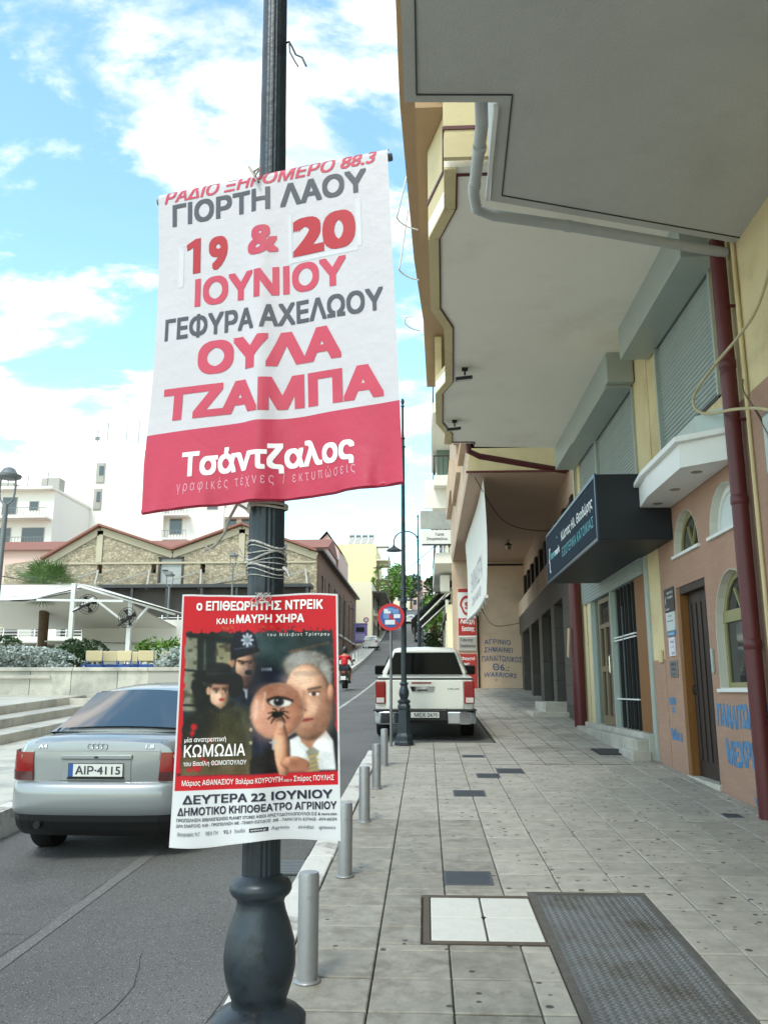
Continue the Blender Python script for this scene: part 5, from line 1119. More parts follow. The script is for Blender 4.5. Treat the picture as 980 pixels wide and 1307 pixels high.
# white tower blocks on the left skyline
wt_ = thing('white_apartment_tower', 'tall stepped white apartment block behind the stone warehouse', 'building', (0, 0, 0))
MB().box(-43.2, -32.1, 100, 120, 3, 31.2).build('wall', whitefac, wt_); MB().box(-46.2, -43.2, 100.2, 120, 3, 27.9).build('wall', whitefac, wt_); MB().box(-49.3, -46.2, 100.4, 120, 3, 24.7).build('wall', whitefac, wt_)
for (a, c, d, e) in ((-40.9, -39.8, 26.9, 29.5), (-41.0, -40.0, 23.5, 26.2)):
    w = thing_part('window', wt_); MB().box(a, c, 99.9, 100.0, d, e).build('frame', greyfac, w); MB().box(a+.15, c-.1, 99.85, 99.9, d+.1, e-.1).build('pane', greyfac, w); MB().box(a+.4, c-.15, 99.8, 99.85, d+1.0, e-.4).build('opening', glassb, w)
for (x, h) in ((-38.5, 4.4), (-36.9, 5.0), (-34.2, 2.2), (-42.3, 3.5), (-41, 4.6)): MB().path([(x, 103, 31.2), (x, 103, 31.2+h)], .05, 5).build('antenna', galv, wt_)
for (x, z) in ((-34.2, 33.2), (-42.3, 33.4)): MB().box(x-.3, x+.3, 102.9, 103, z, z+.5).build('antenna_head', galv, wt_)
for (x0, x1, z) in ((-47.5, -46.9, 26.2),): MB().box(x0, x1, 101, 101.5, 24.7, z).build('chimney', galv, wt_)
rt_ = facade_block('white_apartment_block', 'white apartment block with small balconies seen under the banner', -32.1, -20.3, 101, 118, 3, 29.5, whitefac, wins=((-27.0, -25.6, 23.6, 24.9), (-31.6, -30.0, 20.5, 22.5), (-31.6, -30.0, 23.6, 25.6), (-22.6, -20.5, 21, 22.4), (-24.6, -23.2, 21, 22.4)))
for z in (22.6, 19.6, 25.6): balcony(rt_, -32.0, -29.0, 99.3, 101, z, whitefac)
MB().box(-24.8, -24.6, 100.8, 101, 3, 29.5).build('edge_strip', greyfac, rt_); balcony(rt_, -24.4, -20.3, 99.6, 101, 22.4, whitefac, solid=True); balcony(rt_, -24.4, -20.3, 99.6, 101, 25.4, whitefac, solid=True)
for (x, h) in ((-28, 1.5), (-26, 2.2)): MB().path([(x, 103, 29.5), (x, 103, 29.5+h)], .05, 5).build('antenna', galv, rt_)
lt_ = facade_block('balcony_apartment_block', 'off-white apartment block with railed balconies at the far left', -56, -41.4, 90, 108, 3, 23.6, whitefac, wins=((-47.3, -45.6, 20.9, 22.9), (-44.2, -43.1, 21.3, 22.4), (-47.6, -46, 17.6, 19.4), (-44.8, -42.2, 17.4, 19.4), (-50, -48.5, 20.9, 22.9)))
for z in (20.2, 16.9): balcony(lt_, -55, -41.5, 88.4, 90, z, whitefac)
MB().box(-56, -41.3, 89.0, 108, 23.6, 23.9).build('roof_slab', whitefac, lt_)
for k in range(7): MB().box(-54+k*1.8, -52.7+k*1.8, 92+k % 3, 93.5+k % 3, 23.9, 24.6+.5*((k*3) % 4)).build('roof_clutter', greyfac, lt_)
for k in range(5): MB().path([(-52+k*2.3, 91, 23.9), (-52+k*2.3, 91, 25.6+.4*(k % 3))], .05, 5).build('antenna', galv, lt_)
# pink building with red tiled roof behind
pk = thing('pink_tiled_building', 'long pale pink building with red tiled roof behind the warehouse', 'building', (0, 0, 0))
MB().box(-55, -9.4, 80, 88, 3, 15.2).build('wall', pinkfac, pk)
MB().add([(-56, 79.4, 15.1), (-9.3, 79.4, 15.1), (-9.3, 84, 16.7), (-56, 84, 16.7), (-56, 90, 15.1), (-9.3, 90, 15.1)], [(0, 1, 2, 3), (3, 2, 5, 4), (0, 3, 4), (1, 5, 2)]).build('roof', roof_t, pk)
MB().prism([(-12.6, 10), (-9.15, 10), (-9.15, 16.3), (-10.4, 18.0), (-12.6, 15.6)], MY(88.0), 0, 11).build('gable_wing', pinkfac, pk); 
b = MB(); b.beam((-10.4, 84, 14.85), (-8.95, 84, 17.05), .0, 0) if False else None
MB().add([(-12.8, 87.6, 15.6), (-10.4, 87.6, 18.25), (-9.0, 87.6, 16.3), (-12.8, 100, 15.6), (-10.4, 100, 18.25), (-9.0, 100, 16.3)], [(0, 1, 4, 3), (1, 2, 5, 4)]).build('gable_roof', roof_t, pk)
MB().box(-12.6, -9.1, 87.8, 88, 15.2, 15.5).build('cornice', whitefac, pk)
MB().box(-12.5, -9.2, 87.9, 88, 13.2, 15.2).build('side_brick', brickside, pk); MB().box(-48, -46.6, 78.5, 80, 12, 17.2).build('white_chimney', whitefac, pk)
# stone warehouse with two gables
sw = thing('stone_warehouse', 'old rubble stone warehouse with two low gables and a metal door', 'building', (0, 0, 0))
roofl = [(-31.8, 12.35), (-27.05, 15.2), (-20.85, 13.1), (-15.1, 15.2), (-8.85, 12.9)]
hl = [rect(-18.75-.0, -18.2, 11.2, 11.9)]
slots = [(-31.3+.0, 11.1), (-26.95, 11.1), (-22.4, 11.1), (-18.3, 11.1), (-13.9, 11.1), (-11.5, 11.1)]
MB().prism([(-35, 3), (-8.9, 3)]+roofl[::-1]+[(-35, 11.9)], MY(68), 0, .6, holes=[rect(-21.9, -20.0, 9.95, 12.35)]+[rect(x-.2, x+.2, z, z+.75) for x, z in slots]).build('gable_wall', stonem, sw)
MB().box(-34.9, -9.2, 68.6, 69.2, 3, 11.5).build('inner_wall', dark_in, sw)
# pale raking bands, ridge tiles and string course
b = MB()
for (p, q) in zip(roofl, roofl[1:]): b.beam((p[0], 67.93, p[1]-.50), (q[0], 67.93, q[1]-.50), .16, .55)
b.beam((-33, 67.95, 11.95), (-8.9, 67.95, 11.95), .12, .16); 
for x in (-27.05, -15.1): b.beam((x, 67.92, 14.7), (x, 67.92, 12.0), .5, .14)
b.build('rendered_band', mat('pale_render', (184, 175, 152), .9, var=.06, vs=.5), sw)
b = MB()
for (p, q) in zip(roofl, roofl[1:]): b.beam((p[0], 67.8, p[1]-.06), (q[0], 67.8, q[1]-.06), .9, .16)
b.build('verge_tiles', roof_t, sw)
b = MB(); 
for (p, q) in zip(roofl, roofl[1:]): b.add([(p[0], 68, p[1]), (q[0], 68, q[1]), (q[0], 106, q[1]), (p[0], 106, p[1])], [(0, 1, 2, 3)])
b.build('roof', roof_t, sw)
mdr = thing_part('metal_door', sw); MB().box(-21.9, -20.0, 68.1, 68.2, 9.95, 12.35).build('door_leaf', mat('weathered_metal', (168, 172, 170), .6, var=.15, vs=2, stretch=(6, 1, 1)), mdr)
b = MB(); b.box(-22.0, -21.85, 67.9, 68.1, 9.9, 12.4); b.box(-20.05, -19.9, 67.9, 68.1, 9.9, 12.4); b.box(-22.0, -19.9, 67.9, 68.1, 12.3, 12.45); b.build('frame', stone_d, mdr); MB().lathe([(.01, -.02), (.26, 0), (.01, .02)], 14, (-21.45, 68.0, 11.35)).build('round_fixture', black, mdr)
for i in range(5):
    x = -26.95+i*4.3
    MB().beam((x, 67.7, 11.3), (x+.35, 66.3, 9.9), .13, .13).build('stay', greyfac, sw); MB().beam((x-.1, 67.7, 11.2), (x-4.1, 66.2, 9.6), .11, .11).build('stay', greyfac, sw)
# side towards the street: brick bays with tall windows under a timber eave
MB().prism(rect(68.6, 106, 3, 12.85), MX(-9.05), 0, .3, holes=[rect(70.5+k*5, 73.2+k*5, 7.2, 11.2) for k in range(7)]).build('side_wall', brickside, sw)
MB().box(-9.5, -8.3, 67.8, 106.3, 12.85, 13.05).build('eave', woodd, sw)
for k in range(7): 
    w = thing_part('window', sw); MB().box(-9.0, -8.95, 70.5+k*5, 73.2+k*5, 7.2, 11.2).build('shutter', woodd, w); MB().box(-8.75, -8.70, 71.75+k*5, 71.95+k*5, 7.2, 11.2).build('bar', greyfac, w); MB().box(-8.8, -8.6, 70.3+k*5, 73.4+k*5, 7.0, 7.2).build('sill', whitefac, w)
# dark steel pergola roof and terrace along the warehouse front
pg_ = thing('terrace_pergola', 'dark steel terrace roof with railings in front of the warehouse', 'pergola', (0, 0, 0))
MB().box(-29.5, -9.0, 65.6, 67.4, 9.62, 9.88).build('roof_slab', mat('dark_steel', (56, 58, 60), .5, metal=.2), pg_)
for k in range(8): MB().box(-29+k*2.8, -28.8+k*2.8, 65.7, 65.9, 3.2, 9.62).build('column', mat('dark_steel', (56, 58, 60)), pg_)
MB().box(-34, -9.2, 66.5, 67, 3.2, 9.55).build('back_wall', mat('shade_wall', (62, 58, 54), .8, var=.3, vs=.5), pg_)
MB().box(-34, -9.2, 58, 66.4, 4.9, 5.3).build('terrace_floor', whitefac, pg_)
for k in range(6): MB().box(-34, -9.2, 57.9, 57.95, 5.45+k*.22, 5.49+k*.22).build('railing_wire', white_p, pg_)
for k in range(23): MB().box(-34+k*1.12, -33.94+k*1.12, 57.88, 57.97, 5.3, 6.75).build('railing_post', white_p, pg_)
for k in range(12): MB().box(-31+k*1.9, -29.9+k*1.9, 63, 63.8, 5.3, 6.2+.3*(k % 2)).build('terrace_table', (greyfac, whitefac, stone_d)[k % 3], pg_)

# ------------------------------------------------------------ far street: left side
yb = facade_block('yellow_apartment_block', 'pale yellow apartment block with balconies on its right side', -16, -8.8, 150, 170, 4, 27.6, yellowfac, holes_side=[(152, 156, z, z+2, 1) for z in (12, 15.4, 18.8, 22.2)])
for z in (24.6, 21.2, 17.8, 14.4): balcony(yb, -8.8, -6.6, 150, 160, z, creamfac, dirx=1); MB().box(-8.8, -6.5, 150, 152, z+2.5, z+2.6).build('awning', greyfac, yb)
for k in range(4):
    MB().beam((-13.6+k*1.2, 151, 27.8), (-13.2+k*1.2, 152.5, 29.3), 1.0, .1).build('solar_panel', greyfac, yb); MB().path([(-13.9+k*1.2, 153, 29.6), (-13.0+k*1.2, 153, 29.6)], .3, 10).build('water_tank', galv, yb)
cb_ = facade_block('cream_corner_building', 'cream two storey building with first floor balcony at the left kerb', -12, -7.0, 110, 138, 4, 15.6, creamfac, holes_side=[(112+k*5, 115+k*5, z, z+2.3, 1) for k in range(5) for z in (8.3, 12.3)])
MB().add([(-12, 110, 15.6), (-8.5, 110, 15.6), (-8.5, 125, 17.5), (-12, 125, 17.5)], [(0, 1, 2, 3)]).build('tiled_lean_to', greyfac, cb_)
for y_ in (112, 121, 130): balcony(cb_, -7.0, -5.4, y_, y_+7, 11.4, creamfac, dirx=1)
MB().box(-7.0, -5.2, 110, 138, 14.2, 14.4).build('canopy', stone_d, cb_)
kk = thing('recycling_kiosk', 'lilac recycling kiosk standing against the cream building', 'kiosk', (-8.0, 104, gz(104)))
lil = mat('lilac_paint', (150, 130, 186), .6); MB().box(-.8, .8, -.6, .6, 0, 2.3).build('body', lil, kk, bevel=.05); MB().box(-.5, .5, -.62, -.6, 1.35, 1.9).build('opening', black, kk); MB().box(-.6, .6, -.63, -.61, .3, 1.1).build('panel', mat('lilac_light', (190, 176, 210), .6), kk); MB().box(-.85, .85, -.65, .65, 2.3, 2.4).build('lid', lil, kk)
sg2 = thing('small_road_sign', 'small round red sign far up the left pavement', 'road sign', (-6.9, 98, gz(98))); MB().path([(0, 0, 0), (0, 0, 3.2)], .03, 6).build('pole', galv, sg2); disc(.32, -.04, cz=3.0).build('disc', redm, sg2); disc(.2, -.05, cz=3.0).build('disc_centre', stick, sg2)
for k, y_ in enumerate(range(46, 90, 4)):
    t = thing('kerb_post', 'low white kerb post, '+('nearest', 'second', 'third', 'fourth', 'fifth', 'sixth', 'seventh', 'eighth', 'ninth', 'tenth', 'farthest')[k]+' along the far left kerb', 'bollard', (KL(y_)-.45, y_, gz(y_)), 0, 'white posts along the far left kerb'); MB().lathe([(.05, 0), (.05, .7), (.02, .74)], 8).build('tube', white_p, t)
# end of street: houses, hill of trees
tr_h = struct(MB().grid(lambda u, v: Vector((-160+320*u, 330+120*v, gz(200)-4+(6+20*v)*sin(pi*min(1, v*.9+.1))+3*sin(13*u)+2*sin(29*u))), 40, 8).build('hill', mat('hill_green', (86, 104, 66), .95, var=.3, vs=.06, dark=(60, 76, 48), ds=.12), smooth=True))
for i, (x, y_, w, h, m_, lb) in enumerate(((-6.5, 205, 5, 7.0, creamfac, 'small cream house closing the street at the top of the hill'), (-1.2, 215, 5, 9.5, pinkfac, 'small pink house at the end of the street'), (4.5, 200, 6, 9, whitefac, 'white house at the end of the street on the right'), (-13, 230, 7, 10, whitefac, 'white house on the skyline behind the yellow block'))):
    z0 = gz(189)-3; facade_block('small_house', lb, x-w/2, x+w/2, y_, y_+8, z0, z0+3+h, m_, wins=[(x-w/2+.6+k*1.6, x-w/2+1.5+k*1.6, z0+3+q*3, z0+4.4+q*3) for k in range(3) for q in range(2)])
# ------------------------------------------------------------ foliage
def leaves(cx_, cy_, cz_, rx, ry, rz_, n, s_, clumps=14, flat=False):
    b = MB(); vs = []; fs = []; cc = [(random.gauss(0, .5), random.gauss(0, .5), random.gauss(0, .5), random.uniform(.3, .55)) for _ in range(clumps)]
    for k in range(n):
        c = random.choice(cc); d = Vector((random.gauss(0, 1), random.gauss(0, 1), random.gauss(0, 1))).normalized()*c[3]*random.uniform(.6, 1.05)
        p = Vector((c[0]+d.x, c[1]+d.y, c[2]+d.z))
        if p.length > 1.15: p = p.normalized()*1.1
        p = Vector((cx_+p.x*rx, cy_+p.y*ry, cz_+p.z*rz_)); a = Vector((random.gauss(0, 1), random.gauss(0, 1), random.gauss(0, .6))).normalized(); q = a.cross(Vector((random.gauss(0, 1), random.gauss(0, 1), random.gauss(0, 1)))).normalized(); L_ = s_*random.uniform(.6, 1.3)
        o = len(vs); vs += [p-a*L_, p+q*L_*.5, p+a*L_, p-q*L_*.5]; fs.append((o, o+1, o+2, o+3))
    return b.add(vs, fs)
def tree(name, label, x, y_, h, r, m=leafd, n=1400, z0=None, s_=.25, group=None):
    z0 = gz(y_) if z0 is None else z0; t = thing(name, label, 'tree', (x, y_, z0), 0, group)
    MB().path([(0, 0, 0), (.05, .1, h*.3), (-.05, 0, h*.6)], [h*.035, h*.027, h*.016], 8).build('trunk', bark, t, smooth=True)
    b = MB()
    for k in range(4): a = k*1.6; b.path([(0, 0, h*.4), (r*.35*cos(a), r*.35*sin(a), h*.6), (r*.6*cos(a), r*.6*sin(a), h*.75)], [h*.016, h*.011, h*.005], 5)
    b.build('limbs', bark, t)['kind'] = 'stuff'
    leaves(0, 0, h*.7, r, r, h*.34, n, s_).build('crown', m, t, fix=False)['kind'] = 'stuff'
    return t
tree('leafy_tree', 'green street tree behind the far lamp posts on the right', .5, 62, 5.5, .95, leaf, s_=.14)
tree('leafy_tree', 'taller green tree farther up on the right pavement', .9, 78, 7.0, 1.5, leafd, s_=.2)
tree('leafy_tree', 'green tree spilling over the left balcony at street end', -6.0, 150, 10, 3.2, leaf, s_=.35)
tree('leafy_tree', 'dark green tree near the top of the uphill street', -5.2, 178, 9, 2.6, leafd, s_=.35)
tree('leafy_tree', 'rounded tree at the street end between the small houses', -3.4, 196, 8, 2.6, leafd, s_=.35)
for i, (x, y_, lb) in enumerate(((.25, 47.5, 'dark potted shrub by the café awning'), (.7, 49.5, 'taller potted shrub under the café awning'))):
    t = thing('potted_shrub', lb, 'plant', (x, y_, gz(y_))); MB().lathe([(.16, 0), (.24, .45), (.26, .5)], 12).build('pot', terra, t); MB().path([(0, 0, .4), (0, 0, 1.3)], .03, 6).build('stem', bark, t)
    leaves(0, 0, 1.5+.2*i, .55, .55, .8, 700, .11).build('foliage', leafd, t, fix=False)['kind'] = 'stuff'
# ------------------------------------------------------------ far street: right side
rbld = thing('balcony_house_right', 'pale building with balconies and awnings beyond the arcade on the right', 'building', (0, 0, 0))
MB().box(1.45, 9, 37.4, 60, 1, 21).build('wall', creamfac, rbld)
for z in (7.9, 11.6, 15.2):
    bb = thing_part('balcony', rbld); MB().box(.45, 1.45, 38.5, 50, z-.55, z-.05).build('slab', whitefac, bb); r_ = MB(); r_.box(.45, .5, 38.5, 50, z+.85, z+.92)
    for k in range(40): r_.box(.46, .49, 38.5+k*.29, 38.53+k*.29, z-.05, z+.85)
    for k in range(5): r_.box(.45+k*.22, .48+k*.22, 38.5, 38.53, z-.05, z+.85)
    r_.box(.45, 1.45, 38.5, 38.55, z+.85, z+.92); r_.build('railing', woodd, bb)
for k in range(5): MB().path([(.3+k*.22, 39, 9.2), (.55+k*.2, 39.2, 8.2)], .05, 6).build('folded_awning_rib', woodg if k % 2 else whitefac, rbld)
MB().box(.75, 1.2, 41.5, 42.5, 6.4, 7.2).build('air_conditioner', whitefac, rbld)
tb2 = thing('roof_billboard', 'white rectangular name sign with black lettering above the right balcony', 'sign', (0, 0, 0)); PRINT_N[tb2.name] = Vector((0, -1, 0))
MB().box(-.14, 1.5, 38.2, 38.3, 8.2, 8.85).build('board', white_p, tb2); MB().box(-.14, 1.5, 38.18, 38.2, 8.12, 8.2).build('dark_edge', black, tb2)
fn = lambda u, v: (-.14+1.64*u, 38.19, 8.85-.65*v)
lettering('Γιώτα', (.38, .62, .40, .20), fn, darkprint, tb2, bold=.02); lettering('Σπυροπούλου', (.14, .72, .72, .20), fn, darkprint, tb2, bold=.02); MB().lathe([(.08, -.004), (.10, 0), (.08, .004)], 16, (1.35, 38.17, 8.5)).build('emblem', greyfac, tb2)
tb3 = tag(MB().box(-.2, 1.5, 38.6, 38.7, 8.98, 9.85).build('tarpaulin', mat('grey_tarp', (156, 160, 156), .7, var=.25, vs=1.5)), 'grey weathered tarpaulin board above the white name sign', 'tarpaulin')
MB().box(0, 1.5, 39.2, 39.3, 10.1, 11.5).build('balcony_panel', whitefac, rbld)
MB().box(.7, 1.45, 45, 46, 12.8, 15.0).build('green_screen', mat('green_screen', (110, 128, 120), .8, var=.2), rbld); MB().box(.95, 1.45, 47, 48, 15.0, 16.6).build('red_screen', winered, rbld); r_ = MB()
for z in (12.8, 13.9, 15.0): r_.box(.6, .66, 44, 50, z, z+.06)
r_.build('screen_rail', galv, rbld); MB().box(1.25, 1.5, 37.4, 37.8, 2, 9.4).build('white_pilaster', whitefac, rbld)
ca_ = thing('cafe_awning', 'black sloping café awning projecting over the right pavement', 'awning', (0, 0, 0))
for (y0_, y1_, zt, zb, xo) in ((42, 47, 7.1, 5.0, -.72), (48, 54, 7.0, 5.1, -.68)):
    MB().add([(1.45, y0_, zt), (1.45, y1_, zt), (xo, y1_, zb), (xo, y0_, zb), (1.45, y0_, zt+.06), (1.45, y1_, zt+.06), (xo, y1_, zb+.06), (xo, y0_, zb+.06)], [(0, 1, 2, 3), (4, 5, 6, 7), (0, 4, 7, 3), (1, 5, 6, 2), (2, 6, 7, 3)]).build('fabric', mat('black_canvas', (34, 34, 36), .8), ca_)
    MB().beam((1.42, y0_+.1, zt-.35), (xo+.3, y0_+.1, zb-.1), .06, .06).build('arm', white_p, ca_); MB().box(xo, xo+.03, y0_, y1_, zb-.35, zb).build('valance', mat('black_canvas', (34, 34, 36), .8), ca_)
for k, y_ in enumerate((41.6, 44.5, 47.5)): MB().box(.98, 1.12, y_, y_+.12, gz(y_), 6).build('cafe_column', whitefac, rbld)
MB().box(1.0, 1.44, 40, 56, 2.2, 5.6).build('cafe_front', creamfac, rbld)
for k in range(5):
    o = thing('cafe_lamp', 'hanging café lamp %s' % ('nearest the pier', 'second from the pier', 'in the middle of the row', 'fourth from the pier', 'farthest from the pier')[k]+' under the black awning', 'lamp', (1.05, 40.2+k*1.6, 5.6)); MB().path([(0, 0, 0), (0, 0, -.3)], .01, 5).build('cord', black, o); MB().lathe([(.04, -.3), (.13, -.5), (.12, -.7), (.05, -.78)], 8).build('lamp_shade', woodd, o)
rb2 = facade_block('grey_house_right', 'plain grey building past the café awning on the right', 1.6, 9, 60.5, 95, 2, 17, greyfac, holes_side=[(62+k*6, 65+k*6, z, z+2, -1) for k in range(5) for z in (8, 11.5, 15)])
rb3 = facade_block('white_house_right', 'white building farther up the right side of the street', 1.9, 9, 96, 150, 4, 19, whitefac, holes_side=[(98+k*7, 101+k*7, z, z+2, -1) for k in range(6) for z in (10, 13.5)])
# overhead wires across the street
for (p, q, lb) in (((-8.8, 150, 21), (1.6, 62, 13.0), 'overhead wire from the yellow block to the right side'), ((-12, 66, 10.6), (-35, 66, 10.8), 'thin wire along the warehouse wall')):
    P = Vector(p); Q = Vector(q); tag(MB().path([P*(1-k/10)+Q*(k/10)+Vector((0, 0, -1.2*sin(pi*k/10))) for k in range(11)], .035, 5).build('overhead_wire', black), lb, 'wire')
# utility poles far left
for (x, y_, h, lb) in ((-6.6, 118, 10.5, 'dark utility pole in front of the cream building balconies'), (-5.9, 135, 9, 'farther dark utility pole at the left kerb')):
    t = thing('utility_pole', lb, 'pole', (x, y_, gz(y_))); MB().path([(0, 0, 0), (0, 0, h)], [.14, .09], 8).build('pole', bark, t); MB().box(-.7, .7, -.05, .05, h-.9, h-.75).build('crossarm', woodd, t)

# ------------------------------------------------------------ VEHICLES
def loft(secs, mirror=True):
    """secs: list of (y, [(x,z)...]) right half from bottom to top centre; mirrored"""
    b = MB(); vs = []; n = None
    for y_, pr in secs:
        full = pr+[(-x, z) for x, z in reversed(pr[:-1])] if pr[-1][0] == 0 else pr+[(-x, z) for x, z in reversed(pr)]
        n = len(full); vs += [(x, y_, z) for x, z in full]
    fs = []
    for i in range(len(secs)-1):
        for k in range(n): fs.append((i*n+k, i*n+(k+1) % n, (i+1)*n+(k+1) % n, (i+1)*n+k))
    fs += [tuple(range(n))[::-1], tuple((len(secs)-1)*n+k for k in range(n))]
    return b.add(vs, fs)
def wheel(parent, x, y_, r=.31, w=.20, side=1, dz=0.):
    t = thing_part('wheel', parent, (x, y_, r+dz))
    def lx(prof, n=28):
        b = MB(); vs = []; fs = []
        for (rr, xx) in prof:
            for k in range(n): vs.append((xx*side, rr*cos(2*pi*k/n), rr*sin(2*pi*k/n)))
        for i in range(len(prof)-1):
            for k in range(n): fs.append((i*n+k, i*n+(k+1) % n, (i+1)*n+(k+1) % n, (i+1)*n+k))
        fs += [tuple(range(n))[::-1], tuple((len(prof)-1)*n+k for k in range(n))]
        return b.add(vs, fs)
    lx([(r*.6, -w/2), (r*.95, -w/2), (r, -w/2+.03), (r, w/2-.03), (r*.95, w/2), (r*.66, w/2), (r*.64, w/2-.03)]).build('tyre', rubber, t, smooth=True)
    lx([(r*.64, w/2-.05), (r*.62, w/2-.01), (r*.5, w/2-.03), (r*.15, w/2-.02), (.01, w/2)]).build('rim', galv, t, smooth=True)
carglass = mat('car_glass', (26, 32, 38), .04, var=.05, spec=1., coat=1); darkglass = mat('tinted_glass', (9, 11, 13), .1, var=.3, vs=3, spec=.08)
def plate_txt(parent, text, x0, x1, z0, z1, y_, blue=True):
    p = MB().box(x0, x1, y_, y_+.008, z0, z1).build('number_plate', mat('plate_white', (214, 216, 212), .4), parent)
    w = x1-x0; h = z1-z0
    if blue: MB().box(x0+.004, x0+.045, y_-.002, y_, z0+.004, z1-.004).build('blue_band', bluem, p)
    lettering(text, (.13, .95, .80, .60), lambda u, v: (x0+w*u, y_-.0025, z1-h*v), darkprint, p, bold=.018); b = MB()
    for (a, c, d, e) in ((x0, x1, z0, z0+.006), (x0, x1, z1-.006, z1), (x0, x0+.005, z0+.006, z1-.006), (x1-.005, x1, z0+.006, z1-.006)): b.box(a, c, y_-.002, y_, d, e)
    b.build('plate_rim', black, p); return p
silver = mat('silver_car_paint', (146, 151, 154), .34, metal=.5, var=.02, coat=.8)
sc_ = thing('silver_sedan', 'silver sedan parked at the left kerb, seen from behind', 'car', (-2.90, 7.66, gz(7.62)-.13)); sc_.scale = (.94, 1, 1); sc_.rotation_euler = (math.atan(.047), 0, R(0)); PRINT_N['number_plate'] = Vector((0, -1, 0))
def S(y_, w, sh, top, lo=.24, tw=.80, mid=.55):
    return (y_, [(w*.86, lo), (w*.97, lo+.07), (w, mid), (w*.992, mid+(sh-mid)*.6), (w*.955, sh-.02), (w*.90, sh+(top-sh)*.45), (w*tw*.9, top-.012), (w*.4, top), (0, top+.004)])
body = [(-.062, [(.60, .34), (.66, .40), (.69, .55), (.695, .68), (.68, .80), (.64, .865), (.58, .89), (.3, .90), (0, .905)]),
        (-.05, [(.64, .32), (.73, .38), (.745, .55), (.742, .70), (.725, .82), (.68, .885), (.6, .92), (.3, .935), (0, .94)]), S(.0, .785, .86, .955, .28), S(.08, .825, .88, .972, .26), S(.20, .853, .893, .972, .25), S(.40, .866, .902, .968, .24), S(.75, .868, .905, .96, .24), S(1.5, .87, .90, .95, .22), S(2.6, .87, .88, .93, .22), S(3.15, .868, .86, .93, .22), S(3.6, .86, .82, .90, .22), S(4.1, .83, .72, .82, .24), S(4.35, .76, .62, .70, .28)]
MB_b = loft(body); MB_b.build('body', silver, sc_, smooth=True)
def G(y_, wb, wt_, zt, zb=.93): return (y_, [(wb, zb), (wb-.02, zb+.04), (wt_+.06, zt-.14*(zt-zb)/.45), (wt_, zt-.035), (wt_-.10, zt-.008), (wt_*.4, zt+.012), (0, zt+.016)])
gh = [G(.50, .69, .67, .975), G(.62, .71, .655, 1.02), G(.90, .73, .615, 1.165), G(1.22, .735, .58, 1.295), G(1.6, .74, .565, 1.34), G(2.2, .74, .57, 1.35), G(2.55, .74, .585, 1.32), G(3.0, .74, .66, 1.12), G(3.3, .73, .70, .96)]
loft(gh).build('roof_and_pillars', silver, sc_, smooth=True)
# glass laid on the greenhouse
def quadglass(p, name, off, m=carglass, n=8):
    a, b_, c, d = [Vector(q) for q in p]; nrm = (b_-a).cross(d-a).normalized()
    def f(u, v):
        q = (a*(1-u)+b_*u)*(1-v)+(d*(1-u)+c*u)*v; return q+nrm*(off+.035*sin(pi*u)*(.6+.4*v))
    return MB().grid(f, n, n).build(name, m, sc_, smooth=True)
rw = quadglass([(-.650, .535, .975), (.650, .535, .975), (.535, 1.185, 1.275), (-.535, 1.185, 1.275)], 'rear_window', .028)
sl = MB().path([(-.660, .53, .975), (-.540, 1.185, 1.282), (-.49, 1.20, 1.305), (.49, 1.20, 1.305), (.540, 1.185, 1.282), (.660, .53, .975)], .009, 6).build('window_seal', black, sc_)
for s_ in (-1, 1):
    MB().add([(s_*.738, .95, .965), (s_*.744, 3.05, .955), (s_*.650, 2.62, 1.27), (s_*.618, 1.28, 1.26)], [(0, 1, 2, 3)]).build('side_window', carglass, sc_)
    wheel(sc_, s_*.755, .72, .31, .2, s_, -.12); wheel(sc_, s_*.755, 3.35, .31, .2, s_, -.10)
    # tail lights wrap the corner
    TLP = [(.60, -.066), (.65, -.064), (.70, -.055), (.74, -.040), (.78, -.012), (.815, .03), (.838, .08), (.856, .15), (.862, .22)]
    def tl(u, v):
        q = u*8; i_ = min(7, int(q)); f_ = q-i_; x = TLP[i_][0]*(1-f_)+TLP[i_+1][0]*f_; y_ = TLP[i_][1]*(1-f_)+TLP[i_+1][1]*f_
        return Vector((s_*(x+.008+(.0 if u else -.015*(1-v))), y_-.010+.012*v**2, .605+.24*v))
    MB().grid(tl, 24, 6).build('tail_light', redp, sc_, smooth=True); MB().grid(lambda u, v: tl(u, v*.30)+Vector((s_*.003, -.003, .004)), 24, 2).build('reversing_lens', redp2, sc_, smooth=True)
    m_ = thing_part('mirror', sc_, (s_*.93, 2.55, .98)); MB().box(-.10, .10, -.05, .05, -.06, .07).build('housing', silver, m_, bevel=.03)
# rear bumper
def bump(y_, w, z0, z1, d): return (y_, [(w*.9, z0), (w, z0+.05), (w, (z0+z1)/2), (w*.99, z1-.04), (w*.94, z1), (0, z1+.0)])
bp_ = MB(); 
sec = [(.45, .872), (.28, .874), (.15, .862), (.06, .835), (-.01, .79), (-.07, .72), (-.105, .62), (-.13, .42), (-.14, 0)]
pts = [(x, y_) for y_, x in sec]; full = pts+[(-x, y_) for x, y_ in reversed(pts[:-1])]; prof = [(0, .325), (.012, .345), (.020, .40), (.018, .50), (.008, .56), (-.02, .592), (-.06, .60)]
vs = []; nn = len(full)
for (o_, z) in prof:
    for i, (x, y_) in enumerate(full): vs.append((x*(1+o_*.5), y_-o_*(1 if abs(x) < .80 else .2), z))
bp_.add(vs, [(j*nn+i, j*nn+i+1, (j+1)*nn+i+1, (j+1)*nn+i) for j in range(len(prof)-1) for i in range(nn-1)]).build('rear_bumper', silver, sc_, smooth=True)
vs = []
for (o_, z) in ((-.14, .13), (-.06, .19), (-.01, .27), (.0, .325)):
    for (x, y_) in full: vs.append((x*.985, y_-o_, z))
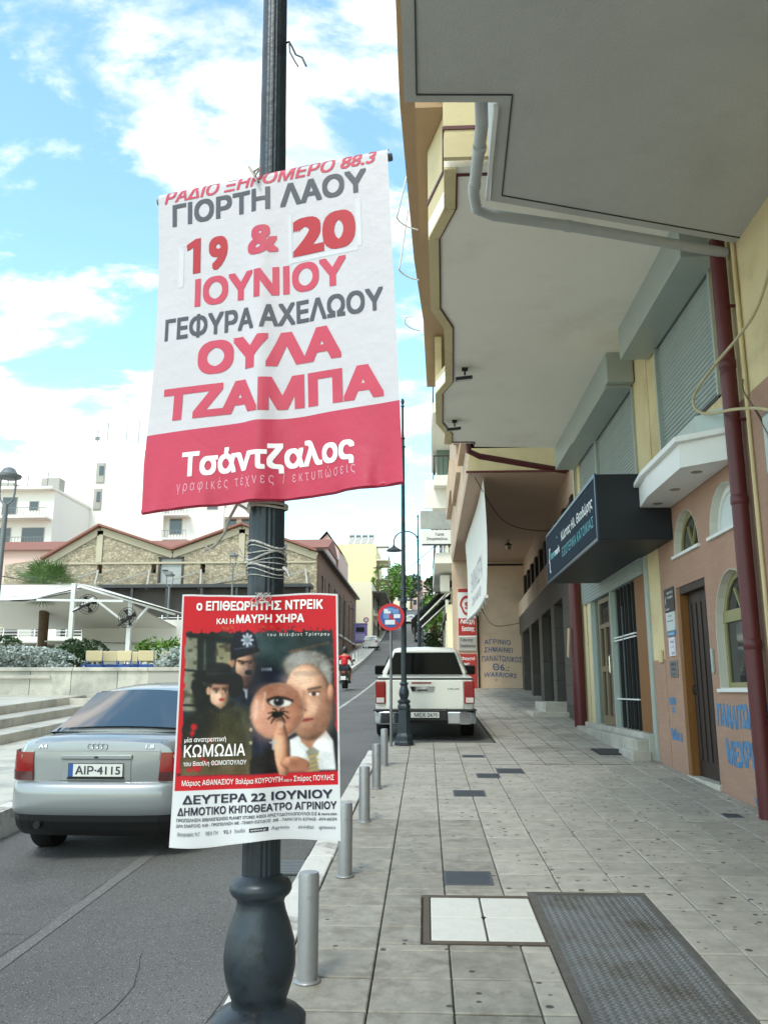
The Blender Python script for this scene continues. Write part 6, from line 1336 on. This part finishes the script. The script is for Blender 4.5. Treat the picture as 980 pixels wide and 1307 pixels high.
MB().add(vs, [(j*nn+i, j*nn+i+1, (j+1)*nn+i+1, (j+1)*nn+i) for j in range(3) for i in range(nn-1)]+[tuple(range(nn))]).build('lower_valance', black, sc_)
seam = mat('panel_gap', (50, 53, 55), .8, var=0)
MB().path([(-.585, -.052, .60), (-.60, -.062, .845), (-.60, -.035, .93)], .0035, 5).path([(.585, -.052, .60), (.60, -.062, .845), (.60, -.035, .93)], .0035, 5).build('trunk_gap', seam, sc_)['kind'] = 'stuff'
MB().grid(lambda u, v: Vector((-.60+1.2*u, -.070+.026*v+.0, .858+.068*v)), 10, 2).build('trunk_upper_band', mat('silver_car_band', (126, 130, 133), .35, metal=.5, coat=.5), sc_, smooth=True)
MB().box(-.34, .34, -.082, -.05, .785, .825).build('handle_trim', silver, sc_, bevel=.008); MB().lathe([(.001, -.003), (.018, 0), (.018, .01)], 14, (0, -.085, .80)).build('lock', black, sc_)
MB().box(-.33, .33, -.068, -.055, .60, .785).build('plate_recess', silver, sc_, bevel=.01); plate_txt(sc_, 'ΑΙΡ·4115', -.26, .26, .635, .755, -.082)
MB().box(-.27, .27, -.080, -.070, .618, .634).build('plate_holder', black, sc_)
for k in range(4):
    n_ = 20; b = MB(); b.path([(-.066+k*.044+.028*cos(2*pi*i/n_), -.078+.01, .893+.028*sin(2*pi*i/n_)) for i in range(n_+1)], .0045, 6); b.build('ring_emblem', chrome, sc_, smooth=True)
for (tx, a, c) in (('A4', -.56, -.48), ('1.8', .46, .54)):
    lettering(tx, (0, 1, 1, 1), (lambda a, c: lambda u, v: (a+(c-a)*u, -.0725+.01*(1-v), .915-.035*v))(a, c), chrome, sc_, bold=.02)
MB().path([(-.50, -.15, .245), (-.50, .3, .235)], .032, 16, caps=True).build('exhaust_pipe', rubber, sc_, smooth=True)

tw = mat('white_truck_paint', (216, 216, 208), .3, var=.02, coat=.6)
tk = thing('white_pickup', 'white double cab pickup truck parked beyond the far lamp post', 'truck', (-.03, 15.75, gz(15.75)-.03)); tk.rotation_euler = (math.atan(.047), 0, 0)
def T(y_, w, z0, z1): return (y_, [(w*.95, z0), (w, z0+.08), (w+.012, (z0+z1)/2), (w, z1-.06), (w-.03, z1), (0, z1)])
loft([T(.0, .875, .56, 1.08), T(.03, .895, .50, 1.09), T(.5, .915, .50, 1.10), T(1.55, .92, .45, 1.10)]).build('cargo_bed', tw, tk, smooth=True)
loft([T(1.56, .92, .40, 1.12), T(3.6, .92, .40, 1.10), T(4.4, .91, .40, 1.06), T(5.1, .86, .45, 1.0), T(5.3, .78, .5, .85)]).build('cab_body', tw, tk, smooth=True)
def C(y_, wb, wt_, zt): return (y_, [(wb, 1.12), (wb, 1.2), (wt_+.03, zt-.12), (wt_-.02, zt-.03), (wt_-.12, zt), (0, zt+.02)])
loft([C(1.46, .80, .60, 1.60), C(1.52, .84, .64, 1.645), C(2.1, .86, .66, 1.67), C(3.2, .86, .66, 1.66), C(3.6, .86, .74, 1.45), C(4.1, .85, .8, 1.16)]).build('cab_roof', tw, tk, smooth=True)
MB().grid(lambda u, v: Vector(((-.74+1.48*u)*(1-.20*v), 1.435-.015*sin(pi*u)+.02*v, 1.14+.42*v)), 8, 4).build('rear_window', darkglass, tk, smooth=True)
MB().path([(-.75, 1.43, 1.13), (-.60, 1.44, 1.565), (.60, 1.44, 1.565), (.75, 1.43, 1.13)], .012, 6).build('window_seal', black, tk)
MB().box(-.90, .90, .0, 1.45, 1.095, 1.115).build('bed_rail_cover', mat('dark_trim', (60, 64, 64), .6), tk, bevel=.01)
MB().box(-.86, .86, .02, 1.42, 1.115, 1.14).build('tonneau_cover', tw, tk, bevel=.01)
MB().box(-.705, .705, -.035, .0, .56, 1.085).build('tailgate', tw, tk, bevel=.018); MB().box(-.24, .12, -.046, -.034, 1.02, 1.045).build('brake_light', redp, tk)
MB().grid(lambda u, v: Vector((-.25+.42*u+.03*(v-.5)*(1 if u > .5 else -1), -.05-.01*sin(pi*u), .88+.09*v)), 8, 3).build('tailgate_handle', chrome, tk, smooth=True); MB().box(-.13, .05, -.066, -.056, .89, .915).build('handle_recess', black, tk)
lettering('HILUX', (0, 1, 1, 1), lambda u, v: (.42+.21*u, -.037, .94-.03*v), galv, tk, bold=.03)
for s_ in (-1, 1):
    MB().box(min(s_*.715, s_*.90), max(s_*.715, s_*.90), -.045, .10, .66, 1.06).build('tail_light', redp, tk, bevel=.02); MB().box(min(s_*.74, s_*.88), max(s_*.74, s_*.88), -.052, -.04, .68, .77).build('reversing_lens', mat('clear_lens', (200, 190, 186), .1, coat=.5), tk)
    MB().prism([(s_*.40, -.13), (s_*.62, -.15), (s_*.82, -.12), (s_*.91, -.04), (s_*.925, .12), (s_*.40, .12)], MP, .30, .53).build('chrome_bumper_end', chrome, tk, bevel=.03)
    MB().box(min(s_*.40, s_*.93), max(s_*.40, s_*.93), -.14, .1, .535, .565).build('bumper_step', black, tk, bevel=.01)
    wheel(tk, s_*.80, 1.05, .37, .25, s_); wheel(tk, s_*.80, 4.15, .37, .25, s_)
    m_ = thing_part('mirror', tk, (s_*1.0, 3.45, 1.18)); MB().box(-.12, .12, -.06, .08, -.10, .11).build('housing', black, m_, bevel=.04); MB().box(-.1, .1, -.066, -.058, -.08, .09).build('mirror_glass', darkglass, m_)
    MB().add([(s_*.875, 1.75, 1.16), (s_*.875, 3.9, 1.16), (s_*.72, 3.3, 1.55), (s_*.72, 1.95, 1.55)], [(0, 1, 2, 3)]).build('side_window', carglass, tk)
MB().box(-.40, .40, -.12, .05, .36, .555).build('bumper_centre', black, tk, bevel=.015); plate_txt(tk, 'ΜΕΧ·2670', -.26+.0, .26, .415, .525, -.135, blue=False)
MB().box(-.7, .7, .2, 4.8, .30, .45).build('chassis', black, tk)
for s_ in (-1, 1): MB().box(min(s_*.62, s_*.66), max(s_*.62, s_*.66), .5, .9, .2, .45).build('mud_flap', black, tk)

def small_car(name, label, x, y_, m, w=.85, h=1.45, L_=3.9, rz=0, cat='car', seen_front=False):
    t = thing(name, label, cat, (x, y_, gz(y_)-.10), rz); sl_ = (gz(y_+2)-gz(y_-2))/4; t.rotation_euler = (math.atan(sl_), 0, rz)
    loft([T(0, w*.93, .35, .9), T(.08, w, .28, .98), T(1.2, w, .25, .98), T(2.8, w, .25, .95), T(3.5, w*.97, .28, .85), T(L_, w*.85, .35, .6)]).build('body', m, t, smooth=True)
    def c(y2, wb, wt_, zt): return (y2, [(wb, .93), (wb, .98), (wt_+.03, zt-.12), (wt_-.02, zt-.03), (wt_-.12, zt), (0, zt+.02)])
    loft([c(.05, w*.92, w*.85, 1.1), c(.3, w*.93, w*.72, h-.05), c(1.0, w*.93, w*.72, h), c(2.0, w*.93, w*.72, h-.02), c(2.9, w*.92, w*.85, 1.0)]).build('roof', m, t, smooth=True)
    MB().grid(lambda u, v: Vector(((-.6+1.2*u)*(1-.12*v), .02+.22*v-.03*sin(pi*u), 1.03+.32*v)), 6, 3).build('rear_window', carglass, t, smooth=True)
    for s_ in (-1, 1):
        MB().box(min(s_*.60, s_*.8), max(s_*.60, s_*.8), -.03, .1, .80, .98).build('tail_light', redp, t, bevel=.02); wheel(t, s_*(w-.1), .65, .29, .18, s_); wheel(t, s_*(w-.1), 3.15, .29, .18, s_)
    MB().box(-.75, .75, -.06, .05, .32, .52).build('bumper', m, t, bevel=.03); MB().box(-.26, .26, -.07, -.06, .55, .66).build('number_plate', white_p, t); MB().box(-.7, .7, .1, 3.6, .16, .3).build('underbody', black, t)
    return t
wcar = small_car('white_hatchback', 'small white hatchback parked far up the left kerb', -6.1, 93, mat('white_car_paint', (214, 214, 210), .3, coat=.5))
small_car('teal_car', 'teal car far up the street on the right', -.9, 128, mat('teal_car_paint', (60, 110, 120), .3, coat=.5))
small_car('grey_car', 'grey car parked beyond the lamp posts on the right', -.6, 108, mat('grey_car_paint', (110, 116, 120), .3, coat=.5))
small_car('distant_white_car', 'distant white car at the top of the street', -2.7, 150, mat('white_car_paint', (214, 214, 210)))

# ------------------------------------------------------------ scooter and rider
scx, scy = -3.66, 38.0
mo = thing('scooter', 'dark scooter ridden away up the left lane', 'scooter', (scx, scy, gz(scy)-.13))
def mwheel(y_, r=.27):
    t = thing_part('wheel', mo, (0, y_, r)); b = MB(); n = 22; vs = []; fs = []
    for (rr, xx) in ((r*.7, -.05), (r*.95, -.06), (r, 0), (r*.95, .06), (r*.7, .05)):
        for k in range(n): vs.append((xx, rr*cos(2*pi*k/n), rr*sin(2*pi*k/n)))
    for i in range(4):
        for k in range(n): fs.append((i*n+k, i*n+(k+1) % n, (i+1)*n+(k+1) % n, (i+1)*n+k))
    fs += [tuple(range(n)), tuple(4*n+k for k in range(n))]; b.add(vs, fs).build('tyre', rubber, t, smooth=True)
mwheel(-.0); mwheel(1.25)
loft([(-.25, [(.08, .6), (.14, .68), (.14, .8), (0, .84)]), (.1, [(.14, .35), (.19, .55), (.18, .80), (0, .84)]), (.55, [(.14, .3), (.18, .45), (.16, .76), (0, .78)]), (.8, [(.16, .25), (.17, .3), (.16, .34), (0, .35)]), (1.1, [(.14, .25), (.16, .35), (.14, .6), (0, .62)])]).build('body', black, mo, smooth=True)
MB().box(-.15, .15, -.2, .62, .80, .88).build('seat', rubber, mo, bevel=.03); MB().path([(0, 1.25, .3), (0, 1.1, .7), (0, 1.0, 1.05)], .05, 8).build('steering_column', black, mo); MB().path([(-.34, .92, 1.06), (0, 1.0, 1.08), (.34, .92, 1.06)], .018, 8).build('handlebar', galv, mo)
MB().box(-.09, .09, -.285, -.24, .66, .76).build('tail_light', redp, mo, bevel=.01); MB().box(-.11, .11, -.32, -.30, .38, .55).build('number_plate', white_p, mo)
for s_ in (-1, 1): MB().path([(s_*.28, .95, 1.06), (s_*.36, .92, 1.25)], .01, 6).build('mirror_stem', black, mo); MB().box(s_*.36-.06, s_*.36+.06, .90, .92, 1.22, 1.32).build('mirror', black, mo, bevel=.01)
MB().path([(.17, -.2, .42), (.17, .3, .36)], .05, 8).build('exhaust', galv, mo, smooth=True)
def skinned(name, pts, edges, rad, m, parent, sub=1):
    me = bpy.data.meshes.new(name); me.from_pydata(pts, edges, []); o = bpy.data.objects.new(name, me); COL.objects.link(o); o.parent = parent
    sk_ = o.modifiers.new('skin', 'SKIN'); sk_.use_smooth_shade = True; su = o.modifiers.new('sub', 'SUBSURF'); su.levels = sub; su.render_levels = sub
    for i, r_ in enumerate(rad): me.skin_vertices[0].data[i].radius = r_ if isinstance(r_, tuple) else (r_, r_)
    me.skin_vertices[0].data[0].use_root = True; me.materials.append(m); return o
pr_ = thing('person', 'scooter rider in a red shirt seen from behind, both hands on the handlebar', 'person', (scx, scy, gz(scy)-.13))
# body (skin) as one figure; clothes over it
P_ = [(0, .15, .95), (0, .18, 1.12), (0, .24, 1.32), (0, .27, 1.45), (0, .29, 1.55), (0, .31, 1.68), (.19, .26, 1.42), (.30, .45, 1.22), (.32, .72, 1.12), (.32, .86, 1.09), (-.19, .26, 1.42), (-.30, .45, 1.22), (-.32, .72, 1.12), (-.32, .86, 1.09), (.14, .2, .93), (.24, .62, .86), (.22, .62, .48), (.22, .60, .36), (.22, .74, .32), (-.14, .2, .93), (-.24, .62, .86), (-.22, .62, .48), (-.22, .60, .36), (-.22, .74, .32)]
E_ = [(0, 1), (1, 2), (2, 3), (3, 4), (4, 5), (3, 6), (6, 7), (7, 8), (8, 9), (3, 10), (10, 11), (11, 12), (12, 13), (0, 14), (14, 15), (15, 16), (16, 17), (17, 18), (0, 19), (19, 20), (20, 21), (21, 22), (22, 23)]
Rr = [.13, .12, .14, .10, .055, .085, .055, .042, .034, .03, .055, .042, .034, .03, .10, .07, .05, .038, .03, .10, .07, .05, .038, .03]
bd = skinned('body', P_, E_, Rr, skin, pr_, 2)
skinned('shirt', [(0, .15, .98), (0, .18, 1.12), (0, .24, 1.32), (0, .27, 1.46), (.19, .26, 1.42), (.27, .40, 1.27), (-.19, .26, 1.42), (-.27, .40, 1.27)], [(0, 1), (1, 2), (2, 3), (3, 4), (4, 5), (3, 6), (6, 7)], [.165, .155, .175, .11, .085, .072, .085, .072], redcl, pr_, 2)
skinned('shorts', [(0, .15, .95), (.14, .2, .93), (.22, .52, .88), (-.14, .2, .93), (-.22, .52, .88)], [(0, 1), (1, 2), (0, 3), (3, 4)], [.155, .125, .105, .125, .105], mat('dark_shorts', (46, 48, 58), .9), pr_, 2)
MB().lathe([(.02, 1.86), (.09, 1.84), (.135, 1.76), (.14, 1.68), (.12, 1.60), (.09, 1.575)], 20, (0, .30, 0)).build('helmet', mat('helmet_black', (30, 30, 34), .25), pr_, smooth=True)
for s_ in (-1, 1):
    sh_ = MB(); sh_.path([(s_*.22, .56, .31), (s_*.22, .70, .29), (s_*.22, .82, .29)], [.045, .05, .035], 8).build('shoe', black, pr_, smooth=True)
    h_ = MB()
    for k in range(4): h_.path([(s_*(.27+k*.022), .86, 1.085), (s_*(.27+k*.022), .91, 1.095), (s_*(.27+k*.022), .935, 1.075), (s_*(.27+k*.022), .925, 1.05)], [.011, .0105, .010, .008], 6)
    h_.path([(s_*.265, .86, 1.075), (s_*.255, .90, 1.06), (s_*.262, .92, 1.045)], [.011, .010, .008], 6); h_.build('fingers', skin, pr_, smooth=True)['kind'] = 'stuff'

# ------------------------------------------------------------ LEFT PLAZA: low wall, hedges, chairs, awnings, palm, lamps
gzp = 1.50
pw_ = thing('low_marble_wall', 'low wall of veined marble slabs behind the silver car', 'wall', (0, 0, 0))
x = -24.0; k = 0
while x < -6.15:
    w_ = 1.05+.25*((k*7) % 3)/2; xb = min(x+w_, -6.1)
    MB().box(x+.006, xb-.006, 21.0, 21.25, 1.3, 2.08+.0*(k % 2)).build('marble_panel', marble, pw_, bevel=.006)
    x = xb; k += 1
x = -24.0
while x < -6.1: xb = min(x+1.9, -6.05); MB().box(x+.004, xb-.004, 20.94, 21.35, 2.08, 2.17).build('coping', marble, pw_, bevel=.01); x = xb
MB().box(-9.4-1.9, -9.35, 20.9, 20.94, 1.9, 1.98).build('ledge', marble, pw_)
MB().box(-6.9, -6.1, 20.985, 21.0, 1.52, 2.06).build('dark_panel', greyfac, pw_)
# silver shrubs tangled over the wall top
for (xa, xb, lb, m_, zz) in ((-12.6, -9.4, 'silver-leaved shrub tangle behind the marble wall at far left', leafs, 2.45), (-7.3, -6.0, 'silver-leaved shrub next to the green hedge', leafs, 2.45)):
    t = thing('silver_shrub', lb, 'shrub', ((xa+xb)/2, 22.2, 1.6)); b = MB()
    leaves(0, 0, .75, (xb-xa)/2, .5, .40, int(1500*(xb-xa)), .055, clumps=30).build('foliage', m_, t, fix=False)['kind'] = 'stuff'
    for k in range(40): xx = random.uniform(-(xb-xa)/2, (xb-xa)/2); b.path([(xx, 0, 0), (xx+random.uniform(-.2, .2), random.uniform(-.3, .3), .7), (xx+random.uniform(-.5, .5), random.uniform(-.4, .3), 1.1)], .008, 4)
    b.build('stems', leafs, t)['kind'] = 'stuff'
for (x_, lb, rx, zz, m_) in ((-7.4, 'clipped bright green hedge behind the beige chairs', 1.05, 2.78, leaf), (-10.2, 'green bush at the foot of the awning post', .8, 2.7, leafd), (-13.6, 'loose green bushes below the palm tree', 1.6, 2.9, leafd)):
    t = thing('hedge', lb, 'hedge', (x_, 24.6, 1.6)); leaves(0, 0, zz-1.6-.05, rx, .6, .42, 2600, .06, clumps=34).build('foliage', m_, t, fix=False)['kind'] = 'stuff'; MB().path([(0, 0, 0), (0, 0, .8)], .05, 6).build('stem', bark, t)
# cafe chairs
chair_m = None
def chair(x, y_, rz, lb, first=[None]):
    if first[0] is None:
        t = thing('cafe_chair', lb, 'chair', (x, y_, 1.62), rz, 'blue and beige café chairs on the plaza')
        for sx in (-1, 1):
            for sy in (-1, 1): MB().path([(sx*.22, sy*.2, 0), (sx*.2, sy*.19, .45)], .018, 6).build('leg', bluechair, t)
            MB().path([(sx*.21, .2, .45), (sx*.21, .25, 1.0)], .018, 6).build('back_post', bluechair, t); MB().path([(sx*.23, .2, .66), (sx*.24, -.2, .66), (sx*.22, -.2, .45)], .016, 6).build('armrest', bluechair, t)
        MB().box(-.22, .22, -.22, .22, .43, .50).build('seat', beigech, t, bevel=.02); MB().box(-.21, .21, .225, .255, .52, .68).build('lower_slat', bluechair, t, bevel=.01); MB().box(-.22, .22, .215, .27, .76, 1.04).build('backrest', beigech, t, bevel=.02); first[0] = t; return t
    c = dup(first[0]); c.location = (x, y_, 1.62); c.rotation_euler = (0, 0, rz); c['label'] = lb; return c
ch = [(-10.9, 22.9, 3.3), (-9.1, 23.4, 3.1), (-8.65, 23.2, 3.3), (-8.1, 23.6, 2.9), (-7.6, 23.3, 3.2), (-7.05, 23.5, 3.0), (-12.2, 23.4, 2.8), (-8.9, 22.4, .2), (-8.2, 22.5, -.2), (-7.5, 22.4, .1), (-11.6, 22.6, .1), (-12.4, 22.4, 0)]
CL = ['second from the left in front of the bushes', 'nearest the awning post', 'just right of the awning post', 'at the middle of the right group', 'second from the hedge', 'closest to the clipped hedge', 'by the silver shrub at far left', 'facing away, left in the front row', 'in the middle of the front row', 'right end of the front row', 'front row below the palm', 'leftmost of all, under the canvas']
for i, (x_, y_, r_) in enumerate(ch): chair(x_, y_, r_, 'blue and beige café chair '+CL[i])
# awnings: gabled white canvas shade on posts
aw = thing('canvas_canopy', 'white gabled canvas shade over the café seating at the left', 'awning', (0, 0, 0))
def sheet(p, name, m, th=.04):
    a = [Vector(q) for q in p]; n = (a[1]-a[0]).cross(a[3]-a[0]).normalized()*th
    def f(u, v): q = (a[0]*(1-u)+a[1]*u)*(1-v)+(a[3]*(1-u)+a[2]*u)*v; q.z -= .05*sin(pi*u)*sin(pi*v); return q
    b = MB(); b.grid(f, 8, 6); b.grid(lambda u, v: f(u, v)-n, 8, 6); return b.build(name, m, aw, smooth=True)
sheet([(-16.5, 26.2, 4.42), (-12.7, 26.2, 4.42), (-11.9, 29.0, 5.22), (-16.5, 29.0, 5.30)], 'canvas_left', canvas_w)
sheet([(-16.5, 32.5, 3.95), (-9.6, 32.5, 3.95), (-11.6, 29.0, 5.22), (-16.5, 29.0, 5.30)], 'canvas_back', canvas_w)
sheet([(-11.95, 28.0, 5.20), (-8.0, 26.6, 4.08), (-7.8, 29.0, 4.05), (-11.7, 29.2, 5.22)], 'canvas_right', canvas_w)
sheet([(-13.3, 26.0, 4.4), (-12.5, 26.2, 4.45), (-11.9, 28.4, 5.0), (-13.1, 28.4, 5.0)], 'canvas_flap', canvas_w)
MB().beam((-11.95, 26.9, 5.16), (-11.95, 26.9, 5.16-.02), .1, .1) if False else None
for (x_, y_, z1) in ((-11.85, 27.8, 5.15), (-9.8, 27.6, 4.62), (-14.6, 31.5, 4.4), (-9.2, 32, 4.4)): MB().box(x_-.07, x_+.07, y_-.07, y_+.07, 1.6, z1).build('post', white_p, aw)
for (p, q) in (((-11.85, 27.9, 5.12), (-8.1, 27.0, 4.02)), ((-11.85, 27.8, 5.1), (-14.4, 26.4, 4.4)), ((-12.4, 26.3, 4.44), (-9.7, 26.6, 4.42)), ((-11.85, 27.8, 4.2), (-11.0, 27.4, 4.6)), ((-9.8, 27.6, 3.7), (-10.8, 27.2, 4.5)), ((-9.8, 27.6, 3.6), (-9.1, 27.3, 4.3))): MB().beam(p, q, .07, .07).build('rafter', white_p, aw)
sheet([(-13.4, 32.4, 4.3), (-9.4, 32.4, 4.3), (-9.4, 32.6, 3.4), (-13.4, 32.6, 3.4)], 'hanging_screen', canvas_w)
for (x_, y_, z_, lb, rz) in ((-11.25, 27.6, 4.42, 'black wall fan on the left awning post', .5), (-9.75, 27.3, 3.95, 'black wall fan on the right awning post', -.2)):
    f_ = thing('fan', lb, 'fan', (x_, y_, z_), rz); n = 24
    for r_ in (.33, .25, .16): MB().path([(r_*cos(2*pi*k/n), -.05-(.33-r_)*.2, r_*sin(2*pi*k/n)) for k in range(n+1)], .010, 5).build('guard_ring', black, f_)
    b = MB()
    for k in range(20): b.path([(.05*cos(2*pi*k/20), -.10, .05*sin(2*pi*k/20)), (.33*cos(2*pi*k/20), -.05, .33*sin(2*pi*k/20))], .004, 4)
    b.build('guard_wires', black, f_)['kind'] = 'stuff'
    for k in range(4):
        a = pi/2*k+.4; MB().add([(.04*cos(a), -.0, .04*sin(a)), (.29*cos(a-.3), .02, .29*sin(a-.3)), (.30*cos(a+.25), -.03, .30*sin(a+.25))], [(0, 1, 2)]).build('blade', black, f_)
    MB().lathe([(.07, -.02), (.08, .08), (.05, .2)], 12).build('motor', black, f_).rotation_euler = (R(-90), 0, 0); MB().beam((0, .12, 0), (-.45, .15, -.25), .05, .05).build('arm', black, f_)
bar = thing('bar_counter', 'white curved bar counter under the canvas shade', 'counter', (0, 0, 0))
MB().prism([(-14.0, 31.5), (-12.4, 30.9), (-11.4, 31.6), (-11.3, 33), (-14.0, 33)], MP, 1.7, 3.35).build('body', white_p, bar); MB().box(-14.1, -11.2, 30.8, 33.1, 3.36, 3.42).build('top', greyfac, bar)
pt_ = thing('palm_tree', 'fan palm with green crown rising above the white canvas shade', 'palm tree', (-14.3, 31, 1.6)); MB().path([(0, 0, 0), (.05, 0, 1.5), (0, 0, 3.5)], [.20, .17, .19], 12).build('trunk', bark, pt_, smooth=True)
for k in range(44):
    az = random.uniform(0, 2*pi); el = random.uniform(-.25, 1.35); L_ = random.uniform(.8, 1.15); d = Vector((cos(az)*cos(el), sin(az)*cos(el), sin(el))); c0 = Vector((0, 0, 3.4)); tip = c0+d*L_
    b = MB(); b.path([c0, c0+d*L_*.6, tip], .012, 4); a = d.cross(Vector((0, 0, 1))).normalized(); u_ = a.cross(d).normalized()
    for j in range(13):
        th = R(-75+j*12.5); dd = (d*cos(th)+a*sin(th)).normalized(); e = tip+dd*.80*(1-.15*abs(sin(th)))+Vector((0, 0, -.10)); w_ = a*cos(th)*.028-d*sin(th)*.028
        m2 = tip+dd*.35+Vector((0, 0, .02)); o = len(b.v); b.v += [tuple(tip), tuple(m2+w_), tuple(e), tuple(m2-w_)]; b.f.append((o, o+1, o+2, o+3))
    b.build('frond', palmg, pt_, fix=False)
# plaza lamps
def plaza_lamp(x, y_, z0, h, lb, s_=1.):
    t = thing('plaza_lamp', lb, 'lamp post', (x, y_, z0), 0, 'modern forked plaza lamps'); MB().path([(0, 0, 0), (0, 0, h-.75*s_)], [.075*s_, .06*s_], 12).build('pole', galv, t, smooth=True)
    for q in (-1, 1): MB().path(smoothp([(0, 0, h-.78*s_), (q*.16*s_, 0, h-.62*s_), (q*.20*s_, 0, h-.35*s_), (q*.19*s_, 0, h-.08*s_)]), .026*s_, 8).build('fork_arm', galv, t, smooth=True)
    MB().lathe([(.20*s_, h-.10*s_), (.30*s_, h-.06*s_), (.31*s_, h), (.22*s_, h+.03*s_), (.14*s_, h+.16*s_), (.05*s_, h+.2*s_)], 24).build('lamp_head', galv, t, smooth=True)
    return t
plaza_lamp(-10.42, 20, 1.45, 5.45, 'tall forked lamp post cut by the left picture edge'); plaza_lamp(-13.9, 45, 1.5, 6.3, 'forked lamp left of the poster in front of the dark terrace', .9); plaza_lamp(-13.0, 56, 2.0, 8.6, 'farther forked lamp just left of the near post', 1.)
lb_ = thing('litter', 'small pink and white litter lying at the end of the top step', 'litter', (-6.3, 20.3, 1.43)); MB().lathe([(.02, 0), (.12, .03), (.13, .12), (.05, .17)], 7).build('crumpled_bag', mat('litter_pink', (214, 178, 178), .8, var=.3, vs=20), lb_)
